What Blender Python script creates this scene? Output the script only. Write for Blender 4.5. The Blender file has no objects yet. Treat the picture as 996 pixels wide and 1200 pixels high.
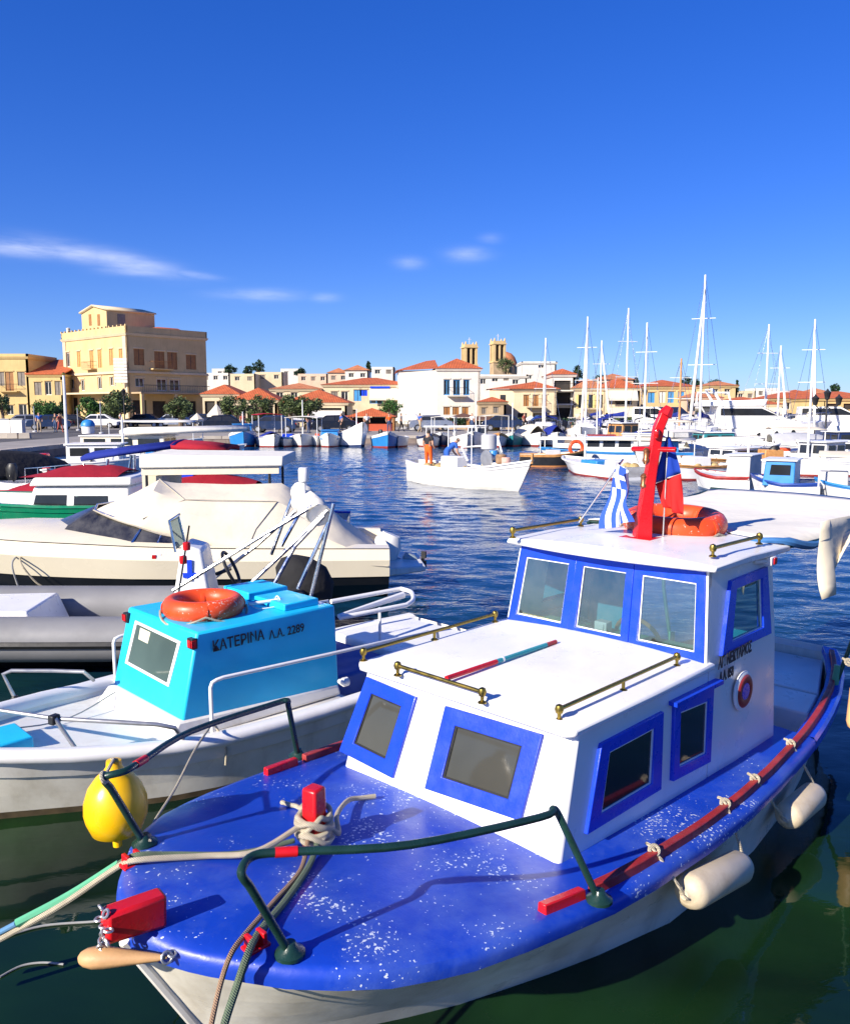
import bpy, bmesh, math, random
from mathutils import Vector, Matrix, noise as mnoise
random.seed(7)
S = bpy.context.scene
COL = S.collection

# ------------------------------------------------------------------ camera
FPX = 985.0          # focal length in pixels of the 996 x 1200 photograph
HOR = 479.0          # row of the horizon
EYE = 2.6
PITCH = math.atan((600 - HOR) / FPX)
CP, SP = math.cos(PITCH), math.sin(PITCH)
cam_d = bpy.data.cameras.new('camera')
cam_d.sensor_fit = 'VERTICAL'
cam_d.angle = 2 * math.atan(600 / FPX)
cam_d.clip_start = 0.05
cam_d.clip_end = 6000
cam = bpy.data.objects.new('camera', cam_d)
COL.objects.link(cam)
cam.location = (0, 0, EYE)
cam.rotation_euler = (math.pi / 2 - PITCH, 0, 0)
S.camera = cam

# ------------------------------------------------------------------ sun, sky, exposure
SUN_EL = math.radians(28)
SUN_AZ = math.atan2(-0.722, -0.692)
to_sun = Vector((math.sin(SUN_AZ) * math.cos(SUN_EL), math.cos(SUN_AZ) * math.cos(SUN_EL), math.sin(SUN_EL)))
sd = bpy.data.lights.new('sun', 'SUN')
sd.energy = 4.9
sd.angle = math.radians(0.5)
sd.color = (1.0, 0.915, 0.78)
sun = bpy.data.objects.new('sun', sd)
COL.objects.link(sun)
sun.rotation_euler = to_sun.to_track_quat('Z', 'Y').to_euler()
sun.location = (-20, -20, 30)

W = bpy.data.worlds.new('World')
S.world = W
W.use_nodes = True
wt = W.node_tree
for n in list(wt.nodes):
    wt.nodes.remove(n)
def wn(t, **k):
    n = wt.nodes.new(t)
    for a, b in k.items():
        setattr(n, a, b)
    return n
w_out = wn('ShaderNodeOutputWorld')
w_bg = wn('ShaderNodeBackground')
w_bg.inputs['Strength'].default_value = 0.094
w_sky = wn('ShaderNodeTexSky', sky_type='NISHITA')
w_sky.sun_disc = False
w_sky.sun_elevation = SUN_EL
w_sky.sun_rotation = SUN_AZ
w_sky.altitude = 0
w_sky.air_density = 1.0
w_sky.dust_density = 0.0
w_sky.ozone_density = 4.0
w_hsv = wn('ShaderNodeHueSaturation')
w_hsv.inputs['Saturation'].default_value = 1.44
w_hsv.inputs['Hue'].default_value = 0.512
w_hsv.inputs['Value'].default_value = 1.0
w_gam = wn('ShaderNodeGamma')
w_gam.inputs['Gamma'].default_value = 0.8
wt.links.new(w_sky.outputs[0], w_gam.inputs['Color'])
wt.links.new(w_gam.outputs[0], w_hsv.inputs['Color'])
# thin cirrus wisps, as a noise on the direction of the sky
w_tc = wn('ShaderNodeTexCoord')
w_sep = wn('ShaderNodeSeparateXYZ')
wt.links.new(w_tc.outputs['Generated'], w_sep.inputs[0])
def wm(op, a, b=None, clamp=False):
    n = wn('ShaderNodeMath', operation=op, use_clamp=clamp)
    for i, v in enumerate((a, b)):
        if v is None:
            continue
        if isinstance(v, (int, float)):
            n.inputs[i].default_value = v
        else:
            wt.links.new(v, n.inputs[i])
    return n.outputs[0]
az = wm('ARCTAN2', w_sep.outputs['X'], w_sep.outputs['Y'])
el = wm('ARCSINE', w_sep.outputs['Z'])
w_cmb = wn('ShaderNodeCombineXYZ')
wt.links.new(wm('MULTIPLY', az, 5.0), w_cmb.inputs[0])
wt.links.new(wm('MULTIPLY', el, 26.0), w_cmb.inputs[1])
w_noi = wn('ShaderNodeTexNoise')
w_noi.inputs['Scale'].default_value = 1.5
w_noi.inputs['Detail'].default_value = 7
w_noi.inputs['Roughness'].default_value = 0.62
wt.links.new(w_cmb.outputs[0], w_noi.inputs['Vector'])
def sky_dir(px, py):
    a, b = (px - 498) / FPX, -(py - 600) / FPX
    v = Vector((a, CP + b * SP, -SP + b * CP)).normalized()
    return math.atan2(v.x, v.y), math.asin(v.z)
tot = None
for (px, py, wx, wy, slope, amt) in ((35, 291, 55, 8, 0.0, 1.0), (85, 295, 45, 9, 0.12, .9), (150, 308, 50, 9, 0.16, 1.0), (170, 318, 40, 5, 0, .8), (228, 322, 24, 4, .1, .6),
                                     (303, 346, 40, 6, 0, .8), (548, 298, 22, 7, 0, .62), (480, 308, 15, 6, 0, .45), (380, 349, 16, 5, 0, .4), (575, 280, 12, 5, 0, .3)):
    a0, e0 = sky_dir(px, py)
    da = wm('SUBTRACT', az, a0)
    de = wm('ADD', wm('SUBTRACT', el, e0), wm('MULTIPLY', da, slope))
    q = wm('ADD', wm('POWER', wm('ABSOLUTE', wm('DIVIDE', da, wx / FPX)), 2.0), wm('POWER', wm('ABSOLUTE', wm('DIVIDE', de, wy / FPX)), 2.0))
    m = wm('MULTIPLY', wm('POWER', 2.718, wm('MULTIPLY', q, -1.0)), amt)
    tot = m if tot is None else wm('MAXIMUM', tot, m)
dens = wm('MULTIPLY', wm('MULTIPLY', tot, wm('MULTIPLY', wm('SUBTRACT', w_noi.outputs['Fac'], 0.30), 3.2, True)), 0.34, True)
w_mix = wn('ShaderNodeMixRGB')
w_mix.inputs['Color2'].default_value = (9, 9, 9.4, 1)
wt.links.new(dens, w_mix.inputs['Fac'])
w_tint = wn('ShaderNodeMixRGB', blend_type='MULTIPLY')
w_tint.inputs['Fac'].default_value = 1.0
w_tint.inputs['Color2'].default_value = (0.62, 0.79, 1.36, 1)
wt.links.new(w_hsv.outputs[0], w_tint.inputs['Color1'])
wt.links.new(w_tint.outputs[0], w_mix.inputs['Color1'])
wt.links.new(w_mix.outputs[0], w_bg.inputs['Color'])
wt.links.new(w_bg.outputs[0], w_out.inputs['Surface'])

S.view_settings.view_transform = 'Standard'
S.view_settings.look = 'None'
S.view_settings.exposure = 0.8
S.view_settings.gamma = 1.0
S.view_settings.use_curve_mapping = False
S.render.engine = 'CYCLES'
S.render.resolution_x, S.render.resolution_y = 849, 1024

# ------------------------------------------------------------------ pixel -> place
def ray(px, py):
    a, b = (px - 498) / FPX, -(py - 600) / FPX
    return Vector((a, CP + b * SP, -SP + b * CP))
def on_z(px, py, z):
    r = ray(px, py)
    return Vector((0, 0, EYE)) + r * ((z - EYE) / r.z)
def on_y(px, py, Y):
    r = ray(px, py)
    return Vector((0, 0, EYE)) + r * (Y / r.y)
def xat(px, Y, py=480):
    return on_y(px, py, Y).x
def zat(py, Y):
    return on_y(498, py, Y).z
class Frame:
    """a thing's own axes: x along the angle a (radians, from world X), y to its left, origin o"""
    def __init__(s, o, a):
        s.o = Vector((o[0], o[1], 0)); s.a = a
        s.x = Vector((math.cos(a), math.sin(a), 0)); s.y = Vector((-math.sin(a), math.cos(a), 0))
    def L(s, p):
        d = p - s.o
        return Vector((d.dot(s.x), d.dot(s.y), p.z))
    def P(s, px, py, z):
        return s.L(on_z(px, py, z))
    def Wd(s, x, y, z):
        v = s.o + s.x * x + s.y * y
        return Vector((v.x, v.y, z))

# ------------------------------------------------------------------ materials
MATS = {}
def nodes_of(name):
    m = bpy.data.materials.new(name)
    m.use_nodes = True
    t = m.node_tree
    return m, t, t.nodes['Principled BSDF']
def lnk(t, a, b):
    t.links.new(a, b)
def noise_node(t, scale, detail=4, rough=0.55, coord='Object', stretch=None):
    tc = t.nodes.new('ShaderNodeTexCoord')
    n = t.nodes.new('ShaderNodeTexNoise')
    n.inputs['Scale'].default_value = scale
    n.inputs['Detail'].default_value = detail
    n.inputs['Roughness'].default_value = rough
    src = tc.outputs[coord]
    if stretch:
        mp = t.nodes.new('ShaderNodeMapping')
        mp.inputs['Scale'].default_value = stretch
        lnk(t, src, mp.inputs['Vector']); src = mp.outputs[0]
    lnk(t, src, n.inputs['Vector'])
    return n
def ramp(t, src, p0, p1, c0=(0, 0, 0, 1), c1=(1, 1, 1, 1)):
    r = t.nodes.new('ShaderNodeValToRGB')
    r.color_ramp.elements[0].position = p0; r.color_ramp.elements[1].position = p1
    r.color_ramp.elements[0].color = c0; r.color_ramp.elements[1].color = c1
    lnk(t, src, r.inputs['Fac'])
    return r.outputs['Color']
def mixc(t, fac, a, b, mode='MIX'):
    n = t.nodes.new('ShaderNodeMixRGB'); n.blend_type = mode
    for i, v in (('Fac', fac), ('Color1', a), ('Color2', b)):
        if isinstance(v, (int, float)):
            n.inputs[i].default_value = v
        elif isinstance(v, tuple):
            n.inputs[i].default_value = (v[0], v[1], v[2], 1)
        else:
            lnk(t, v, n.inputs[i])
    return n.outputs[0]
def bump(t, b, h, strength, dist):
    n = t.nodes.new('ShaderNodeBump')
    n.inputs['Strength'].default_value = strength
    n.inputs['Distance'].default_value = dist
    lnk(t, h, n.inputs['Height'])
    lnk(t, n.outputs[0], b.inputs['Normal'])
def paint(name, c, rough=0.38, var=0.12, scale=3.0, chips=None, chip_lo=0.66, fade=None, fade_amt=0.35, grain=0.15, metallic=0.0, streak=None, spec=0.5, coord='Object'):
    if name in MATS:
        return MATS[name]
    m, t, b = nodes_of(name)
    n1 = noise_node(t, scale, 5, coord=coord)
    dark = tuple(x * (1 - var) for x in c); lite = tuple(min(1, x * (1 + var)) for x in c)
    col = mixc(t, ramp(t, n1.outputs['Fac'], 0.3, 0.7), dark, lite)
    if fade:
        n2 = noise_node(t, scale * 0.8, 8, 0.68, coord=coord)
        f = t.nodes.new('ShaderNodeMath'); f.operation = 'MULTIPLY'; f.inputs[1].default_value = fade_amt
        lnk(t, ramp(t, n2.outputs['Fac'], 0.48, 0.72), f.inputs[0])
        col = mixc(t, f.outputs[0], col, fade)
    if streak:
        n4 = noise_node(t, 5, 6, 0.6, coord=coord, stretch=(1, 1, 0.12))
        f = t.nodes.new('ShaderNodeMath'); f.operation = 'MULTIPLY'; f.inputs[1].default_value = streak[1]
        lnk(t, ramp(t, n4.outputs['Fac'], 0.52, 0.75), f.inputs[0])
        col = mixc(t, f.outputs[0], col, streak[0])
    if chips:
        n3 = noise_node(t, 62, 2, 0.5, coord=coord)
        n5 = noise_node(t, 2.6, 3, 0.5, coord=coord)
        a = t.nodes.new('ShaderNodeMath'); a.operation = 'MULTIPLY_ADD'
        lnk(t, n5.outputs['Fac'], a.inputs[0]); a.inputs[1].default_value = 0.75
        lnk(t, n3.outputs['Fac'], a.inputs[2])
        a2 = t.nodes.new('ShaderNodeMath'); a2.operation = 'SUBTRACT'; a2.inputs[1].default_value = 0.3
        lnk(t, a.outputs[0], a2.inputs[0])
        col = mixc(t, ramp(t, a2.outputs[0], chip_lo + 0.12, chip_lo + 0.14), col, chips)
    lnk(t, col, b.inputs['Base Color'])
    r0 = noise_node(t, scale * 2.3, 4, coord=coord)
    lnk(t, ramp(t, r0.outputs['Fac'], 0.3, 0.75, (max(0.04, rough - .12),) * 3 + (1,), (min(1, rough + .15),) * 3 + (1,)), b.inputs['Roughness'])
    b.inputs['Metallic'].default_value = metallic
    b.inputs['Specular IOR Level'].default_value = spec
    if grain:
        g = noise_node(t, scale * 14, 4, 0.6, coord=coord)
        bump(t, b, g.outputs['Fac'], grain, 0.004)
    MATS[name] = m
    return m
def glass(name, tint=(0.55, 0.65, 0.66), gloss=0.22, rough=0.03, gcol=(0.9, 0.95, 1.0), dust=0.06):
    if name in MATS:
        return MATS[name]
    m, t, b = nodes_of(name)
    t.nodes.remove(b)
    out = t.nodes['Material Output']
    tr = t.nodes.new('ShaderNodeBsdfTransparent'); tr.inputs[0].default_value = tint + (1,)
    gl = t.nodes.new('ShaderNodeBsdfGlossy'); gl.inputs['Roughness'].default_value = rough; gl.inputs['Color'].default_value = gcol + (1,)
    lw = t.nodes.new('ShaderNodeLayerWeight'); lw.inputs['Blend'].default_value = 0.25
    mm = t.nodes.new('ShaderNodeMath'); mm.operation = 'MULTIPLY_ADD'; mm.inputs[1].default_value = 0.75; mm.inputs[2].default_value = gloss; mm.use_clamp = True
    lnk(t, lw.outputs['Fresnel'], mm.inputs[0])
    mx = t.nodes.new('ShaderNodeMixShader')
    lnk(t, mm.outputs[0], mx.inputs[0]); lnk(t, tr.outputs[0], mx.inputs[1]); lnk(t, gl.outputs[0], mx.inputs[2])
    df = t.nodes.new('ShaderNodeBsdfDiffuse'); df.inputs[0].default_value = (.55, .53, .48, 1)
    n = noise_node(t, 4, 6, 0.65)
    f = t.nodes.new('ShaderNodeMath'); f.operation = 'MULTIPLY'; f.inputs[1].default_value = dust * 2
    lnk(t, ramp(t, n.outputs['Fac'], 0.3, 0.75), f.inputs[0])
    m2 = t.nodes.new('ShaderNodeMixShader')
    lnk(t, f.outputs[0], m2.inputs[0]); lnk(t, mx.outputs[0], m2.inputs[1]); lnk(t, df.outputs[0], m2.inputs[2])
    lnk(t, m2.outputs[0], out.inputs['Surface'])
    MATS[name] = m
    return m
def dark_glass(name='window_glass', c=(0.03, 0.035, 0.04)):
    if name in MATS:
        return MATS[name]
    m, t, b = nodes_of(name)
    n = noise_node(t, 1.5, 3)
    lnk(t, mixc(t, n.outputs['Fac'], tuple(x * .5 for x in c), tuple(min(1, x * 1.6) for x in c)), b.inputs['Base Color'])
    b.inputs['Roughness'].default_value = 0.06
    MATS[name] = m
    return m
def stucco(name, c, var=0.1):
    return paint(name, c, rough=0.9, var=var, scale=0.55, streak=((c[0] * .6, c[1] * .57, c[2] * .52), 0.35), grain=0.3, spec=0.2)
def tile_mat(name='roof_tile', c=(0.50, 0.115, 0.035)):
    if name in MATS:
        return MATS[name]
    m, t, b = nodes_of(name)
    tc = t.nodes.new('ShaderNodeTexCoord')
    wv = t.nodes.new('ShaderNodeTexWave'); wv.bands_direction = 'X'
    wv.inputs['Scale'].default_value = 1.6; wv.inputs['Distortion'].default_value = 0.6
    lnk(t, tc.outputs['Object'], wv.inputs['Vector'])
    n = noise_node(t, 1.4, 6, 0.7)
    col = mixc(t, ramp(t, n.outputs['Fac'], 0.3, 0.7), tuple(x * .68 for x in c), tuple(min(1, x * 1.35) for x in c))
    col = mixc(t, ramp(t, wv.outputs['Fac'], 0.0, 0.5, (.5, .5, .5, 1), (0, 0, 0, 1)), col, tuple(x * .45 for x in c))
    lnk(t, col, b.inputs['Base Color'])
    b.inputs['Roughness'].default_value = 0.85
    bump(t, b, wv.outputs['Fac'], 0.6, 0.05)
    MATS[name] = m
    return m
def canvas(name, c, rough=0.85, var=0.1, fold=0.5, scale=2.0):
    if name in MATS:
        return MATS[name]
    m, t, b = nodes_of(name)
    n1 = noise_node(t, scale, 6, 0.6)
    col = mixc(t, ramp(t, n1.outputs['Fac'], 0.3, 0.72), tuple(x * (1 - var) for x in c), c)
    n3 = noise_node(t, scale * 3.1, 5, 0.7, stretch=(1, 1, .3))
    col = mixc(t, ramp(t, n3.outputs['Fac'], 0.55, 0.8, (0, 0, 0, 1), (.3, .3, .3, 1)), col, tuple(x * .62 for x in c))
    lnk(t, col, b.inputs['Base Color'])
    b.inputs['Roughness'].default_value = rough
    b.inputs['Specular IOR Level'].default_value = 0.25
    n2 = noise_node(t, scale * 1.7, 3, 0.5)
    bump(t, b, n2.outputs['Fac'], fold, 0.06)
    MATS[name] = m
    return m
def metal(name, c, rough=0.25, met=1.0):
    return paint(name, c, rough=rough, var=0.15, scale=6, grain=0.1, metallic=met)
def leaf_mat(name, c):
    if name in MATS:
        return MATS[name]
    m, t, b = nodes_of(name)
    oi = t.nodes.new('ShaderNodeNewGeometry')
    lo = tuple(x * .55 for x in c); hi = tuple(min(1, x * 1.5) for x in c)
    lnk(t, mixc(t, oi.outputs['Random Per Island'], lo, hi), b.inputs['Base Color'])
    b.inputs['Roughness'].default_value = 0.6
    b.inputs['Subsurface Weight'].default_value = 0.0
    MATS[name] = m
    return m
def rope_mat(name, c, scale=60):
    if name in MATS:
        return MATS[name]
    m, t, b = nodes_of(name)
    tc = t.nodes.new('ShaderNodeTexCoord')
    wv = t.nodes.new('ShaderNodeTexWave'); wv.bands_direction = 'DIAGONAL'
    wv.inputs['Scale'].default_value = scale; wv.inputs['Distortion'].default_value = 1.0
    lnk(t, tc.outputs['Object'], wv.inputs['Vector'])
    n = noise_node(t, 9, 5, .65)
    col = mixc(t, ramp(t, n.outputs['Fac'], .3, .7), tuple(x * .6 for x in c), c)
    col = mixc(t, ramp(t, wv.outputs['Fac'], 0, .6, (.55, .55, .55, 1), (0, 0, 0, 1)), col, tuple(x * .4 for x in c))
    lnk(t, col, b.inputs['Base Color'])
    b.inputs['Roughness'].default_value = 0.9
    bump(t, b, wv.outputs['Fac'], 0.7, 0.006)
    MATS[name] = m
    return m

# ------------------------------------------------------------------ mesh helpers
class MB:
    def __init__(s):
        s.v = []; s.f = []; s.mi = []; s.cur = 0
    def add(s, vs, fs):
        o = len(s.v)
        s.v += [tuple(v) for v in vs]
        s.f += [tuple(i + o for i in f) for f in fs]
        s.mi += [s.cur] * len(fs)
        return s
    def box(s, c, d, rz=0.0, taper=1.0):
        x, y, z = d[0] / 2, d[1] / 2, d[2] / 2
        vs = []
        for zz, k in ((-z, 1.0), (z, taper)):
            for xx, yy in ((-x, -y), (x, -y), (x, y), (-x, y)):
                a, b = xx * k, yy * k
                vs.append((c[0] + a * math.cos(rz) - b * math.sin(rz), c[1] + a * math.sin(rz) + b * math.cos(rz), c[2] + zz))
        return s.add(vs, [(3, 2, 1, 0), (4, 5, 6, 7), (0, 1, 5, 4), (1, 2, 6, 5), (2, 3, 7, 6), (3, 0, 4, 7)])
    def hexa(s, b, t):
        """box from 4 bottom and 4 top corners"""
        return s.add(list(b) + list(t), [(3, 2, 1, 0), (4, 5, 6, 7), (0, 1, 5, 4), (1, 2, 6, 5), (2, 3, 7, 6), (3, 0, 4, 7)])
    def slab(s, pts, th):
        """a closed polygon thickened along its normal"""
        pts = [Vector(p) for p in pts]; n = len(pts)
        nm = Vector((0, 0, 0))
        for i in range(n):
            nm += pts[i].cross(pts[(i + 1) % n])
        nm.normalize()
        q = [p - nm * th for p in pts]
        return s.add(pts + q, [tuple(range(n)), tuple(range(2 * n - 1, n - 1, -1))] + [(i, n + i, n + (i + 1) % n, (i + 1) % n) for i in range(n)])
    def loft(s, rings, closed=False, cap0=False, cap1=False):
        n = len(rings[0]); o = []
        for r in rings:
            o += [tuple(p) for p in r]
        fs = []
        m = n if closed else n - 1
        for i in range(len(rings) - 1):
            for j in range(m):
                a = i * n + j; b = i * n + (j + 1) % n
                fs.append((a, b, b + n, a + n))
        if cap0:
            fs.append(tuple(range(n - 1, -1, -1)))
        if cap1:
            k = (len(rings) - 1) * n
            fs.append(tuple(range(k, k + n)))
        return s.add(o, fs)
    def tube(s, pts, r, n=8, caps=True):
        pts = [Vector(p) for p in pts]
        rr = r if isinstance(r, (list, tuple)) else [r] * len(pts)
        t0 = (pts[1] - pts[0]).normalized()
        up = Vector((0, 0, 1)) if abs(t0.z) < .9 else Vector((1, 0, 0))
        u = t0.cross(up).normalized()
        rings = []
        for i, p in enumerate(pts):
            if i == 0: t = pts[1] - pts[0]
            elif i == len(pts) - 1: t = pts[-1] - pts[-2]
            else: t = (pts[i + 1] - p).normalized() + (p - pts[i - 1]).normalized()
            if t.length < 1e-9: t = t0
            t = t.normalized()
            u = (u - t * u.dot(t))
            u = u.normalized() if u.length > 1e-6 else t.orthogonal().normalized()
            w = t.cross(u)
            rings.append([p + (u * math.cos(2 * math.pi * k / n) + w * math.sin(2 * math.pi * k / n)) * rr[i] for k in range(n)])
        return s.loft(rings, True, caps, caps)
    def lathe(s, prof, c=(0, 0, 0), n=16, axis='z', caps=True):
        rings = []
        for r, h in prof:
            ring = []
            for k in range(n):
                a = 2 * math.pi * k / n
                p = (r * math.cos(a), r * math.sin(a), h)
                if axis == 'x': p = (h, p[0], p[1])
                elif axis == 'y': p = (p[1], h, p[0])
                ring.append((c[0] + p[0], c[1] + p[1], c[2] + p[2]))
            rings.append(ring)
        return s.loft(rings, True, caps, caps)
    def torus(s, c, R, r, n=40, m=12, ax=None, sz=1.0):
        rings = []
        M = ax or Matrix.Identity(3)
        for i in range(n):
            a = 2 * math.pi * i / n
            ring = []
            for j in range(m):
                b = 2 * math.pi * j / m
                p = Vector(((R + r * math.cos(b)) * math.cos(a), (R + r * math.cos(b)) * math.sin(a), r * sz * math.sin(b)))
                ring.append(Vector(c) + M @ p)
            rings.append(ring)
        rings.append(rings[0])
        return s.loft(rings, True)
    def xf(s, M):
        s.v = [tuple(M @ Vector(v)) for v in s.v]
        return s
    def mesh(s, name, mats, angle=38):
        me = bpy.data.meshes.new(name)
        me.from_pydata(s.v, [], s.f)
        for m in (mats if isinstance(mats, (list, tuple)) else [mats]):
            me.materials.append(m)
        if any(s.mi):
            me.polygons.foreach_set('material_index', s.mi)
        me.update()
        bm = bmesh.new(); bm.from_mesh(me)
        bmesh.ops.recalc_face_normals(bm, faces=bm.faces)
        bm.to_mesh(me); bm.free()
        me.polygons.foreach_set('use_smooth', [True] * len(me.polygons))
        me.set_sharp_from_angle(angle=math.radians(angle))
        return me
    def build(s, name, mats, parent=None, bevel=0, angle=38, loc=None, seg=2, **kw):
        o = bpy.data.objects.new(name, s.mesh(name, mats, angle))
        COL.objects.link(o)
        if parent: o.parent = parent
        if loc is not None: o.location = loc
        if bevel:
            b = o.modifiers.new('bevel', 'BEVEL'); b.width = bevel; b.segments = seg; b.limit_method = 'ANGLE'; b.angle_limit = math.radians(40)
        if kw: tag(o, **kw)
        return o
def tag(o, label=None, cat=None, group=None, kind=None):
    if label: o['label'] = label
    if cat: o['category'] = cat
    if group: o['group'] = group
    if kind: o['kind'] = kind
    return o
def thing(name, label, cat, loc=(0, 0, 0), rz=0.0, group=None):
    o = bpy.data.objects.new(name, None)
    o.empty_display_size = 0.2
    COL.objects.link(o)
    o.location = loc; o.rotation_euler = (0, 0, rz)
    return tag(o, label, cat, group)
def copy_tree(o, parent=None, loc=None, rz=None, label=None):
    c = o.copy(); COL.objects.link(c); c.parent = parent
    if loc is not None: c.location = loc
    if rz is not None: c.rotation_euler = (0, 0, rz)
    if label: c['label'] = label
    for ch in list(o.children):
        copy_tree(ch, c)
    return c
def share(name, me, parent=None, loc=(0, 0, 0), rz=0, scale=None):
    o = bpy.data.objects.new(name, me); COL.objects.link(o)
    o.parent = parent; o.location = loc; o.rotation_euler = (0, 0, rz)
    if scale: o.scale = scale
    return o
def spline(pts, k=6):
    pts = [Vector(p) for p in pts]
    out = []
    for i in range(len(pts) - 1):
        p0 = pts[max(i - 1, 0)]; p1 = pts[i]; p2 = pts[i + 1]; p3 = pts[min(i + 2, len(pts) - 1)]
        for j in range(k):
            t = j / k
            out.append(0.5 * ((2 * p1) + (p2 - p0) * t + (2 * p0 - 5 * p1 + 4 * p2 - p3) * t * t + (3 * p1 - p0 - 3 * p2 + p3) * t ** 3))
    out.append(pts[-1])
    return out
def lerp(a, b, t):
    return a + (b - a) * t
def table(tb, x):
    if x <= tb[0][0]: return tb[0][1]
    for (x0, y0), (x1, y1) in zip(tb, tb[1:]):
        if x <= x1:
            return lerp(y0, y1, (x - x0) / (x1 - x0))
    return tb[-1][1]
def wall_holes(mb, P00, P10, P11, P01, holes, th, inward):
    """a wall panel (bilinear quad) with openings (u0,v0,u1,v1), thickness th along inward"""
    P00, P10, P11, P01 = map(Vector, (P00, P10, P11, P01))
    iv = Vector(inward).normalized() * th
    us = sorted({0.0, 1.0} | {h[0] for h in holes} | {h[2] for h in holes})
    vs = sorted({0.0, 1.0} | {h[1] for h in holes} | {h[3] for h in holes})
    B = lambda u, v: P00 * (1 - u) * (1 - v) + P10 * u * (1 - v) + P11 * u * v + P01 * (1 - u) * v
    nu, nv = len(us), len(vs)
    front = [B(u, v) for v in vs for u in us]
    back = [p + iv for p in front]
    N = nu * nv
    solid = {}
    for j in range(nv - 1):
        for i in range(nu - 1):
            cu, cv = (us[i] + us[i + 1]) / 2, (vs[j] + vs[j + 1]) / 2
            solid[i, j] = not any(h[0] < cu < h[2] and h[1] < cv < h[3] for h in holes)
    fs = []
    for (i, j), k in solid.items():
        if not k: continue
        a, b, c, d = j * nu + i, j * nu + i + 1, (j + 1) * nu + i + 1, (j + 1) * nu + i
        fs.append((a, b, c, d)); fs.append((a + N, d + N, c + N, b + N))
        for di, dj, e in ((-1, 0, (d, a)), (1, 0, (b, c)), (0, -1, (a, b)), (0, 1, (c, d))):
            if not solid.get((i + di, j + dj), False):
                fs.append((e[1], e[0], e[0] + N, e[1] + N))
    mb.add(front + back, fs)
    return B
def text_part(name, s, size, mat, parent, M, bold=0.0, align='LEFT'):
    cu = bpy.data.curves.new(name, 'FONT')
    cu.body = s; cu.size = size; cu.extrude = 0.0012; cu.offset = bold; cu.align_x = align
    cu.resolution_u = 3
    tmp = bpy.data.objects.new('tmp', cu); COL.objects.link(tmp)
    dg = bpy.context.evaluated_depsgraph_get()
    me = bpy.data.meshes.new_from_object(tmp.evaluated_get(dg))
    bpy.data.objects.remove(tmp); bpy.data.curves.remove(cu)
    me.name = name
    me.transform(M); me.materials.clear(); me.materials.append(mat)
    o = bpy.data.objects.new(name, me); COL.objects.link(o); o.parent = parent
    return o
def basis(o, x, y):
    x = Vector(x).normalized(); y = Vector(y); y = (y - x * y.dot(x)).normalized(); z = x.cross(y)
    return Matrix(((x.x, y.x, z.x, o[0]), (x.y, y.y, z.y, o[1]), (x.z, y.z, z.z, o[2]), (0, 0, 0, 1)))
# add plane intersections to Frame
def _RY(s, px, py, c):
    r = ray(px, py); o = Vector((0, 0, EYE)); d = o - s.o
    k = (c - d.dot(s.y)) / r.dot(s.y)
    return s.L(o + r * k)
def _RX(s, px, py, c):
    r = ray(px, py); o = Vector((0, 0, EYE)); d = o - s.o
    k = (c - d.dot(s.x)) / r.dot(s.x)
    return s.L(o + r * k)
Frame.RY = _RY; Frame.RX = _RX

# ------------------------------------------------------------------ palette
WHITE = paint('white_paint', (0.80, 0.79, 0.76), 0.34, 0.04, 2.2, grain=0.12, streak=((.55, .50, .42), .18))
WHITE_OLD = paint('white_gelcoat_worn', (0.78, 0.755, 0.69), 0.42, 0.08, 2.0, fade=(.55, .48, .36), fade_amt=.3, streak=((.35, .28, .18), .35))
CREAM_HULL = paint('cream_hull_paint', (0.78, 0.74, 0.63), 0.35, 0.08, 1.8, fade=(.42, .36, .26), fade_amt=.45, streak=((.30, .24, .15), .4))
CREAM = paint('cream_gelcoat', (0.80, 0.72, 0.54), 0.25, 0.04, 1.5, grain=.05)
BLUE_DECK = paint('blue_deck_paint', (0.006, 0.046, 0.42), 0.40, 0.16, 1.6, chips=(.62, .68, .75), chip_lo=.652, fade=(.14, .23, .52), fade_amt=.55, grain=.4)
BLUE = paint('blue_gloss_paint', (0.008, 0.050, 0.58), 0.30, 0.10, 4, grain=.2)
BLUE_WORN = paint('blue_flaking_paint', (0.012, 0.05, 0.55), 0.4, 0.12, 5, fade=(.08, .14, .6), fade_amt=.4, grain=.4)
RED = paint('red_gloss_paint', (0.55, 0.008, 0.012), 0.32, 0.14, 6, grain=.2)
RED_OLD = paint('red_weathered_paint', (0.34, 0.02, 0.018), 0.5, 0.2, 8, fade=(.35, .12, .1), fade_amt=.35, grain=.4)
GREEN_PIPE = paint('dark_green_pipe_paint', (0.010, 0.036, 0.028), 0.3, 0.25, 9, grain=.25)
BRASS = metal('brass', (0.36, 0.26, 0.06), 0.42)
STEEL = metal('stainless_steel', (0.62, 0.62, 0.62), 0.2)
GALV = metal('galvanised_pipe', (0.42, 0.42, 0.42), 0.42, .7)
BLACK = paint('black_rubber', (0.012, 0.012, 0.013), 0.5, .2, 6)
TURQ = paint('turquoise_paint', (0.014, 0.49, 0.78), 0.4, 0.06, 3, grain=.2)
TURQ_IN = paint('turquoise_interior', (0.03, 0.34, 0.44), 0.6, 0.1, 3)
GREY_RUB = paint('grey_inflatable_rubber', (0.20, 0.20, 0.205), 0.55, 0.10, 2, fade=(.3, .3, .3), fade_amt=.3)
ORANGE = paint('orange_lifebuoy', (0.78, 0.075, 0.012), 0.42, 0.10, 5, chips=(.7, .45, .35), chip_lo=.66)
YELLOW = paint('yellow_buoy_plastic', (0.85, 0.48, 0.004), 0.33, 0.08, 4, grain=.08)
FENDER = paint('fender_vinyl', (0.62, 0.52, 0.36), 0.42, 0.12, 4, fade=(.30, .19, .08), fade_amt=.6)
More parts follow.
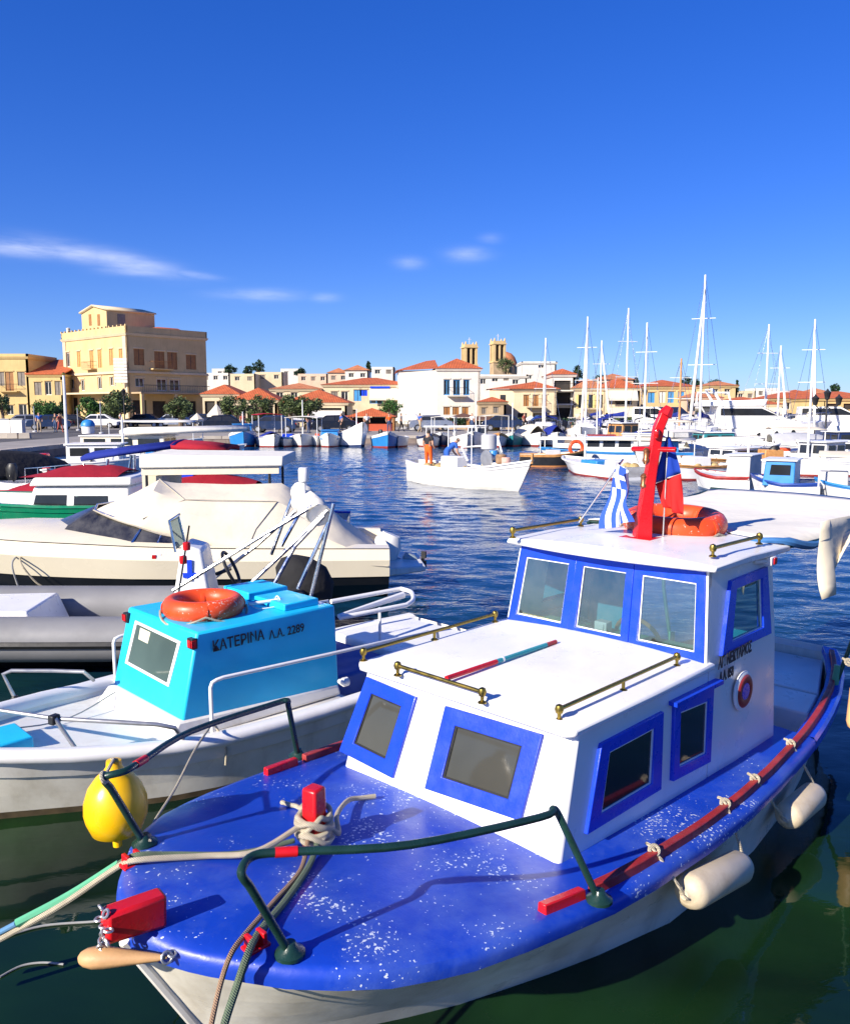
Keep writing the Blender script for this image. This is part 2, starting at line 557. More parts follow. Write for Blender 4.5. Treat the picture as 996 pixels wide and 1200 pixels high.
PEACH = paint('peach_fender_vinyl', (0.80, 0.46, 0.20), 0.45, 0.08, 4)
WOOD = paint('varnished_wood', (0.50, 0.24, 0.075), 0.45, 0.25, 6, fade=(.6, .42, .2), fade_amt=.3)
CANVAS_W = canvas('white_canvas', (0.80, 0.76, 0.66), fold=.3)
CANVAS_C = canvas('cream_canvas', (0.74, 0.66, 0.51), fold=.22)
CANVAS_R = canvas('red_canvas', (0.33, 0.012, 0.025), fold=.5)
CANVAS_B = canvas('blue_canvas', (0.015, 0.03, 0.24), fold=.5)
CANVAS_K = canvas('black_canvas', (0.02, 0.02, 0.022), fold=.8)
ROPE_W = rope_mat('pale_rope', (0.66, 0.58, 0.42), 55)
ROPE_G = rope_mat('green_rope', (0.16, 0.22, 0.14), 55)
ROPE_T = rope_mat('tan_rope', (0.42, 0.27, 0.17), 55)
HOSE = paint('green_hose', (0.10, 0.40, 0.22), 0.5, .15, 5)
PANE = glass('clear_pane', (0.50, 0.66, 0.69), 0.24, 0.03, gcol=(.62, .80, .86), dust=.05)
PANE_D = dark_glass('dusty_cabin_glass', (0.06, 0.06, 0.052))
PANE_K = dark_glass('dark_glass', (0.02, 0.022, 0.025))
SMOKE = glass('smoked_perspex', (0.05, 0.05, 0.055), 0.10, 0.08, gcol=(.7, .72, .75), dust=.08)
INK = paint('black_lettering', (0.012, 0.012, 0.02), .5, .1, 5)
RED_LENS = paint('red_lens', (0.5, 0.01, 0.01), 0.15, .1, 5)
GREEN_HULL = paint('green_hull_paint', (0.004, 0.20, 0.09), 0.3, .1, 2)
RED_BOT = paint('red_antifouling', (0.28, 0.035, 0.025), .7, .2, 3)
BLUE_L = paint('light_blue_paint', (0.03, 0.22, 0.55), .4, .1, 2)

# ------------------------------------------------------------------ water
def make_water():
    m, t, b = nodes_of('harbour_water')
    geo = t.nodes.new('ShaderNodeNewGeometry')
    sep = t.nodes.new('ShaderNodeSeparateXYZ'); lnk(t, geo.outputs['Position'], sep.inputs[0])
    mr = t.nodes.new('ShaderNodeMapRange'); mr.interpolation_type = 'SMOOTHSTEP'
    lnk(t, sep.outputs['Y'], mr.inputs['Value'])
    mr.inputs['From Min'].default_value = 4.0; mr.inputs['From Max'].default_value = 11.0
    mr.inputs['To Min'].default_value = 0.10; mr.inputs['To Max'].default_value = 1.0
    def nz(scale, detail, stretch, rot=0.35, dist=0.4):
        mp = t.nodes.new('ShaderNodeMapping'); mp.inputs['Scale'].default_value = stretch; mp.inputs['Rotation'].default_value = (0, 0, rot)
        lnk(t, geo.outputs['Position'], mp.inputs['Vector'])
        n = t.nodes.new('ShaderNodeTexNoise'); n.inputs['Scale'].default_value = scale; n.inputs['Detail'].default_value = detail
        n.inputs['Roughness'].default_value = .5; n.inputs['Distortion'].default_value = dist
        lnk(t, mp.outputs[0], n.inputs['Vector'])
        return n.outputs['Fac']
    def mt(op, a, c):
        n = t.nodes.new('ShaderNodeMath'); n.operation = op
        for i, v in enumerate((a, c)):
            if isinstance(v, (int, float)): n.inputs[i].default_value = v
            else: lnk(t, v, n.inputs[i])
        return n.outputs[0]
    h = mt('ADD', mt('MULTIPLY', nz(5.5, 3, (.7, 1.15, 1)), 1.0), mt('MULTIPLY', nz(13, 3, (.6, 1.2, 1), -.2), .3))
    calm = t.nodes.new('ShaderNodeMapRange'); lnk(t, nz(.05, 3, (.6, 1.6, 1)), calm.inputs['Value'])
    calm.inputs['From Min'].default_value = .38; calm.inputs['From Max'].default_value = .6
    calm.inputs['To Min'].default_value = .5; calm.inputs['To Max'].default_value = 1.0
    h = mt('MULTIPLY', mt('MULTIPLY', h, mr.outputs[0]), calm.outputs[0])
    bm_ = t.nodes.new('ShaderNodeBump'); bm_.inputs['Strength'].default_value = 1.0; bm_.inputs['Distance'].default_value = 0.02
    lnk(t, h, bm_.inputs['Height']); lnk(t, bm_.outputs[0], b.inputs['Normal'])
    g = nz(.6, 4, (1, 1, 1))
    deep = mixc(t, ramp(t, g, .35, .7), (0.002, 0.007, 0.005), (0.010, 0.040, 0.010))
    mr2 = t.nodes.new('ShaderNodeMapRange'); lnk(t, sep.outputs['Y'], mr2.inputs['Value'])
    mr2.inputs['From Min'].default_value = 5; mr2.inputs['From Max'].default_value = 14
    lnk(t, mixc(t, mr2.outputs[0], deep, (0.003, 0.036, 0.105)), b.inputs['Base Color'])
    b.inputs['Roughness'].default_value = 0.035
    b.inputs['IOR'].default_value = 1.333
    return m
import numpy as np
def water_mesh():
    rs = np.random.RandomState(3)
    xs = np.arange(-24.0, 36.01, 0.12); ys = np.concatenate([np.arange(1.0, 26, 0.075), np.arange(26, 64.01, 0.14)])
    X, Y = np.meshgrid(xs, ys)
    Z = np.zeros_like(X)
    N = 44
    lam = np.exp(rs.uniform(math.log(0.30), math.log(2.6), N))
    th = math.radians(70) + rs.normal(0, .75, N)
    for l, t_ in zip(lam, th):
        k = 2 * math.pi / l
        sl = 0.092 * math.sqrt(2.0 / N) * (1.25 if l < .9 else .7)
        ph = k * (X * math.cos(t_) + Y * math.sin(t_)) + rs.uniform(0, 6.28)
        Z += sl / k * (np.sin(ph) + .18 * np.sin(2 * ph))
    # gusts and calmer patches, sheltered water between the moored boats
    g = .72 + .28 * np.sin(X * .21 + .8 * np.sin(Y * .13)) * np.sin(Y * .27 + 1.1)
    s_ = np.clip((Y + .25 * X - 4.0) / 8.0, 0, 1); s_ = s_ * s_ * (3 - 2 * s_)
    e = np.minimum(np.minimum((X - xs[0]), (xs[-1] - X)), np.minimum((Y - ys[0]), (ys[-1] - Y))); e = np.clip(e / 1.5, 0, 1)
    Z *= g * (.10 + .90 * s_) * e
    nx, ny = len(xs), len(ys)
    co = np.stack([X, Y, Z], -1).reshape(-1, 3)
    i = np.arange(nx * ny).reshape(ny, nx)
    q = np.stack([i[:-1, :-1], i[:-1, 1:], i[1:, 1:], i[1:, :-1]], -1).reshape(-1, 4)
    # the flat sea around the detailed patch
    x0, x1, y0, y1 = xs[0], xs[-1], ys[0], ys[-1]
    ex = np.array([(-600, -30), (600, -30), (600, 2500), (-600, 2500), (x0, y0), (x1, y0), (x1, y1), (x0, y1)], float)
    n0 = len(co)
    co = np.concatenate([co, np.concatenate([ex, np.zeros((8, 1))], 1)])
    q2 = np.array([(0, 1, 5, 4), (1, 2, 6, 5), (2, 3, 7, 6), (3, 0, 4, 7)]) + n0
    q = np.concatenate([q, q2])
    me = bpy.data.meshes.new('water')
    me.vertices.add(len(co)); me.vertices.foreach_set('co', co.astype(np.float32).ravel())
    me.loops.add(q.size); me.loops.foreach_set('vertex_index', q.astype(np.int32).ravel())
    me.polygons.add(len(q)); me.polygons.foreach_set('loop_start', (np.arange(len(q)) * 4).astype(np.int32))
    me.polygons.foreach_set('use_smooth', np.ones(len(q), bool))
    me.update(calc_edges=True)
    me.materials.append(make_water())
    return me
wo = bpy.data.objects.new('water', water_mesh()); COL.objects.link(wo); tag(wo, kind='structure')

# ------------------------------------------------------------------ quay, road and rising ground
QZ = 0.55
QUAY = paint('quay_concrete', (0.30, 0.275, 0.24), .85, .18, .6, fade=(.20, .18, .16), fade_amt=.4, grain=.4, coord='Object')
QFACE = paint('quay_stone_face', (0.26, 0.20, 0.165), .85, .3, .8, streak=((.05, .05, .04), .7), grain=.5)
ROAD = paint('promenade_paving', (0.23, 0.20, 0.17), .85, .12, .5, grain=.3)
EARTH = paint('dry_earth', (0.20, 0.16, 0.10), .9, .3, .05)
QX = -20.7
edge = [(QX, 26), (QX, 61), (QX + 4, 62.5), (22, 66), (50, 74), (150, 80)]
back = [(150, 240), (-150, 240), (-150, 26)]
mb = MB()
mb.add([(x, y, QZ) for x, y in edge] + [(x, y, QZ) for x, y in back], [tuple(range(len(edge) + len(back)))])
mb.build('quay', QUAY, kind='structure')
mb = MB()
for (x0, y0), (x1, y1) in zip(edge, edge[1:]):
    mb.add([(x0, y0, -1.5), (x1, y1, -1.5), (x1, y1, QZ - .003), (x0, y0, QZ - .003)], [(0, 1, 2, 3)])
mb.add([(QX, 26, -1.5), (QX, 26, QZ - .003), (-150, 26, QZ - .003), (-150, 26, -1.5)], [(0, 1, 2, 3)])
mb.build('quay_wall', QFACE, kind='structure')
# kerb stones along the quay edge, pale coping
mb = MB()
for (x0, y0), (x1, y1) in zip(edge, edge[1:]):
    d = Vector((x1 - x0, y1 - y0, 0)); L = d.length; d.normalize(); n = Vector((-d.y, d.x, 0))
    k = max(1, int(L / 1.6))
    for i in range(k):
        a = Vector((x0, y0, 0)) + d * (L * i / k + .02); c = Vector((x0, y0, 0)) + d * (L * (i + 1) / k - .02)
        q = [a - n * .04, c - n * .04, c + n * .5, a + n * .5]
        mb.hexa([p + Vector((0, 0, QZ - .18)) for p in q], [p + Vector((0, 0, QZ + .05 + random.uniform(-.008, .008))) for p in q])
mb.build('coping_stones', paint('coping_stone', (.42, .37, .31), .85, .2, 1.0), kind='structure')
mb = MB()
rows = [(96, QZ + .02), (118, .9), (150, 1.6), (200, 3.2), (300, 3.6), (2500, 4)]
xs = [-900, -400, -160, -100, -60, -20, 20, 60, 100, 160, 400, 900]
mb.loft([[(x, y, z + (0 if z < 1 else mnoise.noise((x * .02, y * .01, 3)) * 1.2)) for x in xs] for y, z in rows])
mb.build('terrain', EARTH, kind='structure')
mb = MB()
mb.add([(-34, 30, QZ + .004), (-26, 30, QZ + .004), (-26, 84, QZ + .004), (-34, 84, QZ + .004)], [(0, 1, 2, 3)])
mb.build('road', paint('asphalt_road', (.085, .08, .075), .9, .2, .7), kind='structure')

# ------------------------------------------------------------------ generic hull
def hull_rings(L, plan, sheer, wl, rake, draft, n=22, rows=((-1, .05), (-.45, .8), (0, 1), (.25, None), (.5, None), (.75, None), (1, None))):
    """rings of one station each, from the near gunwale down to the keel and up again; wl(u) = waterline breadth / deck breadth"""
    out = []
    for i in range(n + 1):
        u = (i / n) ** 1.35
        x = L * u; b = plan(u); zs = sheer(u); w = wl(u)
        half = []
        for zf, yf in rows:
            z = zf * draft if zf < 0 else zf * zs
            if zf < 0: y = b * w * yf
            elif zf == 0: y = b * w
            else: y = b * (w + (1 - w) * zf ** .8)
            xx = x + rake * (1 - (z + draft) / (zs + draft)) * (1 - u) ** 3
            half.append((xx, y, z))
        ring = [(p[0], -p[1], p[2]) for p in reversed(half)] + half
        out.append(ring)
    return out
def hull_bands(rings, mats_idx, mb):
    """mats_idx: one index per band counted from the gunwale down, mirrored"""
    n = len(rings[0]); h = n // 2
    for j in range(n - 1):
        k = j if j < h else n - 2 - j
        mb.cur = mats_idx[min(k, len(mats_idx) - 1)]
        mb.loft([[r[j], r[j + 1]] for r in rings])
    mb.cur = 0
    return mb
def transom(mb, ring):
    n = len(ring)
    mb.add(ring, [tuple(range(n))])

def frame_ring(mb, c, fu, fv, nrm, th):
    """picture-frame ring on quad c (4 corners in order); inner edge at bilinear inset fu, fv; thickness th along nrm"""
    c = [Vector(p) for p in c]; nrm = Vector(nrm).normalized() * th
    B = lambda u, v: c[0] * (1 - u) * (1 - v) + c[1] * u * (1 - v) + c[2] * u * v + c[3] * (1 - u) * v
    inn = [B(fu, fv), B(1 - fu, fv), B(1 - fu, 1 - fv), B(fu, 1 - fv)]
    vs = c + inn + [p + nrm for p in c] + [p + nrm for p in inn]
    fs = []
    for i in range(4):
        j = (i + 1) % 4
        fs += [(i, j, 4 + j, 4 + i), (8 + i, 12 + i, 12 + j, 8 + j), (i, 8 + i, 8 + j, j), (4 + i, 4 + j, 12 + j, 12 + i)]
    mb.add(vs, fs)
    return inn

# ================================================================== MAIN BOAT
ANG = math.radians(45.2)
sA, cA = math.cos(ANG), math.sin(ANG)
bo = Vector((1.2 * sA - 2.80 * cA, 1.2 * cA + 2.80 * sA, 0))
FR = Frame(bo, ANG)
def m_sheer(x):
    return table([(0, .72), (.5, .685), (1, .63), (1.7, .575), (2.6, .53), (3.5, .505), (4.5, .51), (5.3, .535), (6.1, .60)], x)
PLAN = [(.07, .03), (.09, .09), (.12, .17), (.16, .255), (.2, .325), (.28, .44), (.36, .555), (.49, .68), (.64, .785), (.8, .85), (.95, .90), (1.2, .95), (1.4, .98),
        (1.7, 1.02), (2, 1.04), (2.5, 1.045), (3, 1.03), (3.5, .99), (4, .94), (4.25, .91), (4.7, .84), (5.2, .735), (5.6, .62), (5.9, .50), (6.1, .40)]
def m_plan(x):
    return table(PLAN, x)
boat = thing('fishing_boat', 'small wooden fishing boat with royal blue deck and white cabin with blue window frames', 'boat', (bo.x, bo.y, 0), ANG)
LB = 6.1
rings = []
XS = [p[0] for p in PLAN]
ROWS = ((-.38, .04), (-.18, .62), (0, 1), (.2, None), (.4, None), (.6, None), (.8, None), (1, None))
for x in XS:
    b = m_plan(x) - .015; zs = m_sheer(x) - .05; u = x / LB
    w = table([(0, .25), (.08, .30), (.2, .55), (.4, .84), (.6, .90), (.85, .80), (1, .6)], u)
    half = []
    for zf, yf in ROWS:
        z = zf if zf < 0 else zf * zs
        y = b * w * yf if yf else (b * w if zf == 0 else b * (w + (1 - w) * zf ** 1.15))
        if zf == 0: y = b * w
        k = (1 - (z + .38) / (zs + .38))
        xx = x + .62 * k * max(0, 1 - u * 1.6) ** 3 - .25 * k * max(0, (u - .7) / .3) ** 2
        half.append((xx, max(y, .012), z))
    rings.append([(p[0], -p[1], p[2]) for p in reversed(half)] + half)
mb = MB()
hull_bands(rings, [0, 0, 0, 0, 0, 1, 1, 1], mb)
transom(mb, rings[-1]); mb.add(rings[0], [tuple(range(len(rings[0])))])
hull = mb.build('hull', [CREAM_HULL, paint('dark_antifouling', (.03, .035, .03), .8, .3, 4)], boat, angle=50)
# stem post (pale wood edge of the bow)
mb = MB()
st = [Vector(((rings[0][i][0] - .012), 0, rings[0][i][2])) for i in range(len(rings[0]) // 2)]
mb.tube(st, .022, 8)
mb.build('stem_post', WHITE_OLD, hull)
# deck with rolled lip
def deck_ring(x, lip=.028):
    b = m_plan(x); z = m_sheer(x)
    pr = [(-b + .01, z - .085), (-b - lip * .8, z - .08), (-b - lip, z - .045), (-b - lip * .7, z - .012), (-b + .02, z)]
    mid = [(b * q, z + .028 * (1 - q * q)) for q in (-.8, -.5, -.2, 0, .2, .5, .8)]
    return [(x, y, zz) for y, zz in pr] + [(x, y, zz) for y, zz in mid] + [(x, -y, zz) for y, zz in reversed(pr)]
mb = MB()
dx = [x for x in XS if x < 4.2] + [4.22]
dr = [deck_ring(x) for x in dx]
mb.loft(dr)
mb.add(dr[0], [tuple(range(len(dr[0])))]); mb.add(dr[-1], [tuple(range(len(dr[-1])))])
mb.build('deck', BLUE_DECK, boat, angle=60)
# gunwale aft of the deck: blue outer band with white capping, and cockpit lining
mb = MB()
ax_ = [4.22, 4.5, 4.8, 5.2, 5.6, 5.9, 6.1]
for sg in (-1, 1):
    mb.loft([[(x, sg * (m_plan(x) + q), m_sheer(x) + z) for q, z in ((-.01, -.085), (.026, -.08), (.028, -.02), (.01, .0), (-.10, .004), (-.105, -.05))] for x in ax_])
mb.build('gunwale', BLUE, boat)
mb = MB()
rg = []
for x in ax_:
    b = m_plan(x) - .10; z = m_sheer(x)
    rg.append([(x, -b, z + .008), (x, -b + .02, .17), (x, b - .02, .17), (x, b, z + .008)])
mb.loft(rg); mb.add(rg[-1], [(0, 1, 2, 3)])
mb.build('cockpit_lining', WHITE, boat)
mb = MB()
# U-shaped bench round the stern
for sg in (-1, 1):
    q = []
    for x in (4.62, 5.1):
        b = m_plan(x) - .125
        q.append((x, b))
    (xa, ba), (xb, bb) = q
    wd = .34 if sg < 0 else .30
    bot = [(xa, sg * ba, .18), (xb, sg * bb, .18), (xb, sg * (bb - wd), .18), (xa, sg * (ba - wd), .18)]
    mb.hexa(bot, [(p[0] + (.03 if i in (0, 3) else 0), p[1], .50) for i, p in enumerate(bot)])
b1, b2 = m_plan(5.12) - .125, m_plan(6.0) - .11
mb.hexa([(5.12, -b1, .18), (6.02, -b2, .18), (6.02, b2, .18), (5.12, b1, .18)], [(5.12, -b1, .503), (6.02, -b2, .503), (6.02, b2, .503), (5.12, b1, .503)])
mb.build('cockpit_bench', WHITE, boat, bevel=.012)
# red toe rails
def rail_strip(x0, x1, sg, mat, w=.045, h=.042, inset=.05):
    n = max(2, int((x1 - x0) / .15)); rs = []
    for i in range(n + 1):
        x = lerp(x0, x1, i / n); b = (m_plan(x) - inset) * sg; z = m_sheer(x)
        rs.append([(x, b - w / 2, z - .004), (x, b + w / 2, z - .004), (x, b + w * .42, z + h), (x, b - w * .42, z + h)])
    m_ = MB(); m_.loft(rs, True, True, True)
    return m_.build('toe_rail', mat, boat, bevel=.005)
xf = FR.P(655, 1080, m_sheer(1.3)).x
xp = FR.P(703, 1056, m_sheer(1.6)).x
rail_strip(xf, xp - .03, -1, RED); rail_strip(xp + .03, 5.95, -1, RED_OLD)
xp2 = FR.P(345, 888, .6).x
rail_strip(xp2 - .26, xp2 - .03, 1, RED); rail_strip(xp2 + .03, 5.95, 1, RED_OLD)

# -------------------------------------------------- cabin trunk
HWB, HWT = .745, .715
zT = 1.155
TB = lambda x, sg: (x, sg * HWB, m_sheer(x) - .02)
mb = MB()
f_b = 1.70; f_t = 1.875
# deck-to-roof shell of the forward cabin (tapered, front raked)
mb.hexa([(f_b, -HWB, .54), (3.16, -HWB + .01, .48), (3.16, HWB - .01, .48), (f_b, HWB, .54)],
        [(f_t, -HWT, zT), (3.16, -HWT, zT + .02), (3.16, HWT, zT + .02), (f_t, HWT, zT)])
cabin = mb.build('cabin', WHITE, boat, bevel=.025)
mb = MB()
def roof_ring(x, hw, z, th=.035, camber=.03):
    top = [(x, hw * q, z + camber * (1 - q * q)) for q in (-1, -.8, -.5, -.2, 0, .2, .5, .8, 1)]
    return top + [(x, hw, z - th), (x, -hw, z - th)]
rr = [roof_ring(1.80 + .0, HWT - .02, zT + .012), roof_ring(1.83, HWT + .025, zT + .02), roof_ring(2.5, HWT + .03, zT + .026), roof_ring(3.17, HWT + .03, zT + .035)]
mb.loft(rr, True, True, True)
mb.build('cabin_roof', WHITE, boat, bevel=.012)
# cabin windows: proud blue frames with dusty panes
def quad_front(pix):
    out = []
    for px, py in pix:
        # intersect with the raked front face by iteration on its slope
        x = 1.78
        for _ in range(6):
            p = FR.RX(px, py, x); x = f_b + (f_t - f_b) * (p.z - .54) / (zT - .54)
        out.append(FR.RX(px, py, x))
    return out
def cabin_window(c, nrm, fu, fv, mat, pane=PANE_D, th=.02):
    m_ = MB()
    nrm = Vector(nrm).normalized()
    inn = frame_ring(m_, [p - nrm * .012 for p in c], fu, fv, nrm, th + .012)
    w = m_.build('window', mat, boat, bevel=.004)
    m2 = MB(); m2.add([p + nrm * .018 for p in inn], [(0, 1, 2, 3)])
    m2.build('pane', pane, w)
    m3 = MB(); frame_ring(m3, [p + nrm * .019 for p in inn], .03, .03, nrm, .005)
    m3.build('gasket', BLACK if pane is PANE_D else WHITE, w)
    return w
nf = Vector((-(zT - .54), 0, (f_t - f_b)))
cabin_window(quad_front([(400, 880), (462, 912), (490, 817), (432, 793)]), nf, .20, .17, BLUE)
cabin_window(quad_front([(500, 924), (612, 962), (638, 861), (524, 827)]), nf, .155, .19, BLUE_WORN)
side = lambda px, py, d=0: FR.RY(px, py, -.74 + d)
ns = Vector((0, -1, .05))
def on_side(pix):
    out = []
    for px, py in pix:
        y = -.73
        for _ in range(5):
            p = FR.RY(px, py, y); y = -(HWB + (HWT - HWB) * (p.z - .5) / (zT - .5))
        out.append(FR.RY(px, py, y))
    return out
def cwin(pix, mat, pane, fu=.15, fv=.15):
    c = on_side(pix)
    return cabin_window(c, ns, fu, fv, mat, pane)
cwin([(684, 977), (771, 924), (774, 833), (701, 871)], BLUE, PANE_K)
cwin([(785, 915), (829, 892), (833, 805), (787, 823)], BLUE, PANE_K)
m_ = MB(); c = on_side([(783, 824), (838, 802)]); m_.box(((c[0].x + c[1].x) / 2, c[0].y - .02, (c[0].z + c[1].z) / 2 + .012), ((c[1].x - c[0].x), .06, .022))
m_.build('drip_ledge', BLUE, boat)

# -------------------------------------------------- wheelhouse (hollow, glazed)
wx0, wx1 = 3.13, 4.05           # front foot, aft wall
wtx = 3.21                      # front top
zB, zR = 1.17, 1.70
hw0, hw1 = .715, .665
mb = MB()
# side walls: lower part (below trunk-roof level) plus the glazed upper part
c_sw = [FR.RY(px, py, -.69) for px, py in ((838, 768), (896, 741), (899, 664), (856, 681))]
zlo = m_sheer(3.6) - .03
def side_wall(sg):
    P00, P10 = (3.15, sg * HWB * .985, zlo), (wx1, sg * .735, zlo)
    P11, P01 = (wx1, sg * .71, zB), (3.15, sg * HWT, zB)
    wall_holes(mb, P00, P10, P11, P01, [], .03, (0, -sg, 0))
    Q00, Q10, Q11, Q01 = (wx0 - .01, sg * hw0, zB), (wx1, sg * .71, zB), (wx1, sg * hw1, zR), (wtx - .01, sg * hw1, zR)
    h = (.36, .16, .84, .80)
    B = wall_holes(mb, Q00, Q10, Q11, Q01, [h], .03, (0, -sg, 0))
    return [B(h[0], h[1]), B(h[2], h[1]), B(h[2], h[3]), B(h[0] + .05, h[3])]
qn = side_wall(-1); qf = side_wall(1)
# front wall with three openings
holes = [(.045, .10, .335, .90), (.36, .10, .64, .90), (.665, .10, .955, .90)]
BF = wall_holes(mb, (wx0, hw0, zB), (wx0, -hw0, zB), (wtx, -hw1, zR), (wtx, hw1, zR), holes, .03, (1, 0, 0))
# aft wall, doorway open on the starboard side
wall_holes(mb, (wx1, -.71, zlo), (wx1, .71, zlo), (wx1, hw1, zR), (wx1, -hw1, zR), [(.36, .0001, .68, .92)], .03, (-1, 0, 0))
wh = mb.build('wheelhouse', WHITE, boat, bevel=.006)
mb = MB()
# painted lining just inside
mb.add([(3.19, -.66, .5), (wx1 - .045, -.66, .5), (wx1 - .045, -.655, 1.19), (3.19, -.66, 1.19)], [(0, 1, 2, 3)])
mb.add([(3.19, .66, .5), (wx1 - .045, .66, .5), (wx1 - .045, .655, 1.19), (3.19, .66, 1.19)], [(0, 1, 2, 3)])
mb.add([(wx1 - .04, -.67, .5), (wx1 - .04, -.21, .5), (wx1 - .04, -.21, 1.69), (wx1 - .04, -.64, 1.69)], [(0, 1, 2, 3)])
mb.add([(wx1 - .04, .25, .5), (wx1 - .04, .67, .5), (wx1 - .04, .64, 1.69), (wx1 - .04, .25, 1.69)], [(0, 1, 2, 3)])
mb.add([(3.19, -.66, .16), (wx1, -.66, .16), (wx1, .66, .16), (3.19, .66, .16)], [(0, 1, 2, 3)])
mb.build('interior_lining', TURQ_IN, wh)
mb = MB(); mb.box((3.34, 0, 1.16), (.26, 1.28, .03)); mb.build('dashboard', paint('green_dash', (.05, .32, .22), .6), wh)
mb = MB(); mb.box((3.34, .10, 1.215), (.07, .09, .07)); mb.box((3.30, .10, 1.22), (.01, .06, .04)); mb.build('instrument_box', WHITE, wh, bevel=.006)
mb = MB(); mb.tube(spline([(3.33, .16, 1.18), (3.3, .22, 1.22), (3.34, .27, 1.2), (3.3, .24, 1.26), (3.32, .18, 1.23)]), .006, 6); mb.build('cable', WHITE, wh)
mb = MB(); mb.torus((3.52, -.05, 1.12), .16, .014, 28, 8, Matrix.Rotation(math.radians(70), 3, 'Y')); mb.tube([(3.40, -.05, 1.05), (3.52, -.05, 1.12)], .015); mb.build('steering_wheel', WOOD, wh)
# blue frames and panes
fn = Vector((-(zR - zB), 0, wtx - wx0)).normalized()
for k, (u0, v0, u1, v1) in enumerate(holes):
    o0, o1 = u0 - (.035 if k == 0 else .0125), u1 + (.035 if k == 2 else .0125)
    c = [BF(o0, -.005), BF(o1, -.005), BF(o1, .985), BF(o0, .985)]
    m_ = MB(); inn = frame_ring(m_, [p - fn * .004 for p in c], .125, .135, fn, .024 + .004 * (k % 2))
    w = m_.build('window', BLUE if k else BLUE, boat, bevel=.004)
    m2 = MB(); m2.add([p + fn * .006 for p in inn], [(0, 1, 2, 3)]); m2.build('pane', PANE, w)
    m3 = MB(); frame_ring(m3, [p + fn * .007 for p in inn], .018, .02, fn, .006); m3.build('putty_bead', WHITE, w)
for sg, q in ((-1, qn), (1, qf)):
    nn = Vector((0, sg, .08)).normalized()
    c4 = c_sw if sg < 0 else [Vector((p.x, -p.y, p.z)) for p in c_sw]
    cc = [Vector((p.x, sg * (hw0 + (hw1 - hw0) * (p.z - zB) / (zR - zB)), p.z)) for p in c4]
    m_ = MB(); inn = frame_ring(m_, [p - nn * .004 for p in cc], .17, .14, nn, .026)
    w = m_.build('window', BLUE, boat, bevel=.004)
    m2 = MB(); m2.add([p + nn * .004 for p in inn], [(0, 1, 2, 3)]); m2.build('pane', PANE, w)
    m3 = MB(); frame_ring(m3, [p + nn * .005 for p in inn], .02, .02, nn, .008); m3.build('putty_bead', WHITE, w)
# wheelhouse roof with bowed front edge
mb = MB()
rr = []
for q in (-1, -.85, -.6, -.3, 0, .3, .6, .85, 1):
    y = q * .735
    xf_ = 3.04 + .09 * q * q
    zz = zR + .025 + .045 * (1 - q * q)
    rr.append([(xf_, y, zz - .012), (xf_ + .02, y, zz + .012), (3.6, y, zz + .025), (4.16, y, zz + .012), (4.18, y, zz - .012), (4.16, y, zR + .004), (xf_ + .02, y, zR + .004)])
mb.loft(rr, True, True, True)
mb.build('wheelhouse_roof', WHITE, boat, bevel=.008)
# porthole ring painted red and blue
cpt = FR.RY(869, 809, -.735)
mb = MB(); mb.torus((cpt.x, -.742, cpt.z), .098, .022, 32, 10, Matrix.Rotation(math.pi / 2, 3, 'X'), .6); ring = mb.build('porthole_rim', WHITE, boat)
mb = MB(); mb.torus((cpt.x, -.752, cpt.z), .072, .030, 32, 10, Matrix.Rotation(math.pi / 2, 3, 'X'), .35); mb.build('red_ring', RED_OLD, ring)
mb = MB(); mb.lathe([(.05, -.008), (.05, .006)], (cpt.x, -.752, cpt.z), 24, 'y'); mb.build('blue_disc', BLUE, ring)
# lettering on the wheelhouse side
p = FR.RY(840, 784, -.735); p2 = FR.RY(890, 754, -.735)
d = (p2 - p); ux = Vector((d.x, 0, d.z))
text_part('boat_name', 'ΑΓ. ΝΕΚΤΑΡΙΟΣ', .088, INK, boat, basis((p.x, -.7415, p.z), (1, 0, .04), (0, 0, 1)) @ Matrix.Diagonal((.66, 1, 1, 1)), .003)
p = FR.RY(841, 800, -.735)
text_part('registration_number', 'Λ.Α. 858', .08, INK, boat, basis((p.x, -.7425, p.z), (1, 0, .04), (0, 0, 1)) @ Matrix.Diagonal((.62, 1, 1, 1)), .003)
# brass handrails
def handrail(pts, posts, name='handrail', r=.0105, drop=.055, par=None):
    m_ = MB(); m_.tube(pts, r, 10)
    for e in (pts[0], pts[-1]):
        m_.lathe([(.004, -.024), (.016, -.018), (.022, 0), (.016, .018), (.004, .024)], e, 10)
    for q in posts:
        m_.tube([Vector(q) - Vector((0, 0, drop)), q], .009, 8)
        m_.lathe([(.022, 0), (.022, .006), (.012, .012)], Vector(q) - Vector((0, 0, drop)), 10)
    return m_.build(name, BRASS, boat)
zt = zT + .03
def rp(px, py, z): return FR.P(px, py, z)
a, b_ = rp(652, 830, zt + .045), rp(796, 770, zt + .06)
a.y = b_.y = (a.y + b_.y) / 2
handrail([a, a.lerp(b_, .5), b_], [a, a.lerp(b_, .5), b_])
a, b_ = rp(424, 763, zt + .045), rp(582, 720, zt + .06)
a.y = b_.y = (a.y + b_.y) / 2
handrail([a, a.lerp(b_, .5), b_], [a, a.lerp(b_, .5), b_])
a, b_ = rp(466, 780, zt + .06), rp(565, 811, zt + .06)
handrail([a, a.lerp(b_, .5), b_], [a, b_])
zr = zR + .07
a, b_ = rp(841, 643, zr + .045), rp(884, 628, zr + .045); a.y = b_.y = (a.y + b_.y) / 2
handrail([a, b_], [a, b_], r=.011, drop=.05)
a2, b2_ = Vector((a.x - .25, -a.y - .03, a.z)), Vector((b_.x - .1, -a.y - .03, a.z))
handrail([a2, b2_], [a2, b2_], r=.011, drop=.05)

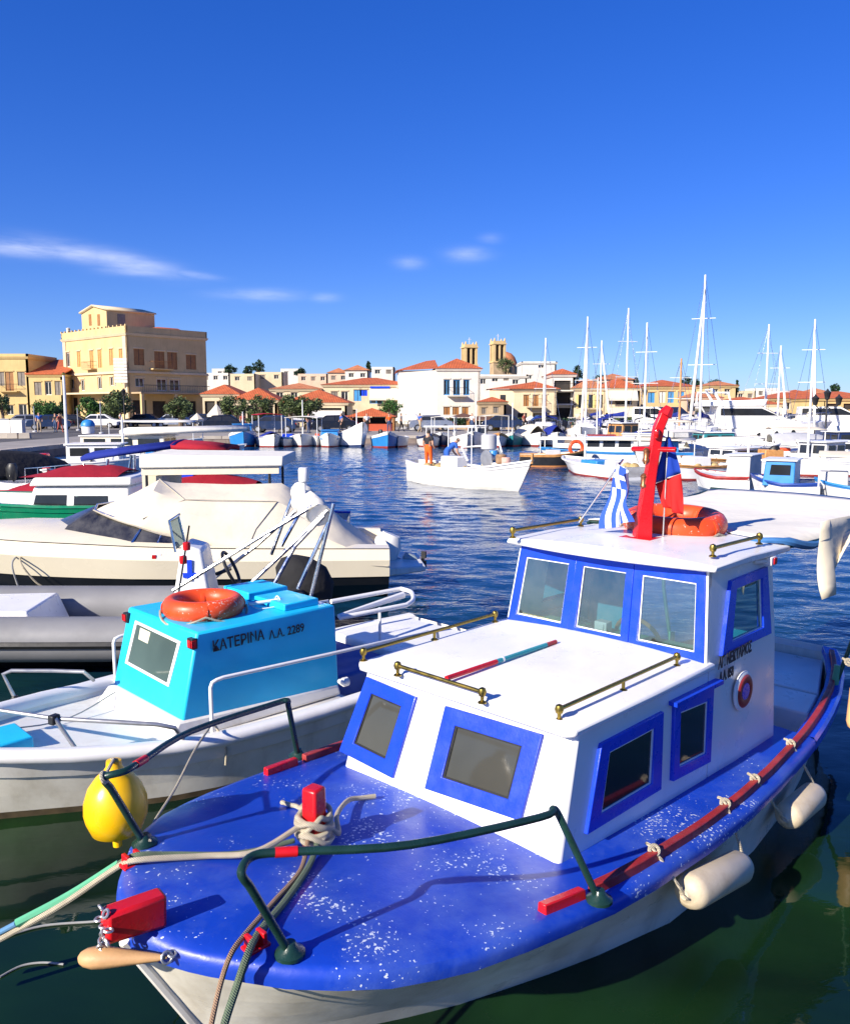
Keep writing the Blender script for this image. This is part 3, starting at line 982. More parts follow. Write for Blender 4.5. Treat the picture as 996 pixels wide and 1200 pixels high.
# -------------------------------------------------- bow rails of green pipe
def bow_rail(sg):
    f1 = FR.P(340, 1118, .70); f2 = FR.P(702, 1056, m_sheer(1.55))
    t1 = FR.P(283, 1022, 1.07); t1b = FR.P(297, 1003, 1.085); tm = FR.P(480, 990, 1.05); t2 = FR.P(632, 958, 1.0); t2b = FR.P(655, 956, .97)
    pts = [f1, f1.lerp(t1, .85), t1, t1b, FR.P(340, 998, 1.08), tm, t2, FR.P(648, 948, 1.0), t2b, f2]
    if sg > 0: pts = [Vector((p.x, -p.y, p.z)) for p in pts]
    P = [pts[0], pts[1]] + spline([pts[1], pts[2], pts[3], pts[4], pts[5], pts[6], pts[7], pts[8]], 5)[1:] + [pts[9]]
    m_ = MB(); m_.tube(P, .0155, 12)
    r_ = m_.build('bow_rail', GREEN_PIPE, boat)
    for f in (pts[0], pts[9]):
        m2 = MB(); z = m_sheer(f.x) + .01; m2.lathe([(.055, 0), (.055, .012), (.03, .03), (.02, .05)], (f.x, f.y, z - .004), 14)
        m2.build('foot_flange', GREEN_PIPE, r_)
    m2 = MB(); q0 = pts[4].lerp(pts[5], -.12); q1 = pts[4].lerp(pts[5], .06); m2.tube([q0, q1], .0185, 10); m2.build('tape_band', RED, r_)
    return pts
NRAIL = bow_rail(-1); FRAIL = bow_rail(1)

# -------------------------------------------------- bitt, stem head, chocks
bt = FR.P(369, 992, m_sheer(.95) + .02)
mb = MB(); mb.box((bt.x, 0 + bt.y, bt.z + .13), (.085, .085, .30), 0.2, .93)
mb.build('mooring_bitt', RED, boat, bevel=.012)
# stem head: stubby red post leaning forward over the bow
mb = MB()
tipb = Vector((.13, 0, .70)); dirv = Vector((-.30, 0, .14)).normalized(); sdv = Vector((0, 1, 0)); upv = dirv.cross(sdv)
sh = [tipb - dirv * .02, tipb + dirv * .28]
r0 = [sh[0] + sdv * a * .052 + upv * b * .06 for a, b in ((-1, -1), (1, -1), (1, 1), (-1, 1))]
r1 = [sh[1] + sdv * a * .048 + upv * b * .055 for a, b in ((-1, -1), (1, -1), (1, 1), (-1, 1))]
# placed from the picture: foot by (190,1060), head at (128,1082)
A0 = FR.P(192, 1062, .79); A1 = FR.P(122, 1085, .80)
dv = (A1 - A0).normalized(); su = Vector((0, 0, 1)); sv = dv.cross(su).normalized(); su = sv.cross(dv)
r0 = [A0 + sv * a * .042 + su * b * .062 for a, b in ((-1, -1), (1, -1), (1, 1), (-1, 1))]
r1 = [A1 + sv * a * .042 + su * b * .055 for a, b in ((-1, -1), (1, -1), (1, 1), (-1, 1))]
mb.loft([r0, r1], True, True, True)
mb.build('stem_head', RED, boat, bevel=.014)
mb = MB()
Aw = FR.P(92, 1122, .69); Bw = FR.P(196, 1122, .69)
pr = []
for i in range(9):
    u = (0, .03, .08, .18, .32, .5, .7, .9, 1)[i]; c_ = Aw.lerp(Bw, u); w = (.006, .024, .035, .043, .042, .034, .025, .016, .006)[i]
    pr.append((c_, w))
dv2 = (Bw - Aw).normalized(); sv2 = Vector((-dv2.y, dv2.x, 0))
rs = []
for c_, w in pr:
    rs.append([c_ + sv2 * (w * 1.0 * math.cos(k * math.pi / 4)) + Vector((0, 0, w * .8 * math.sin(k * math.pi / 4))) for k in range(8)])
mb.loft(rs, True, True, True)
mb.build('bow_roller', paint('weathered_tan_wood', (.52, .30, .13), .6, .2, 9), boat, angle=60)
links = [(A1.lerp(Aw.lerp(Bw, .25), k / 6), .014, Matrix.Rotation(k * 1.3, 3, 'X') @ Matrix.Rotation(k * .9, 3, 'Y')) for k in range(7)]
links += [(A1 + sv * (.05 * math.cos(k)) + su * (.06 * math.sin(k)), .014, Matrix.Rotation(k * 1.1, 3, 'Y')) for k in range(6)]
links += [(Bw, .02, Matrix.Rotation(1.2, 3, 'X')), (Bw + Vector((.02, .0, .004)), .014, Matrix.Rotation(.3, 3, 'X'))]
for c_, r_, M_ in links:
    mb = MB(); mb.torus(c_, r_, .005, 10, 6, M_); mb.build('chain_link', GALV, boat)
for px, py, z in ((155, 1012, .705), (300, 1108, .71)):
    q = FR.P(px, py, z); m_ = MB()
    m_.box((q.x - .025, q.y, q.z + .02), (.018, .05, .055)); m_.box((q.x + .025, q.y, q.z + .02), (.018, .05, .055)); m_.box((q.x, q.y, q.z - .002), (.09, .06, .014))
    m_.build('fairlead', RED, boat, bevel=.004)

# -------------------------------------------------- red mast on the wheelhouse roof
mbz = zR + .085
base = FR.P(752, 630, mbz)
mast_top = FR.RX(778, 484, base.x + .05)
mb = MB(); mb.box((base.x, base.y, mbz - .003), (.20, .22, .02))
mst = mb.build('mast_base', RED, boat, bevel=.004)
path = [FR.RX(px, py, base.x + dx_) for px, py, dx_ in ((752, 630, 0), (755, 600, 0), (761, 560, .01), (767, 525, .02), (771, 502, .03), (779, 483, .05))]
mb = MB()
rad = [.074, .060, .048, .043, .044, .040]
mb.tube(path, rad, 4)
mb.build('mast', RED, boat, bevel=.006)
mb = MB(); yv = Vector((0, 1, 0))
ct = FR.RX(766, 527, base.x + .02)
mb.tube([FR.RX(740, 526, base.x + .02), FR.RX(792, 527, base.x + .02)], .017, 4)
mb.build('crosstree', RED, boat, bevel=.004)
mb = MB(); mb.tube([path[-1] - Vector((0, 0, .02)), path[-1] + Vector((.02, -.02, .03))], [.048, .028], 8); mb.build('mast_cap', RED, boat)
for px, py in ((757, 533), (754, 563)):
    q = FR.RX(px, py, base.x - .03); m_ = MB()
    m_.lathe([(.010, -.045), (.022, -.042), (.022, -.025), (.018, -.02), (.018, .018), (.024, .022), (.018, .036), (.006, .045)], q, 12)
    m_.build('lantern', paint('old_brass_lantern', (.30, .12, .05), .35, .3, 20, metallic=.6), boat)
q = FR.RX(769, 508, base.x - .02); m_ = MB(); m_.lathe([(.012, -.03), (.018, -.02), (.018, .02), (.012, .03)], q, 10); m_.build('masthead_lamp', RED_LENS, boat)
# navigation light on the roof edge
q = FR.RY(902, 657, -.72); m_ = MB(); m_.box((q.x, q.y, q.z), (.075, .05, .055)); m_.tube([(q.x - .12, q.y + .05, q.z + .0), (q.x, q.y, q.z)], .016, 8)
nl = m_.build('navigation_light', WHITE, boat, bevel=.01)
m_ = MB(); m_.box((q.x + .012, q.y - .026, q.z), (.042, .012, .042)); m_.build('lens', RED_LENS, nl, bevel=.004)
# -------------------------------------------------- awning aft of the wheelhouse
def aw(px, py, z): return FR.P(px, py, z)
zA = 1.80
corners = [(690, 600), (996, 582), (1085, 640), (915, 640)]
A_ = [Vector((4.16, .78, zA - .03)), Vector((6.35, .88, zA + .05)), Vector((6.35, -.92, zA + .02)), Vector((4.16, -.72, zA - .04))]
mb = MB(); N = 16
rows = []
for i in range(N + 1):
    u = i / N; r_ = []
    for j in range(N + 1):
        v = j / N
        p = A_[0] * (1 - u) * (1 - v) + A_[1] * u * (1 - v) + A_[2] * u * v + A_[3] * (1 - u) * v
        sag = -.05 * math.sin(math.pi * u) * math.sin(math.pi * v) + .03 * math.sin(v * math.pi) + .012 * mnoise.noise((u * 4, v * 4, 1))
        edge_sag = -.03 * abs(math.sin(u * math.pi * 3)) * (1 if j in (0, N) else 0)
        r_.append(p + Vector((0, 0, sag + edge_sag)))
    rows.append(r_)
mb.loft(rows)
awn = mb.build('awning', CANVAS_W, boat, angle=80)
sm = awn.modifiers.new('thickness', 'SOLIDIFY'); sm.thickness = .006
mb = MB(); mb.tube(spline([rows[0][0] + Vector((0, 0, -.03)), rows[4][0] + Vector((0, 0, -.02)), rows[N][0] + Vector((0, 0, -.02))]), .013); 
mb.tube(spline([rows[0][N] + Vector((0, 0, -.03)), rows[4][N] + Vector((0, 0, -.02)), rows[N][N] + Vector((0, 0, -.02))]), .013)
mb.tube([rows[N][0], rows[N][N]], .013); mb.tube([rows[0][0] + Vector((.02, 0, -.02)), rows[0][N] + Vector((.02, 0, -.02))], .013)
mb.build('awning_frame', GREEN_PIPE, boat)
# rolled blue side curtain along the front edge of the awning
mb = MB(); mb.tube(spline([rows[0][N] + Vector((-.10, .20, .0)), rows[0][N] + Vector((-.03, .02, .01)), rows[2][N] + Vector((0, -.02, -.02)), rows[5][N] + Vector((0, -.02, -.03))]), [.02] * 7 + [.028] * 6 + [.02] * 6, 8)
mb.build('side_curtain_roll', paint('faded_blue_canvas', (.03, .14, .36), .8, .2, 5), boat)
# hanging torn flap
ft = [FR.RY(px, py, -.93) for px, py in ((962, 612), (985, 606), (1012, 602))]
fb = [FR.RY(px, py, -.95) for px, py in ((964, 703), (977, 688), (982, 640))]
mb = MB(); rws = []
for i in range(9):
    u = i / 8
    rws.append([ft[j // 2].lerp(ft[min(2, j // 2 + 1)], .5 * (j % 2)).lerp(fb[j // 2].lerp(fb[min(2, j // 2 + 1)], .5 * (j % 2)), u) + Vector((0, .04 * math.sin(j * 2.1 + u * 3) * (u + .2), 0)) for j in range(5)])
mb.loft(rws); fl = mb.build('awning_flap', CANVAS_C, boat, angle=80)
fl.modifiers.new('thickness', 'SOLIDIFY').thickness = .004
# green stanchions
for sg in (-1, 1):
    m_ = MB(); x0 = 5.32; m_.tube([(x0, sg * (m_plan(x0) - .03), m_sheer(x0) - .02), (x0 + .06, sg * .80, 1.05), (x0 + .12, sg * .87, zA + .0)], .016, 10)
    sp_ = m_.build('awning_pole', paint('green_pole_paint', (.015, .085, .055), .4, .3, 9), boat)
    m_ = MB(); m_.tube([(x0 - .002, sg * (m_plan(x0) - .03), m_sheer(x0) - .01), (x0 + .012, sg * (m_plan(x0) - .02), m_sheer(x0) + .15)], .026, 10); m_.build('hose_sleeve', HOSE, sp_)
# rear davit post stubs
# ================================================================== loose things on the main boat
def wpt(p): return FR.Wd(p.x, p.y, p.z)
def lifebuoy(label, c, R, r, tilt, group=None, rope=True, squash=1.0):
    t = thing('lifebuoy', label, 'lifebuoy', c, random.uniform(0, 3), group)
    t.rotation_euler = tilt
    m_ = MB(); m_.torus((0, 0, 0), R - r, r, 48, 14, None, squash); ring = m_.build('ring', ORANGE, t)
    if rope:
        pts = []
        for k in range(4):
            for j in range(8):
                a = (k + j / 8) * math.pi / 2; w = math.sin(math.pi * j / 8)
                pts.append(((R + .012 + .018 * w) * math.cos(a), (R + .012 + .018 * w) * math.sin(a), -.02 + -.05 * w * squash))
        pts.append(pts[0])
        m_ = MB(); m_.tube(pts, .008, 6); m_.build('grab_line', ROPE_W, t)
        for k in range(4):
            a = k * math.pi / 2; M = Matrix.Rotation(a, 3, 'Z') @ Matrix.Rotation(math.pi / 2, 3, 'X')
            m_ = MB(); m_.torus(Vector(((R - r) * math.cos(a), (R - r) * math.sin(a), 0)), r + .004, .004, 16, 6, M, 5.0)
            m_.build('band', ORANGE, t)
    return t
p = FR.P(790, 612, zR + .13); pw = wpt(p)
lifebuoy('orange lifebuoy lying on the white wheelhouse roof behind the red mast', pw, .345, .072, (math.radians(3), math.radians(-2), .6), squash=1.15)

def flag(name, label, P, nu, nv, colour, mats, wave):
    """P = 4 corners in world; colour(i,j)->slot"""
    m_ = MB(); c = [Vector(q) for q in P]
    nrm = (c[1] - c[0]).cross(c[3] - c[0]).normalized()
    for i in range(nu):
        for j in range(nv):
            def B(a, b):
                u, v = a / nu, b / nv
                q = c[0] * (1 - u) * (1 - v) + c[1] * u * (1 - v) + c[2] * u * v + c[3] * (1 - u) * v
                return q + nrm * wave(u, v)
            m_.cur = colour(i, j)
            m_.add([B(i, j), B(i + 1, j), B(i + 1, j + 1), B(i, j + 1)], [(0, 1, 2, 3)])
    return m_.build(name, mats, angle=180, label=label, cat='flag')
FW = canvas('flag_white', (.82, .82, .82), fold=.1); FB = canvas('flag_blue', (.035, .10, .50), fold=.1); FRD = canvas('flag_red', (.62, .02, .02), fold=.1); FB2 = canvas('flag_deep_blue', (.01, .045, .34), fold=.1)
def gr(i, j):
    # 27 x 18 grid: i along the fly, j from the top
    if i < 10 and j < 10:
        return 0 if (4 <= i < 6 or 4 <= j < 6) else 1
    return 1 if (j // 2) % 2 == 0 else 0
D0 = base.x - .02
def wq(px, py, x): return wpt(FR.RX(px, py, x))
fl_ = thing('greek_flag', 'blue and white striped flag with a cross, drooping from a thin staff', 'flag', wq(690, 606, D0))
gf = flag('cloth', None, [wq(728, 541, D0) - fl_.location, wq(705, 620, D0) - fl_.location, wq(741, 611, D0 - .1) - fl_.location, wq(736, 557, D0 - .1) - fl_.location], 27, 18, lambda i, j: gr(i, j), [FW, FB], lambda u, v: .028 * math.sin(v * 7 + u * 2.5) + .012 * math.sin(u * 9 + v * 2))
# re-lay the cloth so the hoist follows the staff
for k in ('label', 'category'):
    if k in gf: del gf[k]
gf.parent = fl_
m_ = MB(); m_.tube([wq(678, 612, D0) - fl_.location, wq(730, 538, D0) - fl_.location], .006, 6); m_.build('staff', STEEL, fl_)
# two-coloured flag hanging behind the mast
fr = thing('pennant', 'blue and red pennant hanging limp behind the red mast', 'flag', wq(782, 520, D0 + .1))
X2 = D0 + .12
def rel(px, py, x=X2): return wq(px, py, x) - fr.location
for nm, q, mat in (('blue_cloth', [(781, 512), (768, 566), (797, 554), (784, 512)], FB2), ('red_cloth', [(768, 567), (779, 594), (800, 605), (797, 555)], FRD)):
    m_ = MB(); c = [rel(*a) for a in q]; rws = []
    nn = (c[1] - c[0]).cross(c[3] - c[0]).normalized()
    for i in range(11):
        u = i / 10
        rws.append([c[0].lerp(c[1], u).lerp(c[3].lerp(c[2], u), j / 8) + nn * (.03 * math.sin(j * 1.3 + u * 2) * (.3 + u * .7)) for j in range(9)])
    m_.loft(rws); o = m_.build(nm, mat, fr, angle=180); o.modifiers.new('thickness', 'SOLIDIFY').thickness = .002
m_ = MB(); m_.tube([rel(783, 505), rel(776, 640)], .005, 6); m_.build('staff', GALV, fr)

# boat hook on the cabin roof
a = FR.P(523, 795, zT + .075); b_ = FR.P(651, 752, zT + .07)
hk = thing('boat_hook', 'teal and red painted pole lying on the white cabin roof', 'boat hook', wpt(a))
aw_, bw_ = Vector((0, 0, 0)), wpt(b_) - wpt(a)
for nm, u0, u1, mat, r in (('red_end', 0, .42, RED, .014), ('shaft', .42, .90, paint('teal_paint', (.02, .28, .32), .4), .0135), ('red_tip', .90, 1, RED_OLD, .013)):
    m_ = MB(); m_.tube([aw_.lerp(bw_, u0), aw_.lerp(bw_, u1)], r, 8); m_.build(nm, mat, hk)
m_ = MB(); m_.tube([aw_.lerp(bw_, .47), aw_.lerp(bw_, .485)], .0145, 8); m_.build('white_band', WHITE, hk)

# fenders on the near side
def fender(label, p, d, L, r, mat=FENDER, hang=None, group=None):
    t = thing('fender', label, 'fender', p, 0, group)
    d = Vector(d).normalized()
    m_ = MB(); prof = [(.02, -L / 2 - .02), (.028, -L / 2), (r * .55, -L / 2 + r * .10), (r * .86, -L / 2 + r * .35), (r, -L / 2 + r * .8), (r, 0), (r, L / 2 - r * .8), (r * .86, L / 2 - r * .35), (r * .55, L / 2 - r * .10), (.028, L / 2), (.02, L / 2 + .02)]
    m_.lathe(prof, (0, 0, 0), 24, 'x')
    q = Vector((1, 0, 0)).rotation_difference(d).to_matrix().to_4x4()
    m_.xf(q); m_.build('body', mat, t, angle=60)
    for e, hp in (hang or []):
        s = d * (L / 2 + .015) * e
        hp = Vector(hp) - Vector(p)
        mid = s.lerp(hp, .5) + Vector((.01, -.01, -.01))
        m_ = MB(); m_.tube(spline([s, mid, hp, hp + Vector((-.03, .03, .02))]), .008, 6)
        m_.torus(hp, .022, .009, 12, 6, Matrix.Rotation(1.0, 3, 'X')); m_.torus(s, .022, .007, 12, 6, Matrix.Rotation(.6, 3, 'Y'))
        m_.build('lanyard', ROPE_W, t)
    return t
def gun(px, py):
    x = FR.P(px, py, .53).x; return wpt(Vector((x, -m_plan(x) + .05, m_sheer(x) + .045)))
for (c0, c1, r, hang, lab) in (((806, 1047), (868, 1014), .083, ((-1, (777, 1018)), (1, (864, 955))), 'fat off white fender hung low between two lanyards on the blue boat'),
                            ((921, 958), (955, 930), .082, ((-1, (905, 925)), (1, (949, 882))), 'stained off white fender hung beside the wheelhouse of the blue boat')):
    z0 = .24
    x0, x1 = FR.P(c0[0], c0[1], z0).x, FR.P(c1[0], c1[1], z0).x
    yy = -(m_plan((x0 + x1) / 2) + .06)
    a = FR.RY(c0[0], c0[1], yy); b_ = FR.RY(c1[0], c1[1], yy)
    A3, B3 = wpt(a), wpt(b_); L = (B3 - A3).length
    fender(lab, (A3 + B3) / 2, B3 - A3, L + .04, r, FENDER, [(e, gun(*h)) for e, h in hang])
a = FR.RY(992, 823, -.98)
fender('peach coloured fender hanging at the stern quarter by the green hose sleeve', wpt(a) + Vector((.09, 0, -.03)), (0.05, 0, 1), .34, .075, PEACH, [(1, wpt(a) + Vector((.02, 0.05, .26)))])

# yellow mooring buoy hanging from the far bow rail
yb = FR.P(136, 945, .62)
ybw = on_y(136, 942, wpt(FRAIL[2]).y + .24)
t = thing('mooring_buoy', 'yellow pear shaped buoy hanging from the green bow rail', 'buoy', ybw)
m_ = MB(); m_.lathe([(.018, -.185), (.02, -.15), (.05, -.135), (.10, -.115), (.118, -.07), (.122, -.06), (.128, -.03), (.126, .02), (.108, .075), (.075, .12), (.045, .145), (.032, .165), (.03, .19), (.012, .195)], (0, 0, 0), 30)
m_.xf(Matrix.Scale(1.08, 4)); m_.build('body', YELLOW, t, angle=60)
m_ = MB(); m_.torus((0, 0, .19), .02, .007, 14, 6, Matrix.Rotation(math.pi / 2, 3, 'X')); m_.tube(spline([(0, 0, .19), (.03, .0, .12), (.075, -.08, .02), (.07, -.09, -.05)]), .006, 6); m_.build('line', ROPE_W, t)
m_ = MB(); rt = wpt(FRAIL[2]) - ybw; m_.tube([(0, 0, .21), rt], .008, 6); m_.torus(rt, .022, .008, 12, 6, Matrix.Rotation(1.2, 3, 'Y')); m_.build('lashing', ROPE_W, t)

# -------------------------------------------------- mooring lines
def rope(label, pts, r, mat, cat='rope', name='mooring_rope', k=6):
    pts = [Vector(p) for p in pts]
    o = pts[0].copy()
    m_ = MB(); m_.tube(spline([p - o for p in pts], k), r, 8)
    return m_.build(name, mat, None, loc=o, label=label, cat=cat)
def dk(px, py, dz=.02, x=None):
    q = FR.P(px, py, .66); q = FR.P(px, py, m_sheer(max(0, q.x)) + .02 + dz); return wpt(q)
BT = wpt(bt)
# coil round the bitt
coil = []
for k in range(46):
    a = k * .62; coil.append(BT + Vector((.068 * math.cos(a) + .008 * math.sin(k * 1.7), .068 * math.sin(a), .035 + .13 * (k / 45) + .014 * math.sin(k * 2.3))))
for k in range(14):
    a = k * .9 + 1; coil.append(BT + Vector((.08 * math.cos(a), .08 * math.sin(a), .16 - .11 * (k / 13) + .02 * math.sin(k * 1.9))))
rope('pale rope wound thickly round the red mooring bitt', coil, .0125, ROPE_W, k=4)
rope('pale mooring rope running from the red bitt over the bow beside the green hose', [BT + Vector((-.05, -.03, .12)), dk(300, 998, .06), dk(240, 1003, .03), dk(160, 1008, .03), on_z(135, 1018, .66), on_z(70, 1062, .5), on_z(-20, 1112, .3), on_z(-90, 1150, .2)], .0125, ROPE_W)
rope('grey green mooring rope lying across the bow beside the pale one', [dk(345, 985, .05), dk(280, 1000, .02), dk(200, 1001, .02), dk(160, 1002, .03), on_z(140, 1012, .64)], .012, ROPE_G)
a, b_ = on_z(140, 1012, .62), on_z(20, 1082, .42)
rope('green hose sleeve over the mooring line ahead of the bow', [a, a.lerp(b_, .5) + Vector((0, 0, -.012)), b_], .019, HOSE, 'hose', 'hose_sleeve')
rope('faded blue mooring line leading out of the green hose', [b_, on_z(-10, 1098, .33), on_z(-80, 1135, .2)], .012, paint('blue_rope', (.08, .20, .36), .8))
rope('tan mooring rope hanging over the bow from the red bitt', [BT + Vector((-.02, -.07, .07)), dk(352, 1020, .03), dk(318, 1060, .02), dk(285, 1098, .03), dk(270, 1120, .03), on_z(259, 1152, .66), on_z(248, 1200, .57), on_z(238, 1250, .48)], .010, ROPE_T)
rope('grey green frayed rope hanging over the bow beside the tan one', [BT + Vector((.02, -.07, .05)), dk(362, 1015, .03), dk(335, 1055, .02), dk(302, 1095, .03), dk(288, 1125, .03), on_z(278, 1155, .66), on_z(262, 1205, .57), on_z(250, 1260, .47)], .014, ROPE_G)
rope('short pale rope end curving from the bitt towards the cabin', [BT + Vector((.04, .05, .10)), BT + Vector((.10, .06, .03)), dk(395, 955, .06), dk(408, 938, .04), dk(425, 935, .02), dk(440, 933, .02)], .0125, ROPE_W)
rope('loose pale rope end on the blue deck behind the bitt', [dk(330, 940, .01), dk(340, 943, .015), dk(352, 948, .02), BT + Vector((-.03, .05, .05))], .011, ROPE_W)
rope('thin floating line drifting on the dark water by the bow', [on_z(0, 1100, .005), on_z(50, 1085, .005), on_z(110, 1080, .005), on_z(118, 1078, .02)], .006, paint('grey_cord', (.3, .3, .29), .8))
rope('loose scrap of cord floating on the dark water', [on_z(0, 1145, .004), on_z(25, 1132, .004), on_z(50, 1128, .004), on_z(75, 1130, .004)], .005, MATS['grey_cord'])
# ================================================================== turquoise cabin boat
KA = math.radians(90 - 46.0)
ks, kc = math.cos(KA), math.sin(KA)
ko = Vector((1.15 * ks - 5.64 * kc, 1.15 * kc + 5.64 * ks, 0))
FK = Frame(ko, KA)
kat = thing('motor_boat', 'white open motor boat with bright turquoise cabin and black lettering', 'boat', ko, KA)
KL = 4.75
def k_plan(x): return table([(0, .04), (.08, .17), (.2, .28), (.4, .42), (.7, .58), (1.1, .74), (1.6, .85), (2.2, .87), (3, .85), (4, .78), (4.75, .70)], x)
def k_sheer(x): return table([(0, .60), (.6, .52), (1.3, .45), (2.2, .42), (3.5, .42), (4.75, .44)], x)
kx = [0, .08, .2, .4, .7, 1.0, 1.3, 1.6, 2, 2.4, 2.8, 3.2, 3.6, 4, 4.4, 4.75]
rings = []
for x in kx:
    b = k_plan(x); zs = k_sheer(x); u = x / KL
    w = table([(0, .2), (.1, .5), (.25, .80), (.45, .94), (1, .95)], u)
    half = []
    for zf, yf in ((-.22, .04), (-.12, .7), (0, 1), (.10, None), (.35, None), (.62, None), (.64, None), (1, None)):
        z = zf if zf < 0 else zf * zs
        y = b * w * yf if yf else b * (w + (1 - w) * zf)
        if zf == .64: y += .018
        if zf == 1: y += .03
        xx = x + .35 * (1 - (z + .22) / (zs + .22)) * max(0, 1 - u * 1.8) ** 2
        half.append((xx, y, z))
    rings.append([(p[0], -p[1], p[2]) for p in reversed(half)] + half)
mb = MB(); hull_bands(rings, [0, 0, 1, 1, 2, 2, 2], mb); transom(mb, rings[-1])
kh = mb.build('hull', [WHITE_OLD, CREAM_HULL, paint('brown_waterline', (.11, .075, .035), .8, .4, 8)], kat, angle=50)
# rounded gunwale and foredeck well
mb = MB()
for sg in (-1, 1):
    mb.loft([[(x, sg * (k_plan(x) + q), k_sheer(x) + z) for q, z in ((.02, -.06), (.045, -.05), (.055, -.02), (.045, .012), (.01, .025), (-.05, .022), (-.09, .005), (-.10, -.04))] for x in kx])
mb.build('gunwale', WHITE, kat, angle=70)
mb = MB(); rg = []
for x in kx[1:]:
    b = max(.05, k_plan(x) - .08); z = k_sheer(x)
    zz = z - (.07 if x < 2.82 else .26)
    rg.append([(x, -b, z - .005), (x, -b * .96, zz), (x, 0, zz + .01), (x, b * .96, zz), (x, b, z - .005)])
mb.loft(rg); mb.build('deck', WHITE_OLD, kat, angle=30)
# cabin
CB0, CB1, CT0, CT1 = 1.45, 2.83, 1.62, 2.81
cz0, cz1 = .36, 1.08
cw0, cw1 = .545, .53
mb = MB()
mb.hexa([(CB0, -cw0, cz0), (CB1, -cw0, cz0), (CB1, cw0, cz0), (CB0, cw0, cz0)], [(CT0, -cw1, cz1), (CT1, -cw1, cz1), (CT1, cw1, cz1), (CT0, cw1, cz1)])
mb.build('cabin', TURQ, kat, bevel=.018)
mb = MB(); mb.hexa([(CB0 - .10, -cw0 - .04, .36), (CB1, -cw0 - .03, .36), (CB1, cw0 + .03, .36), (CB0 - .10, cw0 + .04, .36)], [(CB0 + .0, -cw0 - .006, .50), (CB1 - .01, -cw0 - .006, .44), (CB1 - .01, cw0 + .006, .44), (CB0 + .0, cw0 + .006, .50)])
mb.build('cabin_coaming', WHITE_OLD, kat, bevel=.02)
nk = Vector((-(cz1 - cz0), 0, CT0 - CB0)).normalized()
c = []
for px, py in ((148, 777), (199, 805), (213, 752), (160, 727)):
    x = 1.5
    for _ in range(6):
        p = FK.RX(px, py, x); x = CB0 + (CT0 - CB0) * (p.z - cz0) / (cz1 - cz0)
    c.append(p)
m_ = MB(); inn = frame_ring(m_, [p - nk * .01 for p in c], .05, .06, nk, .02); w = m_.build('window', WHITE, kat, bevel=.003)
m_ = MB(); m_.add([p + nk * .014 for p in inn], [(0, 1, 2, 3)]); m_.build('pane', dark_glass('green_tinted_glass', (.06, .09, .075)), w)
m_ = MB(); B_ = lambda u, v: (inn[0].lerp(inn[1], u)).lerp(inn[3].lerp(inn[2], u), v) + nk * .016
m_.slab([B_(.12, .66), B_(.36, .66), B_(.36, .95), B_(.1, .95)], .001); m_.build('permit_sticker', paint('cream_paper', (.7, .65, .45), .8), w)
for y in (-.50, .50):
    m_ = MB(); m_.box((CT0 - .02, y, cz1 - .075), (.045, .07, .075)); l = m_.build('corner_lamp', BLACK, kat, bevel=.005)
    m_ = MB(); m_.box((CT0 - .03, y - .036 * (1 if y < 0 else -1), cz1 - .075), (.035, .012, .05)); m_.box((CT0 - .044, y, cz1 - .075), (.01, .04, .05)); m_.build('lens', RED_LENS, l)
# roof hatches, pole fittings
for (xa, xb, ya, yb, h) in ((2.28, 2.60, -.44, -.02, .055), (2.28, 2.66, .06, .44, .065)):
    m_ = MB(); m_.box(((xa + xb) / 2 + .12, (ya + yb) / 2, cz1 + h / 2), (xb - xa, yb - ya, h)); m_.build('roof_hatch', TURQ, kat, bevel=.01)
m_ = MB(); a, b_ = FK.P(292, 708, cz1 + .04), FK.P(326, 703, cz1 + .05); m_.tube([a, b_], .014, 8); m_.torus(b_, .03, .006, 14, 6, Matrix.Rotation(1.4, 3, 'Y'))
m_.tube(spline([b_, b_ + Vector((.03, -.05, -.03)), a + Vector((.05, -.08, -.03)), a]), .005, 6); m_.build('roof_fitting', WHITE, kat)
# lettering
p = FK.RY(249, 763, -.545)
text_part('boat_name', 'ΚΑΤΕΡΙΝΑ', .105, INK, kat, basis((p.x, -.5475, p.z - .005), (1, 0, 0.02), (0, .025, 1)) @ Matrix.Diagonal((.82, 1, 1, 1)), .0018)
p = FK.RY(314, 749, -.545)
text_part('registration_number', 'Λ.Α. 2289', .09, INK, kat, basis((p.x + .01, -.5475, p.z - .005), (1, 0, 0.02), (0, .025, 1)) @ Matrix.Diagonal((.86, 1, 1, 1)), .001)
# white side handrail
zk = .70
yy = -.75
hp = [FK.RY(248, 830, yy), FK.RY(247, 806, yy), FK.RY(249, 800, yy), FK.RY(254, 797, yy), FK.RY(262, 794, yy), FK.RY(380, 768, yy), FK.RY(512, 738, yy)]
hp[0].z = .43
m_ = MB(); m_.tube(hp + [Vector((hp[-1].x + .05, yy, .45))], .0135, 10); m_.build('side_rail', WHITE, kat)
hp2 = [Vector((q.x, -yy, q.z)) for q in hp]; m_ = MB(); m_.tube(hp2 + [Vector((hp2[-1].x + .05, -yy, .45))], .0135, 10); m_.build('side_rail', WHITE, kat)
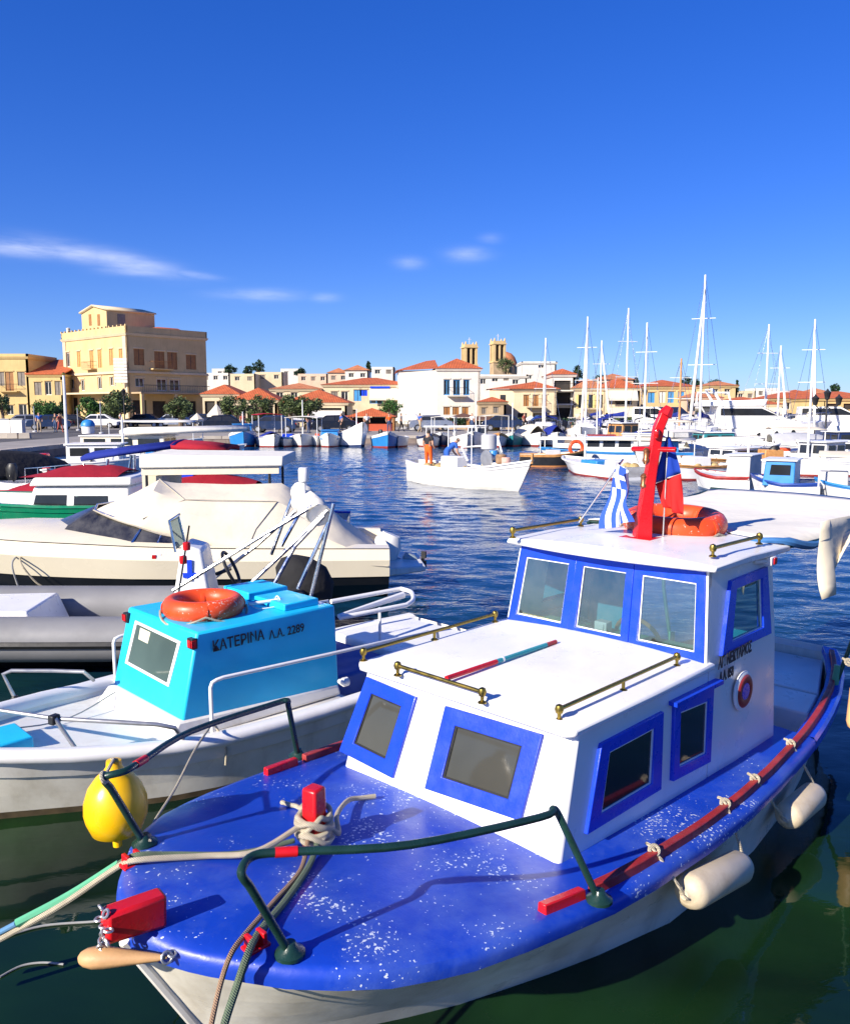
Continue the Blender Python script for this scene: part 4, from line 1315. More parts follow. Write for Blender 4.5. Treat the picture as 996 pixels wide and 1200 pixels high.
# foredeck pipe rails
for pts in ([FK.P(18, 818, .50), FK.P(4, 790, .68), FK.P(14, 786, .70), FK.P(60, 786, .68), FK.P(98, 787, .67), FK.P(110, 797, .52)],
            [FK.P(93, 883, .47), FK.P(65, 842, .70)], [FK.P(-30, 828, .70), FK.P(65, 842, .69), FK.P(185, 849, .66), FK.P(205, 853, .62), FK.P(215, 866, .47)]):
    m_ = MB(); m_.tube(pts, .014, 10); q = m_.build('bow_rail', GALV, kat)
    m_ = MB(); z = pts[0].z
    m_.lathe([(.035, -.02), (.035, -.008), (.018, .02)], pts[0] if len(pts) != 3 else pts[-1], 10); m_.build('rail_foot', BLACK, q)
m_ = MB(); q = FK.P(64, 843, .69); m_.box(q, (.06, .05, .06), .3); m_.build('rail_clamp', BLACK, kat, bevel=.008)
# turquoise hatch on the bow
m_ = MB(); q = FK.P(6, 862, .52); m_.box((q.x - .05, q.y, .485), (.34, .34, .09)); m_.build('bow_hatch', TURQ, kat, bevel=.012)
# stern deck, coaming and U-shaped pipe
mb = MB(); mb.hexa([(3.75, -.70, .30), (4.66, -.62, .30), (4.66, .62, .30), (3.75, .70, .30)], [(3.75, -.70, .44), (4.66, -.62, .45), (4.66, .62, .45), (3.75, .70, .44)]); mb.build('stern_deck', WHITE, kat, bevel=.015)
mb = MB(); mb.box((3.3, .15, .30), (.8, .9, .20)); mb.build('blue_seat', paint('dark_blue_seat', (.02, .07, .30), .6), kat, bevel=.03)  # seat in one even dark blue paint
U = [FK.P(388, 705, .78), FK.P(470, 690, .80), FK.P(482, 694, .80), FK.P(484, 703, .80), FK.P(476, 709, .79), FK.P(398, 724, .76)]
m_ = MB(); m_.tube([U[0]] + spline(U[1:5], 4) + [U[5]], .022, 10)
m_.tube([U[5].lerp(U[0], .1), U[1].lerp(U[4], .4)], [.02, .035], 8)
uf = m_.build('stern_pipe_frame', WHITE, kat)
for px, py, z in ((378, 720, .77), (445, 712, .78)):
    a = FK.P(px, py, z); m_ = MB(); m_.tube([a, Vector((a.x, a.y, .42))], .014, 8); m_.build('post', WHITE, uf)
m_ = MB(); q = FK.P(401, 800, .52); m_.torus(q, .022, .018, 16, 8, Matrix.Rotation(.7, 3, 'Y')); m_.lathe([(.02, -.03), (.035, -.02), (.035, .02), (.02, .03)], q + Vector((.03, 0, 0)), 12, 'x'); m_.build('white_pulley', WHITE, kat)
# two-lamp stick mast
a = FK.P(209, 700, cz1 + .03)
m_ = MB(); top = FK.RX(222, 616, a.x + .05); m_.tube([a, top], .007, 6)
t3 = FK.RX(221, 641, a.x + .04)
sm_ = m_.build('lamp_stick', BLACK, kat)
for px, py in ((219, 640), (215, 656)):
    q = FK.RX(px, py, a.x + .035); m_ = MB(); m_.lathe([(.01, -.035), (.028, -.03), (.030, 0), (.028, .03), (.01, .035)], q, 12); m_.build('red_lamp', RED_LENS, sm_)
q = FK.P(233, 716, cz1 + .03)
lifebuoy('orange lifebuoy with white grab line lying on the turquoise cabin roof', FK.Wd(q.x + .06, q.y + .03, cz1 + .06), .30, .062, (0, 0, .3), squash=1.25)
# lines between the boats
rope('thin pale mooring line from the turquoise boat rail down to the blue boat', [FK.Wd(hp[0].x, hp[0].y, .50), on_z(228, 880, .62), on_z(205, 925, .60), on_z(180, 965, .63), dk(176, 985, .02)], .007, ROPE_W)
rope('short pale rope end hanging from the turquoise boat rail', [FK.Wd(hp[0].x, hp[0].y, .52), FK.Wd(hp[0].x + .02, hp[0].y - .05, .46), FK.Wd(hp[0].x + .04, hp[0].y - .10, .36), FK.Wd(hp[0].x + .03, hp[0].y - .11, .24)], .008, ROPE_W)
rope('thin dark cord crossing the white foredeck of the turquoise boat', [FK.Wd(.2, .1, .58), FK.Wd(.9, .15, .45), FK.Wd(1.42, .38, .48)], .005, MATS['grey_cord'])

# ================================================================== grey inflatable behind it
ra = math.radians(4)
FR2 = Frame(Vector((-6.9, 8.45, 0)), ra)
rib = thing('inflatable_boat', 'grey inflatable boat with white console and folded canopy frame', 'boat', (-6.9, 8.45, 0), ra)
def tubeU():
    y0 = .72; pts = []
    for x, y, z in ((5.6, -y0, .36), (4.5, -y0, .36), (3, -y0, .38), (1.6, -y0 * .97, .41), (.8, -y0 * .8, .46), (.3, -y0 * .45, .52), (.1, 0, .55), (.3, y0 * .45, .52), (.8, y0 * .8, .46), (1.6, y0 * .97, .41), (3, y0, .38), (4.5, y0, .36), (5.6, y0, .36)):
        pts.append((x, y, z))
    return spline(pts, 5)
up = tubeU()
mb = MB(); mb.tube(up, [.07, .15] + [.22] * (len(up) - 4) + [.15, .07], 18); mb.build('inflatable_tube', GREY_RUB, rib, angle=60)
cen = Vector((3, 0, .36))
mb = MB(); out_ = []
for p in up[2:-2]:
    d = Vector((0, math.copysign(1, p.y) if abs(p.y) > .4 else 0, 0)) if p.x > 1.0 else (p - Vector((1.0, 0, p.z))).normalized()
    out_.append(p + d * .222)
mb.tube(out_, .035, 6); mb.build('rubbing_strake', BLACK, rib)
mb = MB(); mb.loft([[(x, -.62 * k, .22 + z), (x, 0, .20 + z), (x, .62 * k, .22 + z)] for x, k, z in ((.6, .3, .1), (1.2, .8, .05), (3, 1, 0), (5.3, 1, 0))]); mb.build('floor', paint('grey_white_floor', (.55, .55, .54), .6), rib)
mb = MB()
mb.loft([[(x, -.70 * k, .3 + z), (x, -.35 * k, -.05 + z), (x, 0, -.22 + z), (x, .35 * k, -.05 + z), (x, .70 * k, .3 + z)] for x, k, z in ((.35, .15, .2), (1, .8, .05), (3, 1, 0), (5.4, 1, 0))]); mb.build('hull', BLACK, rib)
mb = MB(); mb.box((5.35, 0, .38), (.06, 1.3, .45)); mb.build('transom', paint('grey_paint', (.3, .3, .3), .5), rib)
mb = MB(); mb.hexa([(1.5, -.48, .3), (3.0, -.48, .3), (3.0, .48, .3), (1.5, .4, .3)], [(1.55, -.42, .59), (2.9, -.44, .59), (2.9, .44, .59), (1.55, .4, .59)]); mb.build('bow_locker', WHITE, rib, bevel=.02)
# console
def R2(px, py, x): return FR2.RX(px, py, x)
cq = FR2.L(on_y(228, 690, 8.6))
mb = MB(); x = cq.x; mb.hexa([(x - .28, -.28, .22), (x + .25, -.28, .22), (x + .25, .28, .22), (x - .28, .28, .22)], [(x - .10, -.24, 1.22), (x + .10, -.24, 1.16), (x + .10, .24, 1.16), (x - .10, .24, 1.22)])
con = mb.build('console', WHITE, rib, bevel=.03)
mb = MB(); mb.box((x - .02, -.262, .95), (.05, .012, .22)); mb.box((x - .02, -.262, .90), (.14, .011, .05)); mb.build('blue_emblem', BLUE, con)
mb = MB(); mb.tube([(x - .16, -.24, 1.14), (x - .22, -.22, 1.46), (x - .16, 0, 1.5), (x - .22, .22, 1.46), (x - .16, .24, 1.14)], .013, 8); mb.build('windscreen_frame', STEEL, con)
mb = MB(); mb.slab([(x - .165, -.23, 1.16), (x - .165, .23, 1.16), (x - .22, .21, 1.45), (x - .22, -.21, 1.45)], .006); mb.build('windscreen', PANE, con)
mb = MB(); mb.torus((x + .36, -.02, .92), .19, .018, 28, 8, Matrix.Rotation(math.radians(65), 3, 'Y')); mb.tube([(x + .2, -.02, .86), (x + .36, -.02, .92)], .02); mb.build('steering_wheel', BLACK, con)
mb = MB(); mb.box((x + .9, 0, .48), (.5, .7, .5)); mb.build('seat', paint('dark_seat', (.03, .03, .035), .6), rib, bevel=.05)
# canopy frame folded aft: stainless hoops and white wrapped bundle
def rb(px, py, Y): return FR2.L(on_y(px, py, Y))
NY, FY = 7.95, 9.25
hoops = [[rb(203, 692, NY), rb(300, 632, NY), rb(372, 590, NY)], [rb(287, 690, NY), rb(330, 650, NY), rb(384, 598, NY)], [rb(330, 640, FY), rb(352, 600, FY)], [rb(349, 690, NY), rb(385, 612, NY)], [rb(364, 700, NY), rb(391, 590, NY)], [rb(318, 650, FY), rb(342, 585, FY)], [rb(310, 705, NY), rb(346, 640, NY), rb(380, 604, NY)], [rb(235, 690, FY), rb(300, 640, FY), rb(356, 590, FY)]]
for h in hoops:
    m_ = MB(); m_.tube(h, .019, 8); m_.build('hoop', STEEL, rib)
a, b_ = rb(352, 578, FY), rb(372, 600, NY)
pts = [a.lerp(b_, k / 10) + Vector((.03 * math.sin(k * 2.1), 0, .035 * math.sin(k * 1.7) - .04 * math.sin(math.pi * k / 10))) for k in range(11)]
m_ = MB(); m_.tube(spline(pts, 3), [.10 + .03 * math.sin(i * 1.9) for i in range(31)], 12); m_.build('folded_canopy', CANVAS_W, rib, angle=70)
m_ = MB(); q = rb(356, 556, 8.6); m_.lathe([(.05, -.07), (.055, -.05), (.055, .05), (.045, .07)], q, 14); m_.tube([q + Vector((0, 0, -.2)), q], .02); m_.build('gps_antenna', WHITE, rib)
# outboard under black cover
q = FR2.L(on_y(415, 690, 8.5))
m_ = MB(); ox = 5.62
rs = []
for z, sx, sy, xo in ((.35, .17, .14, .10), (.55, .24, .19, .05), (.75, .30, .22, .02), (.92, .27, .20, -.03), (1.02, .16, .13, -.08), (1.05, .05, .05, -.1)):
    rs.append([(ox + xo + sx * math.cos(k * math.pi / 6), sy * math.sin(k * math.pi / 6), z) for k in range(12)])
m_.loft(rs, True, True, True); ob = m_.build('outboard_cover', CANVAS_K, rib, angle=60)
m_ = MB(); m_.tube([(ox + .12, 0, .4), (ox + .2, 0, -.2)], [.09, .06], 10); m_.build('outboard_leg', BLACK, ob)

# ================================================================== cream speedboat with canvas cover
SA = math.radians(7)
so = Vector((-7.3, 11.35, 0)); FS = Frame(so, SA)
spd = thing('speedboat', 'cream speedboat with dark bottom under a cream canvas cover', 'boat', so, SA)
SL = 6.75
def s_plan(u): return table([(0, .04), (.06, .35), (.15, .62), (.3, .92), (.5, 1.08), (.75, 1.10), (1, 1.0)], u)
def s_sheer(u): return table([(0, 1.0), (.3, .90), (.6, .80), (1, .72)], u)
rings = []
for i in range(19):
    u = (i / 18) ** 1.2; x = SL * u; b = s_plan(u); zs = s_sheer(u); w = table([(0, .15), (.2, .5), (.4, .8), (1, .88)], u)
    half = []
    for zf, k in ((-.3, .05), (0, .72), (.30, .94), (.46, 1.0), (.48, 1.02), (.8, 1.04), (1, 1.0)):
        z = zf if zf < 0 else zf * zs
        y = b * (w * k if zf < .3 else lerp(w, 1, min(1, (zf + .2))) * k)
        half.append((x + 1.0 * (1 - (z + .3) / (zs + .3)) * (1 - u) ** 3, max(y, .01), z))
    rings.append([(p[0], -p[1], p[2]) for p in reversed(half)] + half)
mb = MB(); hull_bands(rings, [0, 0, 1, 1, 1, 1], mb); transom(mb, rings[-1]); mb.build('hull', [CREAM, paint('black_bottom_paint', (.012, .013, .016), .45, .2, 2)], spd, angle=40)
mb = MB(); rg = []
for i in range(13):
    u = i / 12 * .62; b = s_plan(u); z = s_sheer(u)
    rg.append([(SL * u, b * q, z + .012 + (.16 * (1 - q * q)) * min(1, u * 4)) for q in (-1, -.8, -.5, 0, .5, .8, 1)])
mb.loft(rg); mb.build('foredeck', CREAM, spd, angle=60)
mb = MB()
for sg in (-1, 1):
    mb.loft([[(SL * u, sg * s_plan(u), s_sheer(u) + .013), (SL * u, sg * (s_plan(u) - .25), s_sheer(u) + .03), (SL * u, sg * (s_plan(u) - .27), .3)] for u in (.6, .7, .8, .9, 1)])
mb.build('side_deck', CREAM, spd)
def sp(px, py, y): return FS.RY(px, py, y)
ny = -1.0
# windscreen
WB = [sp(50, 636, -.55), sp(150, 645, ny), sp(208, 643, ny)]
WT = [sp(112, 598, -.50), sp(166, 618, -.86), sp(210, 629, -.9)]
WB = [Vector((p.x, p.y, p.z)) for p in WB]
def mir(p): return Vector((p.x, -p.y, p.z))
m_ = MB(); tip_b = Vector((WB[0].x - .35, 0, WB[0].z + .06)); tip_t = Vector((WT[0].x - .1, 0, WT[0].z + .02))
bs = [WB[2], WB[1], WB[0], tip_b, mir(WB[0]), mir(WB[1]), mir(WB[2])]; ts = [WT[2], WT[1], WT[0], tip_t, mir(WT[0]), mir(WT[1]), mir(WT[2])]
m_.loft([bs, ts]); ws = m_.build('windscreen', SMOKE, spd, angle=50)
m_ = MB(); m_.tube(ts, .016, 6); m_.tube([WB[1], WT[1]], .018, 6); m_.tube([WB[2].lerp(WB[1], .45), WT[2].lerp(WT[1], .45)], .012, 6); m_.tube([mir(WB[1]), mir(WT[1])], .018, 6); m_.build('windscreen_frame', STEEL, ws)
m_ = MB(); m_.hexa([(WB[1].x - .2, -.9, WB[1].z - .3), (WB[2].x + 2.6, -.9, WB[2].z - .4), (WB[2].x + 2.6, .9, WB[2].z - .4), (WB[1].x - .2, .9, WB[1].z - .3)], [(WB[1].x - .2, -.9, WB[1].z - .05), (WB[2].x + 2.6, -.9, WB[2].z - .15), (WB[2].x + 2.6, .9, WB[2].z - .15), (WB[1].x - .2, .9, WB[1].z - .05)])
m_.build('cockpit', BLACK, spd)
# canvas cover
st_ = [([sp(110, 598, -.52), sp(114, 597, -.45), sp(118, 595, -.3), Vector((sp(122, 593, 0).x, 0, sp(122, 593, 0).z))]),
       ([sp(160, 617, -.88), sp(175, 600, -.8), sp(180, 575, -.55), sp(187, 562, 0)]),
       ([sp(208, 630, -.92), sp(214, 600, -.85), sp(217, 586, -.62), sp(220, 566, 0)]),
       ([sp(288, 648, -1.0), sp(300, 620, -.9), sp(325, 588, -.62), sp(330, 566, 0)]),
       ([sp(380, 656, -1.03), sp(385, 632, -.95), sp(392, 612, -.6), sp(390, 598, 0)]),
       ([sp(455, 664, -1.02), sp(456, 659, -.95), sp(456, 654, -.6), sp(455, 648, 0)])]
rws = []
for s_ in st_:
    rws.append([Vector(p) for p in s_] + [mir(p) for p in reversed(s_[:-1])])
fine = []
for j in range(7):
    ln = []
    for r0_, r1_ in zip(rws, rws[1:]):
        for q in range(5): ln.append(r0_[j].lerp(r1_[j], q / 5) + Vector((0, 0, -.018 * math.sin(math.pi * q / 5))))
    fine.append(ln + [rws[-1][j]])
cols = []
for i in range(len(fine[0])):
    r_ = [fine[j][i] for j in range(7)]
    rr_ = []
    for a_, b_ in zip(r_, r_[1:]):
        for q in range(3): rr_.append(a_.lerp(b_, q / 3))
    rr_.append(r_[-1])
    cols.append([p + Vector((0, 0, .005 * mnoise.noise((p.x * 2, p.y * 2, 2)))) for p in rr_])
m_ = MB(); m_.loft(cols); cv = m_.build('canvas_cover', CANVAS_C, spd, angle=32); cv.modifiers.new('thickness', 'SOLIDIFY').thickness = .006
m_ = MB()
m_.tube([p + Vector((0, -.006, .006)) for p in [st_[1][0].lerp(st_[1][1], .5), st_[2][2], st_[3][2]]], .007, 6); m_.tube([st_[2][2] + Vector((0, -.005, .005)), st_[1][3] + Vector((0, -.0, .01))], .006, 6)
m_.tube([p + Vector((0, -.005, .004)) for p in (st_[3][2], st_[3][1], st_[3][0])], .006, 6); m_.tube([p + Vector((0, -.005, .005)) for p in fine[0]], .01, 6)
m_.build('cover_seam', paint('grey_webbing', (.40, .36, .29), .8), cv)
m_ = MB(); q = sp(184, 652, -1.09); m_.box((q.x, q.y - .01, q.z), (.13, .03, .07)); nl_ = m_.build('side_light', WHITE, spd, bevel=.01); m_ = MB(); m_.box((q.x - .03, q.y - .026, q.z), (.05, .02, .05)); m_.build('lens', RED_LENS, nl_)
m_ = MB(); q = FS.RY(30, 648, -.6); m_.box((q.x, q.y, q.z), (.16, .05, .05)); m_.tube([(q.x - .13, q.y, q.z + .03), (q.x + .13, q.y, q.z + .03)], .014); m_.build('bow_cleat', GALV, spd)
q0 = FS.RY(30, 648, -.6); q1 = FS.RY(25, 692, -1.0); q2 = FS.RY(55, 690, -1.0)
for lab, e in (('thin dark mooring line over the side of the cream speedboat', q1), ('thin pale mooring line over the side of the cream speedboat', q2)):
    A3 = FS.Wd(q0.x, q0.y, q0.z + .03); B3 = FS.Wd(e.x, e.y, e.z); rope(lab, [A3, A3.lerp(B3, .3) + Vector((0, -.3, .06)), A3.lerp(B3, .7) + Vector((0, -.15, -.02)), B3], .012, MATS['grey_cord'] if e is q1 else ROPE_W)
# stern: outboard tilted up, bathing platform
E_ = sp(460, 664, 0)
m_ = MB(); m_.hexa([(SL - .02, -.8, .30), (SL + .55, -.55, .32), (SL + .55, .55, .32), (SL - .02, .8, .30)], [(SL - .02, -.8, .42), (SL + .55, -.55, .40), (SL + .55, .55, .40), (SL - .02, .8, .42)]); m_.build('bathing_platform', WHITE_OLD, spd, bevel=.02)
ob = MB(); rs = []
pc = [FS.RY(px, py, 0) for px, py in ((437, 640), (446, 626), (458, 640), (470, 660))]
def rndbox(path, sx, sy, mat, nm, par, n=10):
    m_ = MB(); rs = []
    for i, p in enumerate(path):
        t = (path[min(i + 1, len(path) - 1)] - path[max(i - 1, 0)]).normalized(); u = Vector((0, 1, 0)); w = t.cross(u).normalized()
        rs.append([p + u * (sy[i] * math.copysign(abs(math.cos(a)) ** .6, math.cos(a))) + w * (sx[i] * math.copysign(abs(math.sin(a)) ** .6, math.sin(a))) for a in [2 * math.pi * k / n for k in range(n)]])
    m_.loft(rs, True, True, True); return m_.build(nm, mat, par, angle=50)
cp_ = [FS.RY(px, py, 0) for px, py in ((446, 660), (450, 648), (455, 636), (459, 626))]
oc = rndbox(cp_, [.16, .2, .2, .13], [.14, .18, .18, .12], WHITE_OLD, 'outboard_cowl', spd)
rndbox([FS.RY(px, py, 0) for px, py in ((452, 655), (466, 660), (478, 664))], [.10, .09, .06], [.08, .07, .05], GALV, 'outboard_leg', oc)
rndbox([FS.RY(px, py, 0) for px, py in ((474, 650), (482, 656), (490, 662))], [.05, .09, .06], [.05, .08, .05], paint('grey_green_engine', (.35, .42, .42), .4), 'gearcase', oc)
m_ = MB(); q = FS.RY(493, 655, 0)
for k in range(3): m_.box((q.x + .04, q.y + .08 * math.cos(k * 2.1), q.z + .08 * math.sin(k * 2.1)), (.04, .07, .10), k)
m_.build('propeller', BLACK, oc)
m_ = MB(); q = FS.RY(452, 646, -.19); m_.box((q.x, q.y, q.z), (.10, .012, .05)); m_.build('red_stripe', RED_LENS, oc)
# ================================================================== moored boats, built from one generator
PIPE_W = paint('white_pipe', (.75, .75, .73), .35, .05, 4)
GREY_C = paint('light_grey_paint', (.5, .5, .5), .5, .1, 2)
DARK_IN = paint('dark_interior', (.03, .03, .03), .8, .2, 2)
def panes(par, cab, w, x0, x1, z0, z1, n, sg, mat=None, lean=0.0, name='window'):
    """n windows in a row on the side y = sg*w, each a frame with a pane"""
    g = (x1 - x0) / n
    for i in range(n):
        a, b = x0 + g * (i + .1), x0 + g * (i + .9)
        m_ = MB(); y = sg * w
        m_.hexa([(a, y - .012, z0), (b, y - .012, z0), (b, y + .012, z0), (a, y + .012, z0)], [(a + lean, y - .012, z1), (b, y - .012, z1), (b, y + .012, z1), (a + lean, y + .012, z1)])
        m_.build(name, mat or PANE_K, cab)
def moored(label, p, ang, L=5.0, B=1.9, zb=.95, zm=.6, zs=.65, hull=None, band=None, bot=None, inner=None, stern=.75, cabin=None, awning=None, mast=0, outboard=None, cover=None, box=None, rail=False, drum=None, group=None, name='fishing_boat', decked=0.35, dinghy=False, cat='boat', net=False):
    hull = hull or WHITE; band = band or hull; bot = bot or RED_BOT; inner = inner or WHITE_OLD
    t = thing(name, label, cat, (p[0], p[1], 0), ang, group)
    # origin at mid length
    X = lambda u: (u - .5) * L
    plan = lambda u: B / 2 * table([(0, .03), (.04, .2), (.1, .42), (.2, .68), (.35, .92), (.5, 1), (.75, .96), (1, stern)], u)
    sh = lambda u: table([(0, zb), (.2, lerp(zb, zm, .55)), (.5, zm), (.8, lerp(zm, zs, .5)), (1, zs)], u)
    rings = []
    for i in range(15):
        u = (i / 14) ** 1.25; b = plan(u); z1 = sh(u); w = table([(0, .15), (.15, .5), (.4, .86), (1, .88)], u)
        half = []
        for zf in (-.3, 0, .12, .45, .8, .82, 1):
            z = zf if zf < 0 else zf * z1
            y = b * w * .3 if zf < 0 else b * (w + (1 - w) * zf)
            if zf >= .82: y += .02
            half.append((X(u) + .13 * L * (1 - (z + .3) / (z1 + .3)) * (1 - u) ** 3, max(y, .01), z))
        rings.append([(q[0], -q[1], q[2]) for q in reversed(half)] + half)
    m_ = MB(); hull_bands(rings, [1, 0, 0, 0, 2, 2], m_); transom(m_, rings[-1]); m_.build('hull', [hull, band, bot], t, angle=45)
    m_ = MB(); rg = []
    us = [0.02, .08, .16, .26, decked, decked + .001, .5, .65, .8, .92, 1]
    for u in us:
        b = max(.02, plan(u) - .07); z = sh(u)
        zz = z - .05 if u <= decked else max(.12, z - .38)
        w = table([(0, .15), (.15, .5), (.4, .86), (1, .88)], u); bb = max(.015, min(b * .97, plan(u) * (w + (1 - w) * zz / z) - .05))
        rg.append([(X(u), -b, z), (X(u), -bb, zz), (X(u), bb, zz), (X(u), b, z)])
    m_.loft(rg); m_.add(rg[-1], [(0, 1, 2, 3)]); m_.build('deck', inner, t, angle=25)
    m_ = MB()
    for sg in (-1, 1):
        m_.loft([[(X(u), sg * (plan(u) + .035), sh(u) - .03), (X(u), sg * (plan(u) + .03), sh(u) + .015), (X(u), sg * (plan(u) - .075), sh(u) + .015), (X(u), sg * (plan(u) - .08), sh(u) - .02)] for u in (0, .04, .1, .2, .35, .5, .7, .85, 1)])
    m_.build('gunwale', band, t, angle=60)
    if cabin:
        u0, u1, wf, h, cm, rm, nw = cabin
        x0, x1 = X(u0), X(u1); z0 = sh((u0 + u1) / 2) - .1; w = wf * B / 2; z1 = z0 + h
        m_ = MB(); m_.hexa([(x0, -w, z0), (x1, -w, z0), (x1, w, z0), (x0, w, z0)], [(x0 + .1 * h, -w * .94, z1), (x1, -w * .94, z1), (x1, w * .94, z1), (x0 + .1 * h, w * .94, z1)])
        cb = m_.build('cabin', cm, t, bevel=.03)
        m_ = MB(); m_.box(((x0 + x1) / 2, 0, z1 + .025), (x1 - x0 + .12, w * 2.06, .05)); m_.build('cabin_roof', rm, t, bevel=.02)
        if nw:
            for sg in (-1, 1): panes(t, cb, w * .975, x0 + .12, x1 - .05, z0 + h * .45, z0 + h * .86, nw, sg, lean=.04)
            k = 2
            for i in range(k):
                m_ = MB(); ya, yb = -w * .85 + i * w * .9, -w * .85 + i * w * .9 + w * .75
                q = lambda y, f: (x0 + .1 * h * f - .012, y, z0 + h * f)
                m_.hexa([q(ya, .45), (q(ya, .45)[0] + .03, ya, q(ya, .45)[2]), (q(yb, .45)[0] + .03, yb, q(yb, .45)[2]), q(yb, .45)], [q(ya, .86), (q(ya, .86)[0] + .03, ya, q(ya, .86)[2]), (q(yb, .86)[0] + .03, yb, q(yb, .86)[2]), q(yb, .86)])
                m_.build('window', PANE_K, cb)
    if awning:
        u0, u1, z, am, wf = awning
        x0, x1 = X(u0), X(u1); w = wf * B / 2
        m_ = MB(); m_.loft([[(x, w * q, z + .09 * (1 - q * q) + .02 * mnoise.noise((x * 1.5, q * 2, L))) for q in (-1, -.95, -.5, 0, .5, .95, 1)] for x in [lerp(x0, x1, k / 6) for k in range(7)]])
        a_ = m_.build('awning', am, t, angle=60); a_.modifiers.new('thickness', 'SOLIDIFY').thickness = .04
        for x in (x0 + .05, x1 - .05):
            for sg in (-1, 1):
                m_ = MB(); m_.tube([(x, sg * w * .93, max(.2, sh(.5) - .1)), (x, sg * w * .93, z)], .025, 6); m_.build('awning_post', PIPE_W, t)
    if mast:
        m_ = MB(); m_.tube([(X(.3), 0, sh(.3)), (X(.3), 0, mast)], [.05, .03], 8); m_.build('mast', WOOD if name == 'wooden_boat' else PIPE_W, t)
    if outboard:
        m_ = MB(); x = X(1) + .1
        rs = [[(x + xo + sx * math.cos(k * math.pi / 5), sy * math.sin(k * math.pi / 5), z) for k in range(10)] for z, sx, sy, xo in ((zs - .05, .10, .08, 0), (zs + .12, .20, .15, .02), (zs + .38, .22, .16, 0), (zs + .5, .12, .1, -.03))]
        m_.loft(rs, True, True, True); ob = m_.build('outboard_cowl', outboard, t)
        m_ = MB(); m_.tube([(x, 0, zs), (x + .08, 0, -.3)], [.07, .05], 8); m_.build('outboard_leg', BLACK, ob)
    if cover:
        u0, u1, h, m0 = cover
        m_ = MB(); rg = []
        for k in range(9):
            u = lerp(u0, u1, k / 8); b = plan(u) + .04; z = sh(u) + .02; hh = h * math.sin(math.pi * min(1, .15 + k / 8 * .75)) ** .6
            rg.append([(X(u), b * q, z - .05 * (abs(q) > .99) + hh * (1 - abs(q) ** 1.5) + .02 * mnoise.noise((u * 9, q * 3, 4))) for q in (-1, -.97, -.6, -.25, 0, .25, .6, .97, 1)])
        m_.loft(rg); m_.build('cover', m0, t, angle=70)
    for bx in (box or []):
        u, y, l, w, h, m0, nm = bx
        m_ = MB(); m_.box((X(u), y, sh(u) - .2 + h / 2), (l, w, h), 0, .94); m_.build(nm, m0, t, bevel=.03)
    if drum:
        m_ = MB(); m_.lathe([(.02, -.3), (.28, -.29), (.28, -.25), (.1, -.24), (.1, .24), (.28, .25), (.28, .29), (.02, .3)], (X(drum), 0, sh(drum) + .25), 16, 'y'); m_.build('net_hauler', GALV, t)
    if rail:
        for sg in (-1, 1):
            pts = [(X(u), sg * (plan(u) - .05), sh(u) + (0 if i == 0 else .42)) for i, u in enumerate((.03, .06, .15, .28, .4))]
            m_ = MB(); m_.tube(pts + [(X(.41), sg * (plan(.41) - .05), sh(.41))], .014, 6)
            for u in (.15, .28): m_.tube([(X(u), sg * (plan(u) - .05), sh(u)), (X(u), sg * (plan(u) - .05), sh(u) + .42)], .012, 6)
            m_.build('pulpit_rail', STEEL, t)
    if net:
        m_ = MB()
        for k in range(7):
            a = random.uniform(0, 6.3); m_.lathe([(.02, -.12), (.16, -.10), (.2, 0), (.14, .1), (.02, .14)], (X(.55 + .05 * k), random.uniform(-.3, .3), sh(.5) - .05), 9)
        n_ = m_.build('fishing_nets', paint('net_yellow_ochre', (.42, .30, .13), .9, .3, 9), t); n_['kind'] = 'stuff'
    return t
def wl(px, py): return on_z(px, py, 0)
def between(pa, pb):
    """centre, angle and length from the bow and stern waterline pixels"""
    a, b = wl(*pa), wl(*pb); d = b - a
    return (a + b) / 2, math.atan2(d.y, d.x), d.length
# --- the white double-ender under way in mid harbour
c, an, Lc = between((617, 577), (489, 563))
whb = moored('white double ended fishing boat with two fishermen, alone in open water', c, an, Lc + .5, 1.85, 1.02, .62, .74, WHITE, WHITE, paint('pale_waterline', (.6, .58, .52), .6), stern=.35, decked=.30, box=[(.60, .1, .9, .5, .55, WHITE, 'engine_box'), (.24, 0, .35, .5, .3, WHITE, 'bow_locker')], drum=.30, net=True)
m_ = MB(); m_.box((-Lc / 2 - .22, 0, 1.06), (.07, .07, .32)); m_.build('stem_post', WOOD, whb, bevel=.01)
FWB = Frame(c, an)
def wb(px, py, y=0): return FWB.RY(px, py, y)
for a_, b_ in (((497, 500), (556, 500)),):
    A3, B3 = wb(*a_), wb(*b_)
    m_ = MB(); m_.tube([A3, B3], .035, 8); m_.build('canopy_bar', PIPE_W, whb)
    for u in (.05, .5, .95):
        q = A3.lerp(B3, u); m_ = MB(); m_.tube([q, (q.x, q.y, .45)], .02, 6); m_.build('canopy_post', PIPE_W, whb)
for px, py, r, h, m0, nm in ((578, 535, .14, .40, BLUE_L, 'blue_drum'), (573, 518, .26, .5, GREY_C, 'grey_tank'), (587, 538, .17, .3, paint('net_brown', (.28, .17, .09), .9, .3, 9), 'net_basket'), (593, 540, .15, .22, paint('pink_net', (.6, .36, .30), .9, .2, 9), 'net_basket')):
    q = wb(px, py, -.1 if nm != 'net_basket' else .2); m_ = MB(); m_.lathe([(r * .85, -h / 2), (r, -h / 2 + .03), (r, h / 2 - .03), (r * .85, h / 2)], q, 14); m_.build(nm, m0, whb)
m_ = MB(); m_.tube([wb(548, 540), wb(541, 524), wb(575, 522)], .04, 8); m_.tube([wb(583, 512), wb(588, 530)], .03, 8); m_.build('hauling_frame', WHITE, whb)
